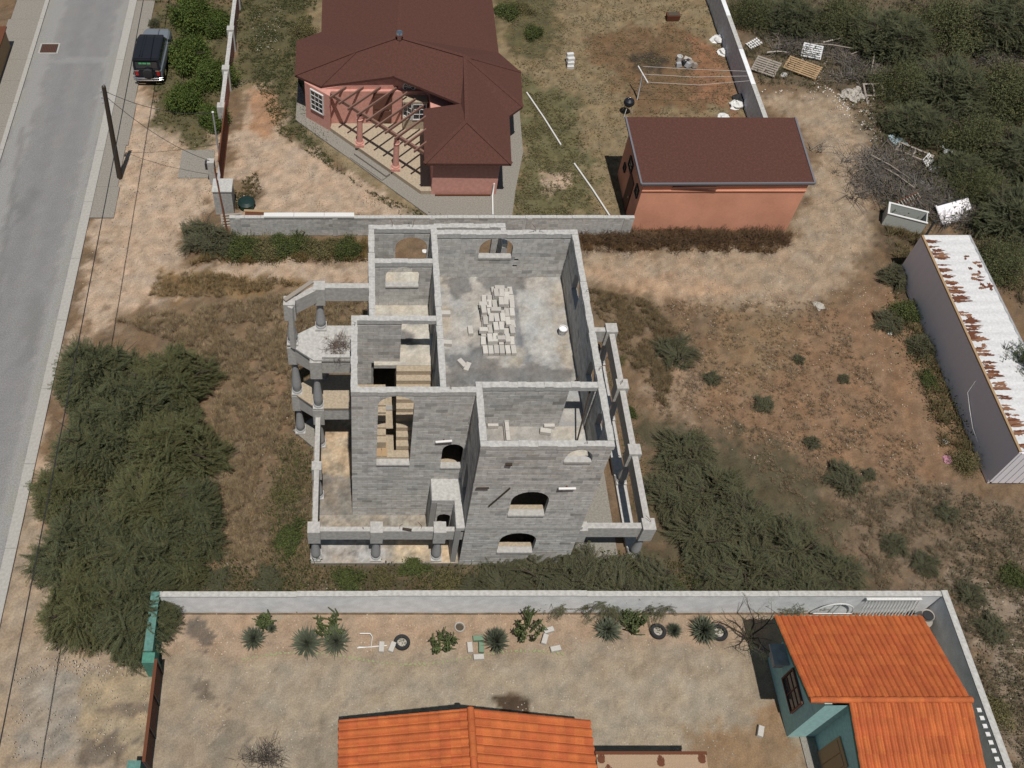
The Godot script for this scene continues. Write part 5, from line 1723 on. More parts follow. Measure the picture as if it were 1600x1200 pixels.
		s.quad(p - w * 0.7, p + up * -1.0, p + d * l, p + d * l * 0.5 - w)
		s.quad(p + w * 0.7, p + up * -1.0, p + d * l, p + d * l * 0.5 + w)
	obj("rosette", s, M.agave_leaf, ag)
	var ags := [[Vector2(-4.04, -14.07), 1.15, "leftmost spiky grey green agave in the front plot"], [Vector2(-1.98, -13.89), 1.3, "agave left of the pair beside the cactus clump"], [Vector2(-0.82, -13.94), 1.2, "agave right of the pair beside the cactus clump"], [Vector2(5.31, -13.89), 1.15, "agave beside the green and grey concrete blocks"], [Vector2(9.66, -14.45), 1.15, "agave left of the planted tyre in the front plot"], [Vector2(13.39, -14.40), 1.15, "agave at the bare tree's tyre"], [Vector2(12.24, -14.40), 0.7, "small agave right of the planted tyre"], [Vector2(-3.37, -14.53), 0.45, "tiny agave right of the leftmost one"]]
	for i in ags.size():
		var at := Vector3(ags[i][0].x, 0.02, ags[i][0].y)
		var k: float = ags[i][1]
		if i == 0:
			ag.position = at
			ag.scale = Vector3.ONE * k
			ag.set_meta("label", ags[i][2])
		else:
			copy(ag, at, i * 2.2, ags[i][2], Vector3(k * (1.05 + 0.12 * (i % 3)), k * (0.85 + 0.15 * (i % 4)), k * 1.1)).rotation.x = 0.12 * ((i % 3) - 1)
	var cacti := [[Vector2(-1.12, -14.40), 1.0, "branching green cactus clump behind the agave pair"], [Vector2(3.16, -13.89), 0.9, "branching cactus in the planting bed left of the concrete blocks"], [Vector2(6.52, -14.40), 1.15, "tallest cactus clump, at the white wall right of the blocks"], [Vector2(10.63, -14.71), 0.9, "cactus behind the agave by the planted tyre"], [Vector2(-3.63, -14.79), 0.5, "small bright cactus beside the leftmost agave"]]
	for q in cacti:
		var c := thing("cactus_clump", q[2], "cactus", Vector3(q[0].x, 0, q[0].y), 0.0, "cacti along the white wall")
		for i in 16:
			s = Shape.new()
			var a := rng.randf() * TAU
			var rr: float = rng.randf_range(0.02, 0.35) * q[1]
			var p := Vector3(cos(a) * rr, 0, sin(a) * rr)
			var e: Vector3 = p + Vector3(cos(a) * 0.25, rng.randf_range(0.5, 1.0), sin(a) * 0.25) * q[1]
			var k := rng.randf_range(0.7, 1.3)
			s.col = Color(k, k, k)
			s.tube([p, p.lerp(e, 0.5) + Vector3(cos(a), 0, sin(a)) * 0.08, e], 0.05, 0.035, 6)
			for j in 4:
				var f := p.lerp(e, rng.randf_range(0.3, 0.9))
				s.tube([f, f + Vector3(rng.randfn() * 0.1, 0.1, rng.randfn() * 0.1), f + Vector3(rng.randfn() * 0.12, 0.24, rng.randfn() * 0.12)], 0.032, 0.02, 5)
			obj("stem", s, M.cactus, c)
	# bare tree by the teal house
	var bt := thing("bare_tree", "nearly leafless grey tree leaning between the white wall and the teal house", "tree", Vector3(15.00, 0.00, -14.14))
	s = Shape.new()
	var tips := []
	for i in 7:
		var a := TAU * i / 7.0 + rng.randf()
		var p := Vector3(0, 0.2, 0)
		var d := Vector3(cos(a) * 0.7, 0.9, sin(a) * 0.7)
		var line := [Vector3(0, -0.05, 0), p]
		for k in 5:
			d = (d + Vector3(rng.randfn(), rng.randfn() * 0.4 + 0.1, rng.randfn()) * 0.3).normalized()
			p += d * 0.32
			line.append(p)
			for j in 2:
				var e := p + (d + Vector3(rng.randfn(), rng.randfn() * 0.5, rng.randfn()) * 0.8).normalized() * rng.randf_range(0.25, 0.6)
				s.tube([p, (p + e) / 2 + Vector3(0, 0.04, 0), e], 0.012, 0.005, 4)
				tips.append(e)
		s.tube(line, 0.05, 0.012, 5)
	obj("trunk", s, M.bark, bt)
	places = []
	tints = []
	for e in tips:
		if rng.randf() < 0.4 or e.x > 0.4:
			places.append(Transform3D(Basis(Vector3.UP, rng.randf() * TAU).scaled(Vector3.ONE * 0.28), e))
			tints.append(tint(Color(0.10, 0.12, 0.05), 0.3))
	grown("crown", fine, M.broad_leaf, places, Color(0.10, 0.12, 0.05), bt)
	# needle-leaved tree at the right edge and a dry bush at the lower edge
	var pt := make_tree("needle_tree", "wispy needle leaved tree overhanging the container at the right edge", "tree", "", 1.35, 3.6, 1300, thorn, M.thorn_leaf, Color(0.08, 0.1, 0.055), 0.7, 1.1)
	var pp := Vector3(28.84, 2.60, -25.65)
	pt.position = Vector3(pp.x, 0, pp.z)
	var db := thing("dry_bush", "leafless dark twiggy bush in the yard left of the tiled roof", "bush", Vector3(-3.35, 0.00, -9.71))
	places = []
	tints = []
	for i in 26:
		places.append(Transform3D(Basis(Vector3.UP, rng.randf() * TAU).scaled(Vector3.ONE * rng.randf_range(0.5, 0.85)), Vector3(rng.randfn() * 0.3, 0, rng.randfn() * 0.2)))
		tints.append(tint(Color(0.12, 0.10, 0.085), 0.3))
	grown("twigs", sticks, M.twig, places, Color(0.12, 0.10, 0.085), db)
	s = Shape.new()
	s.tube([Vector3(0, -0.05, 0), Vector3(0.03, 0.2, 0.02), Vector3(0.0, 0.5, 0.05)], 0.03, 0.015, 5)
	obj("stem", s, M.bark, db)


# Tufts spread over zones of the ground: [outline, how many, colour, size]
func make_grass() -> void:
	var tuft := grass_tuft(16, 0.3)
	var low := grass_tuft(22, 0.14)
	var weed := leaf_clump(26, 0.10, 0.22)
	var dry := [
		[[-11.69, -30.08, -3.45, -31.70, 0.47, -31.90, -0.42, -22.87, -0.52, -16.82, -4.59, -15.99, -6.63, -15.99, -6.45, -22.87, -6.58, -27.78], 13000, Color(0.27, 0.205, 0.125), 0.7],
		[[-9.89, -33.16, -4.45, -32.86, -2.84, -32.32, -6.88, -31.49, -10.34, -31.61], 900, Color(0.24, 0.17, 0.09), 0.6],
		[[11.03, -32.11, 14.05, -31.29, 15.23, -29.30, 13.83, -24.89, 12.56, -27.78, 11.69, -30.08], 2600, Color(0.20, 0.15, 0.085), 0.65],
		[[13.73, -31.29, 23.10, -31.29, 24.94, -20.32, 20.90, -15.99, 16.55, -22.87, 12.97, -24.89], 4200, Color(0.25, 0.185, 0.12), 0.45],
		[[20.23, -20.94, 25.15, -20.94, 27.95, -19.71, 25.94, -8.72, 22.76, -8.72, 23.01, -15.45, 20.90, -15.99], 4200, Color(0.22, 0.18, 0.12), 0.6],
		[[-3.38, -23.20, 0.00, -17.38, 14.04, -17.38, 15.03, -15.99, -8.15, -15.99, -6.71, -16.82, -3.64, -17.38], 3600, Color(0.19, 0.15, 0.085), 0.7],
		[[11.44, -36.48, 22.37, -35.80, 21.38, -34.46, 11.20, -34.59], 900, Color(0.18, 0.11, 0.055), 0.9],
		[[27.35, -36.48, 29.03, -36.02, 27.22, -22.87, 25.59, -22.21, 26.09, -30.88], 1000, Color(0.15, 0.12, 0.06), 1.0],
		[[-6.53, -35.12, 0.49, -35.35, 0.48, -33.89, -8.35, -33.72], 900, Color(0.17, 0.12, 0.05), 0.9],
		[[22.49, -56.14, 42.14, -56.14, 32.30, -30.88, 31.01, -36.02, 27.19, -36.48, 28.52, -42.89, 27.91, -47.31, 23.58, -47.90], 4200, Color(0.14, 0.12, 0.075), 0.9],
	]
	scatter("dry_grass", "dry brown grass and straw on the open plot", tuft, dry, 0.28)
	var turf := [
		[[-7.72, -57.53, -2.46, -57.53, -3.39, -48.49, -2.86, -43.42, 0.00, -39.33, 4.32, -36.71, 2.66, -36.71, -4.66, -43.69, -5.99, -47.90, -7.04, -47.90], 5200, Color(0.10, 0.105, 0.045), 0.8],
		[[9.09, -58.24, 22.72, -58.24, 22.85, -44.78, 13.96, -36.71, 7.98, -36.71, 8.97, -41.84, 9.37, -52.17], 12000, Color(0.25, 0.21, 0.12), 0.6],
		[[9.09, -49.08, 12.51, -46.17, 12.60, -38.84, 11.30, -36.71, 7.98, -36.71, 8.97, -41.84], 3000, Color(0.17, 0.16, 0.075), 0.7],
		[[-6.84, -39.33, -5.54, -40.32, -5.11, -38.84, -6.03, -37.41, -6.87, -37.41], 350, Color(0.13, 0.11, 0.05), 0.9],
		[[-12.97, -56.14, -7.70, -56.14, -7.73, -43.96, -9.14, -41.84, -11.57, -44.50], 1500, Color(0.11, 0.11, 0.045), 1.0],
	]
	scatter("lawn", "patchy half dry lawn round the pink house", low, turf, 0.2)
	var weeds := [
		[[-8.29, -17.09, -2.09, -17.66, 11.44, -17.38, 15.06, -16.13, 13.73, -15.86, -8.15, -15.99], 750, Color(0.075, 0.09, 0.03), 0.8],
		[[-3.38, -23.20, -1.96, -22.87, -2.11, -18.23, -3.69, -18.23], 260, Color(0.08, 0.105, 0.035), 0.7],
		[[-13.09, -45.05, -8.27, -43.96, -7.04, -37.41, -10.28, -36.48, -12.60, -38.84], 60, Color(0.11, 0.10, 0.045), 0.4],
		[[-10.53, -33.16, -4.45, -32.86, -2.84, -32.32, -7.21, -31.61], 60, Color(0.11, 0.10, 0.04), 0.5],
		[[11.69, -30.08, 12.39, -24.89, 12.36, -19.71, 11.56, -19.71, 11.38, -24.89], 160, Color(0.08, 0.11, 0.03), 0.5],
		[[13.67, -30.88, 22.76, -30.08, 24.43, -21.26, 20.90, -15.99, 12.97, -24.89], 150, Color(0.11, 0.10, 0.065), 0.45],
		[[26.61, -32.53, 27.26, -22.21, 25.92, -21.57, 25.53, -30.08], 160, Color(0.075, 0.085, 0.04), 0.8],
		[[24.94, -20.32, 28.25, -19.11, 25.94, -8.72, 23.67, -8.72, 23.67, -15.19], 240, Color(0.085, 0.085, 0.05), 0.8],
		[[-7.72, -57.53, -3.28, -57.53, -3.39, -48.49, 0.00, -39.33, 4.32, -36.71, 2.67, -37.18, -4.66, -43.69, -5.99, -47.90], 380, Color(0.06, 0.09, 0.03), 0.5],
		[[-7.17, -43.69, 2.67, -37.18, -6.52, -37.18], 40, Color(0.09, 0.10, 0.04), 0.4],
		[[22.49, -56.14, 42.14, -56.14, 32.30, -30.88, 31.01, -36.02, 27.19, -36.48, 28.52, -42.89, 27.91, -47.31, 23.58, -47.90], 900, Color(0.08, 0.085, 0.04), 1.0],
		[[30.17, -46.17, 38.26, -46.17, 33.27, -33.38, 31.17, -36.48, 29.19, -41.84], 400, Color(0.08, 0.085, 0.04), 1.2],
	]
	scatter("weeds", "low green weeds scattered over the plots", weed, weeds, 0.42)
	# pebbles and lumps
	var s := Shape.new()
	s.col = Color.WHITE
	s.lathe(Vector3.ZERO, [[0.0, -0.3], [0.42, -0.15], [0.5, 0.05], [0.3, 0.3], [0.0, 0.36]], 6)
	var stones := [
		[[-12.09, -15.19, -8.92, -14.14, -7.84, -13.38, -8.72, -12.64, -12.16, -12.88], 260, Color(0.36, 0.31, 0.25), 0.7],
		[[-6.76, -17.38, 0.00, -17.38, 0.00, -15.99, -6.88, -15.99], 220, Color(0.42, 0.37, 0.31), 0.8],
		[[13.73, -31.29, 26.74, -32.95, 27.22, -22.87, 24.94, -20.32, 15.15, -22.87], 900, Color(0.36, 0.30, 0.235), 0.6],
		[[-7.55, -15.19, 16.12, -15.19, 15.77, -13.76, -7.35, -13.38], 700, Color(0.36, 0.29, 0.22), 0.6],
		[[-12.94, -43.96, -8.18, -42.89, -7.67, -36.94, -13.10, -29.30, -13.84, -30.08], 700, Color(0.36, 0.29, 0.225), 0.6],
		[[-6.95, -43.15, -3.92, -43.15, 3.00, -36.94, -6.50, -36.94], 500, Color(0.40, 0.34, 0.27), 0.55],
		[[-6.80, -54.79, -4.83, -55.46, -4.63, -50.92, -6.17, -50.92], 140, Color(0.50, 0.46, 0.40), 0.6],
		[[22.33, -47.31, 29.77, -47.31, 28.64, -42.36, 27.22, -46.17], 160, Color(0.5, 0.46, 0.4), 0.8],
		[[23.92, -17.38, 26.82, -16.82, 25.94, -8.72, 23.21, -8.72], 260, Color(0.46, 0.42, 0.36), 0.6],
		[[11.18, -34.46, 21.87, -35.12, 24.87, -40.82, 27.17, -47.31, 29.28, -45.05, 25.37, -34.24, 20.09, -30.48, 13.87, -32.11], 1100, Color(0.36, 0.305, 0.245), 0.55],
		[[-6.35, -13.13, 14.40, -13.13, 13.62, -9.60, -6.00, -9.60], 900, Color(0.36, 0.32, 0.265), 0.5],
		[[-13.18, -13.13, -8.06, -13.13, -7.62, -9.60, -12.70, -9.60], 300, Color(0.36, 0.31, 0.25), 0.5],
		[[24.90, -53.46, 30.45, -52.17, 29.49, -43.96, 30.31, -37.88, 27.33, -36.94, 28.41, -43.96, 25.98, -48.49], 420, Color(0.60, 0.58, 0.55), 0.8],
		[[-4.78, -27.78, -2.39, -27.78, -1.95, -22.21, -4.45, -22.21], 160, Color(0.5, 0.46, 0.4), 0.6],
		[[5.20, -17.38, 11.44, -17.38, 11.23, -16.13, 5.11, -16.13], 120, Color(0.5, 0.46, 0.4), 0.7],
	]
	scatter("pebbles", "pebbles and lumps of rubble strewn on the soil", s.commit(), stones, 0.16, M.twig)


func scatter(called: String, label: String, mesh: ArrayMesh, zones: Array, size: float, m: Material = null) -> void:
	var places := []
	var tints := []
	for z in zones:
		var p: PackedVector2Array = poly(z[0])
		var r := bounds(p)
		var got := 0
		var tries := 0
		while got < z[1] and tries < z[1] * 9:
			tries += 1
			var at := Vector2(rng.randf_range(r.position.x, r.end.x), rng.randf_range(r.position.y, r.end.y))
			if not Geometry2D.is_point_in_polygon(at, p): continue
			if nz.get_noise_2d(at.x * 13.0, at.y * 13.0) + 0.5 * nz2.get_noise_2d(at.x * 40.0, at.y * 40.0) < rng.randf_range(-0.35, 0.25): continue
			if at.x > -2.0 and at.x < 11.5 and at.y > -28.0 and at.y < -16.95 and not (at.x > 8.6 and at.x < 10.9 and called == "weeds"): continue
			if at.x < -13.9: continue
			if at.y > -15.85 and at.x > -7.9 and at.x < 22.5 and called != "pebbles": continue
			got += 1
			var k: float = z[3] * rng.randf_range(0.6, 1.3) * (size / 0.28)
			places.append(Transform3D(Basis.from_euler(Vector3(rng.randfn() * 0.15, rng.randf() * TAU, rng.randfn() * 0.15)).scaled(Vector3.ONE * (k if called != "pebbles" else k * 0.16)), Vector3(at.x, 0.06 if at.y > -15.2 else 0.0, at.y)))
			tints.append(tint(z[2], 0.35))
	tag(many(called, mesh, m if m else M.grass, places, tints), label, "ground cover", "", "stuff")


# ------------------------------------------------------------------ street
func loft(s: Shape, rings: Array) -> void:  # rings of equal length, closed at both ends
	var n: int = rings[0].size()
	for i in rings.size() - 1:
		var mid := Vector3.ZERO
		for k in n:
			mid += (rings[i][k] + rings[i + 1][k]) / (2.0 * n)
		for k in n:
			var a: Vector3 = rings[i][k]
			var b: Vector3 = rings[i][(k + 1) % n]
			var c: Vector3 = rings[i + 1][(k + 1) % n]
			var d: Vector3 = rings[i + 1][k]
			s.quad(a, b, c, d, (a + b + c + d) / 4.0 - mid)
	for e in [0, rings.size() - 1]:
		var o: Vector3 = rings[e][0] - rings[1 if e == 0 else e - 1][0]
		for k in range(1, n - 1):
			s.tri(rings[e][0], rings[e][k], rings[e][k + 1], Vector3(0, 0, signf(o.z)))


func car_ring(z: float, w: float, y0: float, y1: float, top: float, bev := 0.08) -> Array:
	return [Vector3(-w, y0 + bev, z), Vector3(-w * 1.02, (y0 + y1) * 0.5, z), Vector3(-w * top - 0.01, y1 - bev, z), Vector3(-w * top + bev, y1, z), Vector3(w * top - bev, y1, z), Vector3(w * top + 0.01, y1 - bev, z), Vector3(w * 1.02, (y0 + y1) * 0.5, z), Vector3(w, y0 + bev, z), Vector3(w - bev, y0, z), Vector3(-w + bev, y0, z)]


func make_car() -> void:
	var t := thing("parked_car", "old slate blue off-roader with a black roof parked on the pavement", "car", Vector3(-12.1, 0.06, -49.75), -0.03)
	# own axes: the rear looks along +z
	var s := Shape.new()
	loft(s, [car_ring(2.0, 0.80, 0.42, 0.98, 0.98), car_ring(1.9, 0.84, 0.38, 1.02, 0.98), car_ring(0.5, 0.86, 0.36, 1.04, 0.98), car_ring(-0.75, 0.86, 0.36, 1.05, 0.97), car_ring(-1.75, 0.82, 0.38, 0.98, 0.95), car_ring(-2.05, 0.76, 0.42, 0.88, 0.93)])
	obj("body", s, M.car_paint, t)
	s = Shape.new()
	loft(s, [car_ring(1.97, 0.78, 0.99, 1.3, 0.99, 0.03), car_ring(1.86, 0.77, 0.99, 1.62, 0.96, 0.05), car_ring(0.0, 0.77, 1.0, 1.68, 0.94, 0.05), car_ring(-0.35, 0.76, 1.0, 1.6, 0.93, 0.05), car_ring(-0.85, 0.76, 1.0, 1.08, 0.99, 0.02)])
	obj("cabin", s, M.glass, t)
	s = Shape.new()
	loft(s, [car_ring(1.9, 0.73, 1.6, 1.69, 0.97, 0.03), car_ring(1.0, 0.75, 1.63, 1.75, 0.97, 0.03), car_ring(0.0, 0.74, 1.62, 1.74, 0.97, 0.03), car_ring(-0.4, 0.7, 1.56, 1.64, 0.97, 0.02)])
	var roof := obj("roof", s, M.car_black, t)
	for x in [-0.36, -0.22]:
		s = Shape.new()
		s.slab(x - 0.015, x + 0.015, 1.73, 1.765, -0.2, 1.8)
		obj("roof_rib", s, M.car_black, roof)
	s = Shape.new()
	s.slab(-0.76, 0.76, 0.46, 1.0, 1.985, 2.03)
	s.slab(-0.74, -0.64, 1.0, 1.6, 1.93, 2.0)
	s.slab(0.64, 0.74, 1.0, 1.6, 1.93, 2.0)
	s.slab(-0.74, 0.74, 1.56, 1.66, 1.9, 1.98)
	var tail := obj("tailgate", s, M.car_black, t)
	s = Shape.new()
	s.slab(-0.62, 0.62, 1.08, 1.5, 1.985, 2.0)
	obj("rear_window", s, M.glass, tail)
	for q in [[-0.42, -0.24], [-0.2, 0.02], [0.06, 0.26]]:
		s = Shape.new()
		s.slab(q[0], q[1], 1.36, 1.46, 2.001, 2.006)
		obj("green_lettering", s, M.green_print, tail)
	s = Shape.new()
	s.lathe(Vector3(0.05, 0.78, 2.03), [[0.0, 0.0], [0.31, 0.0], [0.33, 0.05], [0.3, 0.16], [0.12, 0.18], [0.0, 0.18]], 20, Basis(Vector3.RIGHT, PI / 2))
	obj("spare_wheel", s, M.rubber, t)
	for x in [-0.62, 0.62]:
		s = Shape.new()
		s.slab(x - 0.09, x + 0.09, 0.62, 0.9, 2.03, 2.05)
		obj("tail_lamp", s, M.red_plastic, t)
		s = Shape.new()
		s.slab(x - 0.14, x + 0.14, 0.92, 0.97, 2.03, 2.05)
		obj("trim", s, M.chrome, t)
	for y in [0.36, 0.5]:
		s = Shape.new()
		s.tube([Vector3(-0.86, y, 2.05), Vector3(-0.6, y, 2.14), Vector3(0.6, y, 2.14), Vector3(0.86, y, 2.05)], 0.045, 0.045, 8)
		obj("bumper_bar", s, M.chrome, t)
	s = Shape.new()
	s.slab(-0.26, 0.12, 0.5, 0.6, 2.05, 2.065)
	obj("number_plate", s, M.white_paint, t)
	for x in [-1.0, 1.0]:
		s = Shape.new()
		s.box(Vector3(x * 0.95, 1.14, -0.55), Vector3(0.16, 0.14, 0.1))
		obj("wing_mirror", s, M.car_black, t)
		s = Shape.new()
		s.slab(x * 0.87 - 0.02, x * 0.87 + 0.02, 0.55, 0.66, -1.7, 1.9)
		obj("side_strip", s, M.car_black, t)
		for z in [-1.3, 1.3]:
			s = Shape.new()
			s.lathe(Vector3(x * 0.74, 0.34, z), [[0.0, -0.1], [0.24, -0.12], [0.34, -0.1], [0.36, 0.0], [0.34, 0.1], [0.24, 0.12], [0.0, 0.1]], 20, Basis(Vector3.FORWARD, PI / 2))
			var wh := obj("wheel", s, M.rubber, t)
			s = Shape.new()
			s.lathe(Vector3(x * 0.84, 0.34, z), [[0.0, -0.03], [0.2, -0.02], [0.2, 0.02], [0.0, 0.03]], 14, Basis(Vector3.FORWARD, PI / 2))
			obj("rim", s, M.chrome, wh)


func wire(called: String, label: String, a: Vector3, b: Vector3, sag: float, r: float) -> void:
	var pts := []
	for i in 25:
		var t := i / 24.0
		pts.append(a.lerp(b, t) - Vector3(0, sag * 4.0 * t * (1.0 - t), 0))
	var s := Shape.new()
	s.tube(pts, r, r, 5)
	tag(obj(called, s, M.rubber), label, "cable", "overhead cables")


func make_street() -> void:
	var t := thing("utility_pole", "leaning dark wooden utility pole at the edge of the street", "pole", Vector3(-12.85, 0, -39.92))
	var s := Shape.new()
	s.tube([Vector3(0, -0.2, 0), Vector3(0.2, 3.0, 0), Vector3(0.39, 5.97, 0)], 0.15, 0.105, 10)
	obj("pole", s, M.pole_wood, t)
	for y in [5.7, 5.35, 5.05]:
		s = Shape.new()
		var x: float = 0.39 * y / 5.97
		s.lathe(Vector3(x - 0.17, y - 0.05, 0.05), [[0.0, 0.0], [0.045, 0.0], [0.06, 0.04], [0.04, 0.07], [0.05, 0.1], [0.0, 0.12]], 8)
		s.tube([Vector3(x - 0.17, y, 0.05), Vector3(x, y, 0.05)], 0.015, 0.015, 4)
		obj("insulator", s, M.grey_wall, t)
	s = Shape.new()
	s.tube([Vector3(0.39, 5.9, 0), Vector3(0.42, 6.12, 0), Vector3(0.52, 6.15, 0)], 0.03, 0.03, 5)
	obj("bracket", s, M.grey_wall, t)
	wire("overhead_cable", "thick black overhead cable running the length of the street", Vector3(-12.0, 5.3, -66), Vector3(-11.25, 5.0, -2), 0.35, 0.024)
	wire("overhead_cable", "service cable from the leaning pole to the post by the rusty gate", Vector3(-12.45, 5.7, -39.9), Vector3(-7.7, 3.0, -41.6), 0.5, 0.014)
	wire("overhead_cable", "lower service cable from the leaning pole toward the meter post", Vector3(-12.4, 5.3, -39.9), Vector3(-7.8, 1.5, -39.6), 0.5, 0.014)
	t = thing("service_post", "slim bluish metal post that takes the service cable at the gate", "post", Vector3(-7.62, 0, -41.6))
	s = Shape.new()
	s.tube([Vector3(0, -0.1, 0), Vector3(0, 3.0, 0)], 0.045, 0.045, 8)
	obj("post", s, M.grey_wall, t)
	s = Shape.new()
	s.lathe(Vector3(0, 3.0, 0), [[0.06, 0.0], [0.07, 0.05], [0.0, 0.09]], 8)
	obj("cap", s, M.white_paint, t)
	t = thing("leaning_iron_bar", "rusty iron bar leaning against the broad gate pier", "iron bar", Vector3(-6.85, 0, -36.2))
	s = Shape.new()
	s.tube([Vector3(0.1, 0, 0.3), Vector3(-0.35, 2.9, -1.3)], 0.05, 0.04, 6)
	obj("bar", s, M.rust, t)
	s = Shape.new()
	s.box(Vector3(0.1, 0.03, 0.3), Vector3(0.2, 0.05, 0.2))
	obj("foot_plate", s, M.rust, t)
	# edge of a parked flatbed on the far pavement
	t = thing("timber_hut", "end of a brown plank hut on the far side of the street", "hut", Vector3(-21.0, 0, -48.6))
	for i in 6:
		s = Shape.new()
		s.box(Vector3(0, 0.2 + i * 0.21, 0), Vector3(0.05, 0.2, 5.2))
		obj("plank", s, M.wood, t)
	s = Shape.new()
	s.box(Vector3(-0.6, 1.42, 0), Vector3(1.5, 0.06, 5.4))
	obj("roof", s, M.rust, t)
	# tall weathered blocks and planks by the gate
	t = pallet(Vector3(-6.55, 0.0, -36.55), 0.12, 0.95, M.grey_wood, "weathered wooden pallet leaning on blocks at the gate pier", 0.55)
	t = thing("rusty_sheet", "rust brown metal sheet laid over planks beside the grey block wall", "metal sheet", Vector3(-5.1, 0, -36.4))
	s = Shape.new()
	for i in 24:
		var x := -0.75 + i * 0.0625
		s.quad(Vector3(x, 0.5 + 0.015 * (i % 2), -0.5), Vector3(x + 0.0625, 0.5 + 0.015 * ((i + 1) % 2), -0.5), Vector3(x + 0.0625, 0.35 + 0.015 * ((i + 1) % 2), 0.5), Vector3(x, 0.35 + 0.015 * (i % 2), 0.5), Vector3.UP)
	obj("sheet", s, M.rust, t)
	for q in [[-0.5, -0.46], [0.6, -0.46], [-0.5, 0.42], [0.6, 0.42]]:
		s = Shape.new()
		s.box(Vector3(q[0], 0.17, q[1]), Vector3(0.14, 0.34, 0.1))
		obj("leg", s, M.grey_wood, t)
	s = Shape.new()
	s.bar(Vector3(-0.8, 0.55, -0.5), Vector3(0.85, 0.53, -0.42), 0.14, 0.05)
	obj("plank", s, M.wood, t)
	t = thing("green_bin", "dark green covered bin behind the gate pier", "bin", Vector3(-5.85, 0, -37.7))
	s = Shape.new()
	s.lathe(Vector3.ZERO, [[0.0, 0.0], [0.36, 0.0], [0.4, 0.3], [0.4, 0.34], [0.0, 0.34]], 9)
	obj("bin", s, M.teal_dark, t)
	s = Shape.new()
	s.lathe(Vector3(0, 0.35, 0), [[0.47, 0.0], [0.47, 0.05], [0.3, 0.16], [0.0, 0.2]], 9)
	var lid := mat("dark_green", Color(0.012, 0.03, 0.028), 0.5)
	obj("lid", s, lid, t)


# ------------------------------------------------------------------ garden and front plot
func chamfered(size: Vector3, e := 0.012) -> Shape:
	var s := Shape.new()
	var h := size / 2.0
	var p := []
	for q in [[h.y * -1.0, e], [-h.y + e, 0.0], [h.y - e, 0.0], [h.y, e]]:
		p.append([Vector3(-h.x + q[1], q[0], -h.z + q[1]), Vector3(h.x - q[1], q[0], -h.z + q[1]), Vector3(h.x - q[1], q[0], h.z - q[1]), Vector3(-h.x + q[1], q[0], h.z - q[1])])
	for i in 3:
		for k in 4:
			s.quad(p[i][k], p[i][(k + 1) % 4], p[i + 1][(k + 1) % 4], p[i + 1][k], (p[i][k] + p[i + 1][(k + 1) % 4]) * Vector3(1, 0.2, 1))
	s.quad(p[0][0], p[0][1], p[0][2], p[0][3], Vector3.DOWN)
	s.quad(p[3][0], p[3][1], p[3][2], p[3][3], Vector3.UP)
	return s


func pallet(at: Vector3, turn: float, size: float, m: Material, label: String, tilt := 0.0, wide := 1.0) -> Node3D:
	var t := thing("wooden_pallet", label, "pallet", at, turn, "discarded pallets")
	t.rotation.x = tilt
	for i in 7:
		var s := Shape.new()
		s.box(Vector3(0, 0.13, (-0.5 + i / 6.0) * size * 0.9), Vector3(size * 1.15 * wide, 0.022, size * 0.1))
		obj("slat", s, m, t)
	for x in [-0.5, 0.0, 0.5]:
		var s := Shape.new()
		s.box(Vector3(x * size * 1.05 * wide, 0.07, 0), Vector3(0.09, 0.1, size))
		obj("bearer", s, m, t)
	for z in [-0.42, 0.42]:
		var s := Shape.new()
		s.box(Vector3(0, 0.01, z * size), Vector3(size * 1.15 * wide, 0.02, 0.1))
		obj("base_board", s, m, t)
	return t


func tyre(at: Vector3, label: String, r := 0.3) -> void:
	var t := thing("tyre_planter", label, "tyre", at, 0.0, "tyre planters in the front plot")
	var s := Shape.new()
	s.lathe(Vector3.ZERO, [[r * 0.62, 0.02], [r * 0.95, 0.0], [r * 1.05, 0.06], [r * 1.05, 0.14], [r * 0.95, 0.2], [r * 0.62, 0.18], [r * 0.66, 0.1], [r * 0.62, 0.02]], 26)
	obj("tyre", s, M.rubber, t)
	s = Shape.new()
	s.lathe(Vector3.ZERO, [[r * 0.64, 0.05], [r * 0.3, 0.08], [0.0, 0.09]], 14)
	obj("soil", s, M.stone, t)
	var places := []
	for i in 5:
		places.append(Transform3D(Basis(Vector3.UP, i).scaled(Vector3.ONE * 0.25), Vector3(rng.randfn() * 0.06, 0.16, rng.randfn() * 0.06)))
	grown("plant", leaf_clump(14, 0.2, 0.3), M.broad_leaf, places, Color(0.10, 0.12, 0.04), t)


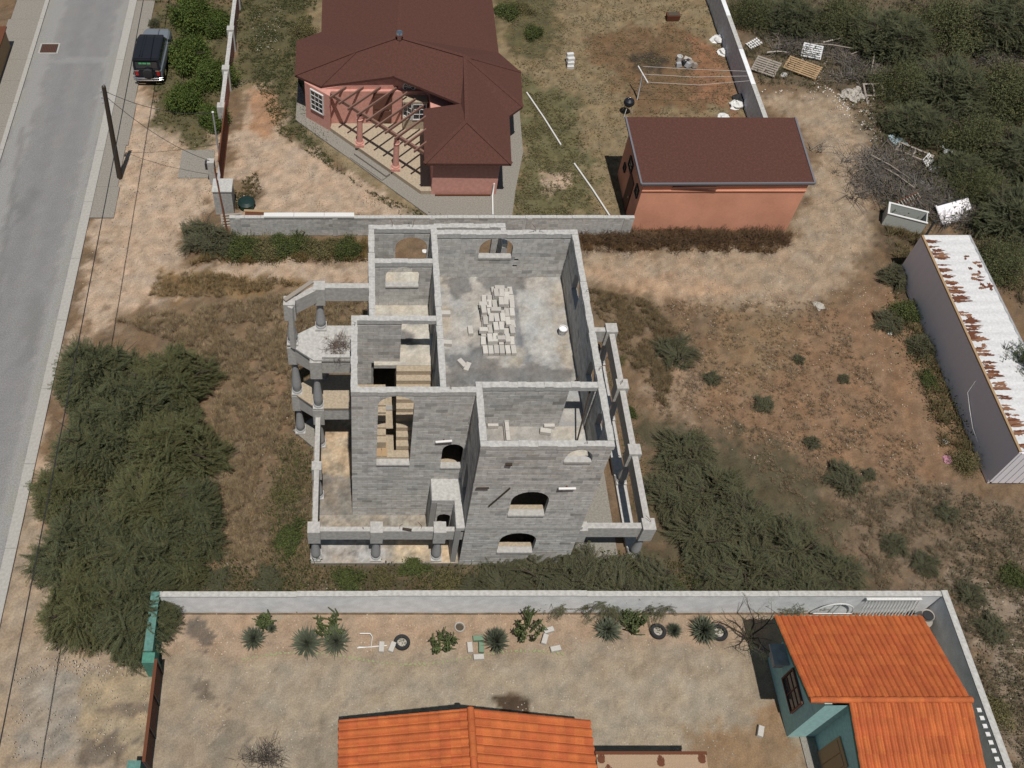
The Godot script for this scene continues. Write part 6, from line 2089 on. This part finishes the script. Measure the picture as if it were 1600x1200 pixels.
func make_yard_things() -> void:
	tyre(Vector3(1.68, 0.05, -13.99), "black tyre planter left of the cactus bed in the front plot", 0.3)
	tyre(Vector3(11.62, 0.05, -14.43), "black tyre planter in the middle of the row, right of an agave", 0.3)
	tyre(Vector3(13.97, 0.05, -14.38), "black tyre planter around the foot of the bare tree", 0.32)
	var blockm := chamfered(Vector3(0.4, 0.2, 0.2)).commit()
	var pale: Material = M.loose_block
	var green := mat("green_block", Color(0.16, 0.24, 0.17), 0.9)
	for q in [[Vector3(0.89, 0.15, -13.80), 1.5, pale, "pale concrete block lying left of another, near the left tyre planter"], [Vector3(1.30, 0.15, -13.80), 1.2, pale, "pale concrete block lying right beside the left tyre planter"], [Vector3(4.28, 0.15, -13.78), 1.6, pale, "grey block on the left side of the block bed"], [Vector3(4.62, 0.15, -14.14), 0.05, green, "green painted block at the back of the block bed"], [Vector3(4.72, 0.15, -13.78), 1.5, green, "green painted block on the right of the block bed"], [Vector3(4.59, 0.15, -13.40), 0.05, pale, "grey block at the front of the block bed"],
		[Vector3(7.38, 0.15, -14.47), 0.3, pale, "pale block at the back of the small bed by the tall cactus"], [Vector3(7.19, 0.15, -14.11), 1.2, pale, "pale block on the left of the small bed by the tall cactus"], [Vector3(7.56, 0.15, -13.73), 0.2, pale, "pale block at the front of the small bed by the tall cactus"], [Vector3(14.69, 0.15, -10.62), 1.2, pale, "lone grey block by the teal house corner"]]:
		var o := obj("concrete_block", blockm, q[2])
		o.position = q[0]
		o.rotation.y = q[1]
		tag(o, q[3], "block", "blocks edging the planting beds")
	var t := thing("planter_ring", "pale pottery ring half sunk near the white wall", "planter", Vector3(3.94, 0.03, -14.62))
	var s := Shape.new()
	s.lathe(Vector3.ZERO, [[0.15, 0.0], [0.2, 0.0], [0.21, 0.12], [0.19, 0.14], [0.16, 0.12], [0.15, 0.0]], 22)
	obj("ring", s, M.stone, t)
	s = Shape.new()
	s.lathe(Vector3.ZERO, [[0.16, 0.03], [0.0, 0.04]], 14)
	obj("soil", s, M.bark, t)
	t = thing("pipe_bow", "bent white pipe frame lying by the agaves", "pipe frame", Vector3(0.25, 0.03, -14.18))
	s = Shape.new()
	s.tube([Vector3(-0.25, 0.05, 0.35), Vector3(0.25, 0.05, 0.35), Vector3(0.28, 0.5, 0.1), Vector3(0.2, 0.55, 0.0), Vector3(-0.2, 0.55, 0.0)], 0.022, 0.022, 6)
	obj("bow", s, M.white_plastic, t)
	s = Shape.new()
	s.tube([Vector3(-0.3, 0.04, 0.38), Vector3(0.85, 0.04, 0.28)], 0.022, 0.022, 6)
	obj("rail", s, M.white_plastic, t)
	# garden hose-like kerb of stones along the bed
	s = Shape.new()
	for i in 70:
		var x := lerpf(-4.4, 8.0, i / 70.0)
		s.box(Vector3(x, 0.06, -13.35 - 0.25 * sin(i * 0.13) - 0.1 * (i / 70.0)), Vector3(0.12, 0.05, 0.07) * rng.randf_range(0.6, 1.2), Basis(Vector3.UP, rng.randf() * 3.0))
	tag(obj("bed_edging", s, mat("edging", Color(0.26, 0.28, 0.15), 0.9)), "broken line of mossy stones edging the planting bed", "edging", "", "stuff")
	# things stored behind the teal house
	t = thing("white_arch_frame", "white arched garden frame leaning on the white wall behind the tiled roof", "frame", Vector3(18.5, 0, -15.1))
	var bow := []
	for i in 13:
		var a := PI * i / 12.0
		bow.append(Vector3(-0.75 * cos(a), 0.3 + 0.9 * sin(a), -0.02))
	s = Shape.new()
	s.tube(bow, 0.03, 0.03, 6)
	obj("bow", s, M.white_paint, t)
	s = Shape.new()
	s.tube([Vector3(-0.75, 0.3, 0), Vector3(0.75, 0.3, 0)], 0.025, 0.025, 6)
	s.tube([Vector3(0, 0.3, 0), Vector3(0, 1.2, 0)], 0.02, 0.02, 6)
	obj("bars", s, M.white_paint, t)
	t = thing("white_railing", "white barred railing leaning on the white wall near its corner", "railing", Vector3(20.4, 0, -15.05))
	s = Shape.new()
	s.box(Vector3(0, 1.52, -0.12), Vector3(2.1, 0.07, 0.1))
	obj("top_rail", s, M.white_paint, t)
	for i in 17:
		s = Shape.new()
		s.bar(Vector3(-1.0 + i * 0.125, 1.5, -0.12), Vector3(-1.0 + i * 0.125, 0.1, 0.25), 0.03, 0.03)
		obj("bar", s, M.white_paint, t)
	t = thing("clay_jar", "pale clay storage jar in the corner of the white wall", "jar", Vector3(21.75, 0, -14.7))
	s = Shape.new()
	s.lathe(Vector3.ZERO, [[0.0, 0.0], [0.2, 0.0], [0.34, 0.4], [0.34, 0.7], [0.22, 0.95], [0.2, 1.05], [0.25, 1.1], [0.25, 1.13]], 20)
	obj("jar", s, M.stone, t)
	s = Shape.new()
	s.lathe(Vector3(0, 1.1, 0), [[0.2, 0.0], [0.0, 0.005]], 16)
	obj("mouth", s, M.dark_metal, t)
	# pink house garden
	var wp := [[Vector3(9.75, 0.05, -47.0), Vector3(11.2, 0.05, -42.5), "white plastic pipe lying on the lawn beside the pink house roof"], [Vector3(11.75, 0.05, -41.0), Vector3(13.1, 0.05, -37.0), "white plastic pipe lying on the lawn toward the orange outbuilding"]]
	for q in wp:
		s = Shape.new()
		s.tube([q[0], q[0].lerp(q[1], 0.5) + Vector3(0.04, 0, 0), q[1]], 0.045, 0.045, 8)
		tag(obj("white_pipe", s, M.white_plastic), q[2], "pipe", "white pipes on the lawn")
	t = thing("white_jug", "white plastic jug at the outbuilding's corner by the block wall", "jug", Vector3(13.4, 0, -36.5), 0.4)
	s = Shape.new()
	s.box(Vector3(0, 0.16, 0), Vector3(0.4, 0.32, 0.26), Basis.IDENTITY, 0.8)
	obj("jug", s, M.white_plastic, t)
	s = Shape.new()
	s.tube([Vector3(0.1, 0.3, 0), Vector3(0.1, 0.4, 0)], 0.05, 0.05, 8)
	obj("cap", s, M.white_plastic, t)
	for i in 6:
		var o := obj("white_block", blockm, M.white_paint)
		o.position = Vector3(12.55, 0.1 + 0.2 * (i / 2), -49.7 + 0.42 * (i % 2) - 0.1 * (i / 2))
		o.rotation.y = 0.03 * i
		tag(o, "%s white block in the %s layer of the small stack on the lawn" % [["far", "near"][i % 2], ["bottom", "middle", "top"][i / 2]], "block", "white blocks stacked on the lawn")
	# kettle grill
	t = thing("kettle_grill", "black round grill on legs standing on the lawn behind the outbuilding", "grill", Vector3(15.22, 0.00, -45.16))
	s = Shape.new()
	s.lathe(Vector3(0, 0.55, 0), [[0.0, 0.0], [0.22, 0.08], [0.3, 0.2], [0.31, 0.25], [0.27, 0.4], [0.12, 0.5], [0.0, 0.52]], 18)
	obj("kettle", s, M.car_black, t)
	for i in 3:
		s = Shape.new()
		var a := TAU * i / 3.0
		s.tube([Vector3(cos(a) * 0.18, 0.62, sin(a) * 0.18), Vector3(cos(a) * 0.34, 0.0, sin(a) * 0.34)], 0.02, 0.02, 5)
		obj("leg", s, M.white_plastic, t)
	s = Shape.new()
	s.tube([Vector3(-0.07, 1.06, 0), Vector3(-0.07, 1.12, 0), Vector3(0.07, 1.12, 0), Vector3(0.07, 1.06, 0)], 0.012, 0.012, 4)
	obj("handle", s, M.chrome, t)
	# clothes lines
	t = thing("clothes_line", "clothes line strung from a white crossbar post to the concrete wall", "clothes line", Vector3(16.05, 0, -46.6))
	s = Shape.new()
	s.tube([Vector3(0.05, -0.1, 0.1), Vector3(0.0, 1.6, 0.0)], 0.05, 0.05, 8)
	obj("post", s, M.white_paint, t)
	s = Shape.new()
	s.bar(Vector3(-0.15, 1.6, -0.75), Vector3(0.15, 1.6, 0.75), 0.06, 0.06)
	obj("crossbar", s, M.white_paint, t)
	for i in 3:
		s = Shape.new()
		var z := -0.7 + 0.7 * i
		s.tube([Vector3(0.1, 1.62, z), Vector3(3.0, 1.5, z + 0.1), Vector3(6.0, 1.5, z * 0.6)], 0.009, 0.009, 4)
		obj("line", s, M.white_plastic, t)
	t = thing("planter_tub", "small red planter tub at the far end of the garden", "planter", Vector3(19.49, 0.00, -54.12))
	s = Shape.new()
	s.box(Vector3(0, 0.18, 0), Vector3(0.75, 0.36, 0.42), Basis.IDENTITY, 1.08)
	obj("tub", s, M.rust, t)
	s = Shape.new()
	s.box(Vector3(0, 0.37, 0), Vector3(0.68, 0.04, 0.36))
	obj("soil", s, M.bark, t)
	# junk by the concrete wall
	t = thing("junk_heap", "small heap of grey scrap and stones on the lawn", "heap", Vector3(19.62, 0.00, -49.69))
	for i in 9:
		s = Shape.new()
		s.box(Vector3(rng.randfn() * 0.3, 0.14, rng.randfn() * 0.45), Vector3(rng.randf_range(0.2, 0.5), 0.25, rng.randf_range(0.2, 0.4)), Basis.from_euler(Vector3(rng.randfn() * 0.2, rng.randf() * 3.0, rng.randfn() * 0.2)), 0.8)
		obj("scrap", s, [M.stone, M.grey_wood, M.dark_metal, M.grey_wall][i % 4], t)
	s = Shape.new()
	s.lathe(Vector3(-0.5, 0, -0.3), [[0.0, 0.0], [0.14, 0.0], [0.17, 0.34], [0.15, 0.34], [0.13, 0.05], [0.0, 0.05]], 14)
	obj("bucket", s, M.white_plastic, t)
	for q in [[1123, 60, 0.5, "white plastic scraps heaped against the concrete wall near its top"], [1130, 82, 0.35, "white sack lying at the foot of the concrete wall"], [1152, 150, 0.4, "dark and white bags at the foot of the concrete wall by the lines"], [1130, 182, 0.3, "white tub at the wall behind the outbuilding"]]:
		pass
	var bags := [[Vector3(21.95, 0.00, -52.05), 0.42, "crumpled white sack against the concrete wall, the farthest of the sacks"], [Vector3(21.96, 0.00, -50.79), 0.32, "small white sack at the foot of the concrete wall"], [Vector3(21.64, 0.00, -45.89), 0.4, "white bag at the concrete wall below the clothes lines"], [Vector3(20.68, 0.00, -44.83), 0.3, "white bag just behind the outbuilding roof"]]
	for q in bags:
		lump("rubbish_bag", q[2], "bag", q[0], q[1], M.white_plastic)
	lump("dark_bag", "black bag slumped at the concrete wall beside a white one", "bag", Vector3(22.02, 0.00, -46.28), 0.45, M.rubber)


# A slumped sack or scrap of sheeting: a dented ball, flat underneath.
func lump(called: String, label: String, category: String, at: Vector3, r: float, m: Material, flat := 0.6) -> void:
	var s := Shape.new()
	var n := 10
	var rows := []
	for j in 6:
		var row := []
		for i in n:
			var a := TAU * i / n
			var e := PI / 2.0 * j / 5.0
			var k := r * (1.0 + 0.5 * nz2.get_noise_3d(at.x * 30 + cos(a) * 12.0, j * 9.0, at.z * 30 + sin(a) * 12.0) * 1.6)
			row.append(Vector3(cos(a) * cos(e) * k, sin(e) * k * flat, sin(a) * cos(e) * k))
		rows.append(row)
	for j in 5:
		for i in n:
			s.quad(rows[j][i], rows[j][(i + 1) % n], rows[j + 1][(i + 1) % n], rows[j + 1][i], rows[j][i] + Vector3(0, 0.02, 0))
	var o := obj(called, s, m)
	o.position = at
	tag(o, label, category)


func frame_of(at: Vector3, turn: float, tilt: float, w: float, l: float, label: String) -> void:
	var t := thing("wooden_rack", label, "rack", at, turn, "discarded timber frames")
	t.rotation.x = tilt
	for q in [[Vector3(0, 0.05, -l / 2), Vector3(w, 0.07, 0.1)], [Vector3(0, 0.05, l / 2), Vector3(w, 0.07, 0.1)], [Vector3(0, 0.051, 0), Vector3(w - 0.2, 0.07, 0.09)]]:
		var s := Shape.new()
		s.box(q[0], q[1])
		obj("rail", s, M.grey_wood, t)
	for x in [-w / 2 + 0.05, w / 2 - 0.05]:
		var s := Shape.new()
		s.box(Vector3(x, 0.05, 0), Vector3(0.1, 0.075, l - 0.1))
		obj("stile", s, M.grey_wood, t)
	var s := Shape.new()
	s.box(Vector3(0.0, 0.05, -l / 4), Vector3(0.08, 0.06, l / 2 - 0.1))
	obj("muntin", s, M.grey_wood, t)


func make_debris() -> void:
	pallet(Vector3(24.08, 0.10, -49.19), -0.55, 1.25, M.grey_wood, "grey brown crate-like pallet nearest the concrete wall", 0.15)
	pallet(Vector3(26.21, 0.10, -49.07), -0.6, 1.15, M.wood, "long honey coloured slatted pallet at the edge of the rubbish heap", 0.12, 1.5)
	pallet(Vector3(27.16, 0.15, -50.59), -0.35, 1.0, M.container_roof, "broken white slatted pallet in front of the stick heap", 0.3)
	frame_of(Vector3(29.74, 0.10, -46.61), 0.05, 0.35, 1.15, 1.5, "upright grey timber frame at the edge of the thicket")
	frame_of(Vector3(30.25, 0.10, -41.47), -0.65, 0.2, 1.9, 1.1, "tilted grey timber frame beside the white lattice crate")
	var t := thing("lattice_crate", "white plastic lattice crate tipped beside a timber frame", "crate", Vector3(30.87, 0.30, -40.99), 0.8)
	t.rotation.x = 0.6
	for i in 6:
		var s := Shape.new()
		s.box(Vector3(-0.35 + i * 0.14, 0, 0), Vector3(0.05, 0.04, 0.5))
		obj("slat", s, M.white_plastic, t)
	for i in 4:
		var s := Shape.new()
		s.box(Vector3(0, 0.022, -0.22 + i * 0.147), Vector3(0.75, 0.04, 0.05))
		obj("crossbar", s, M.white_plastic, t)
	t = thing("lattice_crate", "broken white lattice crate by the concrete wall top", "crate", Vector3(23.88, 0.20, -51.39), 0.4)
	t.rotation.z = 0.3
	for i in 6:
		var s := Shape.new()
		s.box(Vector3(-0.35 + i * 0.14, 0, 0), Vector3(0.06, 0.04, 0.6))
		obj("slat", s, M.white_plastic, t)
	for i in 3:
		var s := Shape.new()
		s.box(Vector3(0, 0.022, -0.2 + i * 0.2), Vector3(0.75, 0.04, 0.06))
		obj("crossbar", s, M.white_plastic, t)
	# discarded freezer: open body and its lid
	t = thing("chest_freezer", "open discarded white chest freezer behind the container", "freezer", Vector3(28.12, 0.00, -36.48), -0.38)
	var s := Shape.new()
	for q in [[Vector3(0, 0.4, 0.4), Vector3(1.9, 0.8, 0.06)], [Vector3(0, 0.4, -0.4), Vector3(1.9, 0.8, 0.06)], [Vector3(-0.92, 0.4, 0), Vector3(0.06, 0.8, 0.74)], [Vector3(0.92, 0.4, 0), Vector3(0.06, 0.8, 0.74)]]:
		s.box(q[0], q[1])
	obj("side", s, mat("dirty_white", Color(0.52, 0.55, 0.52), 0.6, M.stone.albedo_texture, 0.9), t)
	s = Shape.new()
	s.box(Vector3(0, 0.05, 0), Vector3(1.78, 0.06, 0.72))
	obj("bottom", s, M.dark_metal, t)
	for q in [[Vector3(0, 0.815, 0.41), Vector3(1.96, 0.03, 0.1)], [Vector3(0, 0.815, -0.41), Vector3(1.96, 0.03, 0.1)], [Vector3(-0.93, 0.816, 0), Vector3(0.1, 0.03, 0.72)]]:
		s = Shape.new()
		s.box(q[0], q[1])
		obj("rim", s, M.white_plastic, t)
	t = thing("freezer_lid", "dented pale door panel lying right of the open freezer", "panel", Vector3(31.02, 0.25, -37.16), 0.33)
	t.rotation.x = 0.5
	s = chamfered(Vector3(2.0, 0.12, 1.1), 0.04)
	obj("panel", s, M.container_paint, t)
	s = Shape.new()
	s.box(Vector3(0, 0.07, -0.52), Vector3(1.9, 0.04, 0.06))
	obj("seal", s, M.dark_metal, t)
	t = thing("wire_shelf", "rusty wire shelving unit lying above the open freezer", "shelf", Vector3(28.84, 0.20, -37.77), 0.5)
	t.rotation.x = 0.4
	for i in 9:
		s = Shape.new()
		s.box(Vector3(-0.8 + i * 0.2, 0.05, 0), Vector3(0.035, 0.03, 0.7))
		obj("bar", s, M.stone, t)
	for z in [-0.34, 0.0, 0.34]:
		s = Shape.new()
		s.box(Vector3(0, 0.06, z), Vector3(1.7, 0.04, 0.05))
		obj("rail", s, M.rust, t)
	t = thing("iron_post", "dark iron post leaning over the far end of the container", "post", Vector3(28.30, 0.00, -34.59))
	s = Shape.new()
	s.tube([Vector3(0, -0.05, 0), Vector3(0.15, 1.0, -0.25), Vector3(0.25, 1.7, -0.4)], 0.06, 0.05, 6)
	obj("post", s, M.dark_metal, t)
	s = Shape.new()
	s.box(Vector3(0.25, 1.71, -0.4), Vector3(0.14, 0.03, 0.14))
	obj("cap", s, M.dark_metal, t)
	var blue := mat("tarp_blue", Color(0.30, 0.38, 0.42), 0.5)
	var redc := mat("cloth_red", Color(0.32, 0.07, 0.06), 0.8)
	var pink := mat("cloth_pink", Color(0.40, 0.20, 0.25), 0.8)
	for q in [[Vector3(29.91, 0.00, -42.78), 0.5, blue, "pale blue tarpaulin scrap at the edge of the scrub"], [Vector3(30.52, 0.00, -43.05), 0.35, redc, "red cloth scrap beside the blue tarpaulin"], [Vector3(31.27, 0.00, -43.69), 0.4, M.container_paint, "grey sheeting scrap in the scrub above the blue tarpaulin"], [Vector3(30.93, 0.00, -46.85), 0.35, M.white_plastic, "white bag beside the upright timber frame"], [Vector3(30.27, 0.00, -39.28), 0.4, M.white_plastic, "pale foam lump above the open freezer"], [Vector3(28.41, 0.00, -37.50), 0.2, M.white_plastic, "small white scrap inside the heap by the freezer"], [Vector3(29.68, 0.00, -41.18), 0.32, M.white_plastic, "white bag caught in the tilted timber frame"],
		[Vector3(25.08, 0.00, -48.66), 0.22, M.white_plastic, "shiny white bowl on bare soil before the pallets"], [Vector3(31.24, 0.00, -40.42), 0.4, M.white_plastic, "curled white shell of plastic below the lattice crate"], [Vector3(25.61, 0.00, -22.28), 0.22, pink, "pink cloth scrap near the container's near end"], [Vector3(25.84, 0.00, -23.20), 0.12, M.white_plastic, "small white wrapper above the pink cloth"], [Vector3(25.29, 0.00, -29.30), 0.12, M.white_plastic, "white scrap beside the container's far bushes"], [Vector3(22.39, 0.00, -30.96), 0.25, M.stone, "pale lump of lime on the track's edge"], [Vector3(6.34, 0.00, -17.01), 0.16, M.white_plastic, "white scrap in the weeds before the front wall"], [Vector3(3.34, 0.00, -34.55), 0.13, M.white_plastic, "white scrap behind the house seen through the rear arch"]]:
		lump("litter", q[3], "litter", q[0], q[1], q[2], 0.4)
	t = thing("pale_sheet", "crumpled pale plastic sheet spread in the scrub", "sheet", Vector3(32.48, 0.30, -42.12))
	s = Shape.new()
	for i in 8:
		for j in 4:
			var p := []
			for k in [[0, 0], [1, 0], [1, 1], [0, 1]]:
				var x: float = (i + k[0]) * 0.16
				var z: float = (j + k[1]) * 0.18
				p.append(Vector3(x - 0.6, 0.25 * nz2.get_noise_2d(x * 30, z * 30 + 40) * 2.0 - x * 0.15, z + x * 0.4))
			s.quad(p[0], p[1], p[2], p[3], Vector3.UP)
	obj("sheet", s, M.container_roof, t)
	t = thing("metal_strip", "bent shiny metal strip fallen in the scrub behind the white wall", "metal strip", Vector3(13.82, 0.10, -16.69), -0.5)
	s = Shape.new()
	s.bar(Vector3(0, 0.02, 0.45), Vector3(0.05, 0.1, -0.45), 0.16, 0.02)
	obj("strip", s, M.chrome, t)
	s = Shape.new()
	s.bar(Vector3(-0.12, 0.0, 0.45), Vector3(-0.06, 0.06, -0.4), 0.08, 0.03)
	obj("flange", s, M.dark_metal, t)
	for i in 7:
		s = Shape.new()
		var a: Vector3 = [Vector3(28.93, 0.40, -51.48), Vector3(28.37, 0.40, -50.86), Vector3(30.03, 0.30, -50.50), Vector3(28.64, 0.30, -40.49), Vector3(28.75, 0.30, -39.74), Vector3(30.44, 0.50, -49.62), Vector3(25.09, 0.20, -50.52)][i]
		var d: Vector3 = [Vector3(2.0, 0.1, -0.4), Vector3(2.2, 0.3, 0.9), Vector3(-1.6, 0.3, 1.0), Vector3(1.4, 0.1, 1.9), Vector3(1.2, 0.2, 2.0), Vector3(0.6, 0.8, -2.0), Vector3(1.3, 0.0, 0.0)][i]
		s.tube([a - d * 0.5, a + Vector3(0, 0.08, 0), a + d * 0.5], 0.05, 0.03, 6)
		tag(obj("pale_branch", s, M.stone if i < 1 or i == 6 else M.grey_wood), ["pale bleached branch on top of the stick heap", "long grey branch across the stick heap", "grey branch hanging down the front of the stick heap", "bare branch lying beside the tilted timber frame", "second bare branch near the tilted timber frame", "branch poking up beside the upright timber frame", "white pole lying between the two pallets"][i], "branch")
	for i in 5:
		var q: Vector3 = [Vector3(28.34, 0.00, -46.85), Vector3(28.52, 0.00, -46.45), Vector3(28.98, 0.00, -47.14), Vector3(28.05, 0.00, -46.74), Vector3(29.09, 0.00, -46.62)][i]
		lump("rock", ["largest pale rock by the upright timber frame", "pale rock just below the largest by the timber frame", "rounded rock above the others by the timber frame", "leftmost small rock by the timber frame", "rightmost rock touching the timber frame"][i], "rock", q, [0.4, 0.3, 0.34, 0.22, 0.25][i], M.stone)


# ------------------------------------------------------------------ things left in the unfinished house
func make_house_things() -> void:
	var bm := chamfered(Vector3(0.195, 0.19, 0.395)).commit()
	var tones := []
	for k in [0.88, 1.0, 1.1]:
		var m: StandardMaterial3D = M.loose_block.duplicate()
		m.albedo_color = srgb(Color(0.56 * k, 0.54 * k, 0.51 * k))
		m.resource_name = "loose_block_%d" % tones.size()
		tones.append(m)
	var heights := [[0, 0, 1, 2, 1, 1], [1, 1, 3, 3, 2, 1], [2, 2, 2, 3, 3, 2], [3, 2, 3, 2, 2, 2], [2, 3, 3, 3, 2, 1], [2, 2, 3, 3, 1, 2], [1, 2, 2, 2, 2, 1], [1, 1, 1, 1, 1, 1]]
	for r in 8:
		for c in 6:
			for k in heights[r][c]:
				var o := obj("concrete_block", bm, tones[rng.randi_range(0, 2)])
				o.position = Vector3(4.82 + c * 0.222 + rng.randf_range(-0.02, 0.02) + 0.05 * (7 - r) * 0.5 + (0.05 if r % 3 == 1 else 0.0), FLOOR + 0.1 + k * 0.192, -26.1 + r * 0.425 + rng.randf_range(-0.012, 0.012))
				o.rotation.y = rng.randf_range(-0.07, 0.07) + (PI / 2 if (r * 6 + c + k) % 9 == 4 and k == heights[r][c] - 1 else 0.0)
				tag(o, "%s block, %s from the left, %s row from the front of the big floor stack" % ["bottom" if k == 0 else ("topmost" if k == heights[r][c] - 1 else "middle"), ["first", "second", "third", "fourth", "fifth", "sixth"][c], ["eighth", "seventh", "sixth", "fifth", "fourth", "third", "second", "first"][r]], "block", "blocks stacked on the main room floor")
	for q in [[Vector3(4.37, 6.70, -24.09), 0.05, "lone block lying left of the big block stack"], [Vector3(3.95, 6.70, -22.50), 0.6, "block lying on the dark stain near the main room's front, tilted left"], [Vector3(4.14, 6.70, -22.32), -0.4, "block touching the tilted one on the dark stain"], [Vector3(3.44, 6.70, -24.96), 1.57, "block against the main room's left wall, the farther of two"], [Vector3(3.42, 6.70, -23.49), 1.5, "block against the main room's left wall, the nearer of two"], [Vector3(4.90, 6.70, -19.71), 1.57, "block in the front room's left corner"], [Vector3(6.95, 6.70, -19.68), 1.6, "block at the back of the loose group in the front room"], [Vector3(6.79, 6.70, -19.43), 1.4, "block at the front of the loose group in the front room"], [Vector3(5.48, 6.90, -19.91), 0.1, "block standing on the low stub wall in the front room"]]:
		var o := obj("concrete_block", bm, tones[1])
		o.position = q[0]
		o.rotation.y = q[1]
		tag(o, q[2], "block", "loose blocks in the house")
	var st := thing("stub_wall", "low stub of block wall in the front room", "wall", Vector3(5.35, 6.60, -19.33))
	for i in 4:
		for k in 1 + int(i < 3):
			var s := chamfered(Vector3(0.15, 0.19, 0.39))
			var o := obj("block", s, tones[1], st)
			o.position = Vector3(0.02 * k, 0.1 + 0.195 * k, -0.55 + i * 0.4)
	var t := thing("bucket", "white plastic bucket on the main room floor by the right wall", "bucket", Vector3(7.95, 6.60, -24.01))
	var s := Shape.new()
	s.lathe(Vector3.ZERO, [[0.0, 0.0], [0.13, 0.0], [0.16, 0.34], [0.175, 0.34], [0.175, 0.37], [0.15, 0.37], [0.12, 0.03], [0.0, 0.03]], 18)
	obj("pail", s, M.container_roof, t)
	s = Shape.new()
	s.lathe(Vector3(0, 0.3, 0), [[0.148, 0.0], [0.0, 0.01]], 14)
	obj("contents", s, M.container_paint, t)
	s = Shape.new()
	var bow := []
	for i in 9:
		bow.append(Vector3(0.17 * cos(PI * i / 8), 0.36 - 0.1 * sin(PI * i / 8), 0.02 + 0.17 * sin(PI * i / 8)))
	s.tube(bow, 0.006, 0.006, 4)
	obj("handle", s, M.dark_metal, t)
	t = thing("pipe_stub", "white pipe stub lying out of the front wall above the upper arch", "pipe", Vector3(7.35, 6.45, -17.2))
	s = Shape.new()
	s.tube([Vector3(-0.3, 0, 0), Vector3(0.3, 0.02, 0)], 0.05, 0.05, 10)
	obj("pipe", s, M.white_plastic, t)
	s = Shape.new()
	s.tube([Vector3(0.0, 0, 0), Vector3(0.0, 0.0, -0.15)], 0.03, 0.03, 6)
	obj("bracket", s, M.rust, t)
	t = thing("pipe_stub", "white pipe stub on the stair wall above the small arch", "pipe", Vector3(3.15, 6.05, -19.42))
	s = Shape.new()
	s.tube([Vector3(-0.3, -0.06, 0), Vector3(0.3, 0.06, 0.02)], 0.05, 0.05, 10)
	obj("pipe", s, M.white_plastic, t)
	s = Shape.new()
	s.tube([Vector3(0.0, 0, 0), Vector3(0.0, 0.0, -0.15)], 0.03, 0.03, 6)
	obj("bracket", s, M.rust, t)
	for q in [[Vector3(5.35, 6.4, -17.25), Vector3(4.75, 5.05, -17.26), 0.035, "dark stick hanging askew on the front wall left of the upper arch"], [Vector3(4.15, 6.45, -17.22), Vector3(4.6, 6.5, -17.2), 0.035, "short dark batten stuck out at the front wall's left edge"], [Vector3(5.0, 8.05, -17.24), Vector3(5.2, 8.12, -17.2), 0.06, "brick-like wood chock near the top of the front wall"], [Vector3(8.1, 8.75, -19.9), Vector3(7.85, 6.65, -18.9), 0.035, "dark prop leaning across the front room's doorway"], [Vector3(7.3, 8.7, -19.95), Vector3(7.75, 8.85, -20.3), 0.03, "dark batten wedged under the doorway's ring beam"], [Vector3(1.7, 2.68, -17.56), Vector3(2.05, 2.68, -17.5), 0.06, "dark wood offcut lying on the front verandah beam"]]:
		s = Shape.new()
		s.bar(q[0], q[1], q[2] * 1.6, q[2])
		tag(obj("timber_prop", s, M.pole_wood), q[3], "timber")
	t = thing("black_box", "black panel box fixed outside the house's right wall", "box", Vector3(8.62, 4.6, -19.2))
	s = chamfered(Vector3(0.3, 0.5, 0.7), 0.02)
	obj("box", s, M.dark_metal, t)
	s = Shape.new()
	s.box(Vector3(0.16, 0, 0), Vector3(0.02, 0.4, 0.6))
	obj("door", s, M.dark_metal, t)
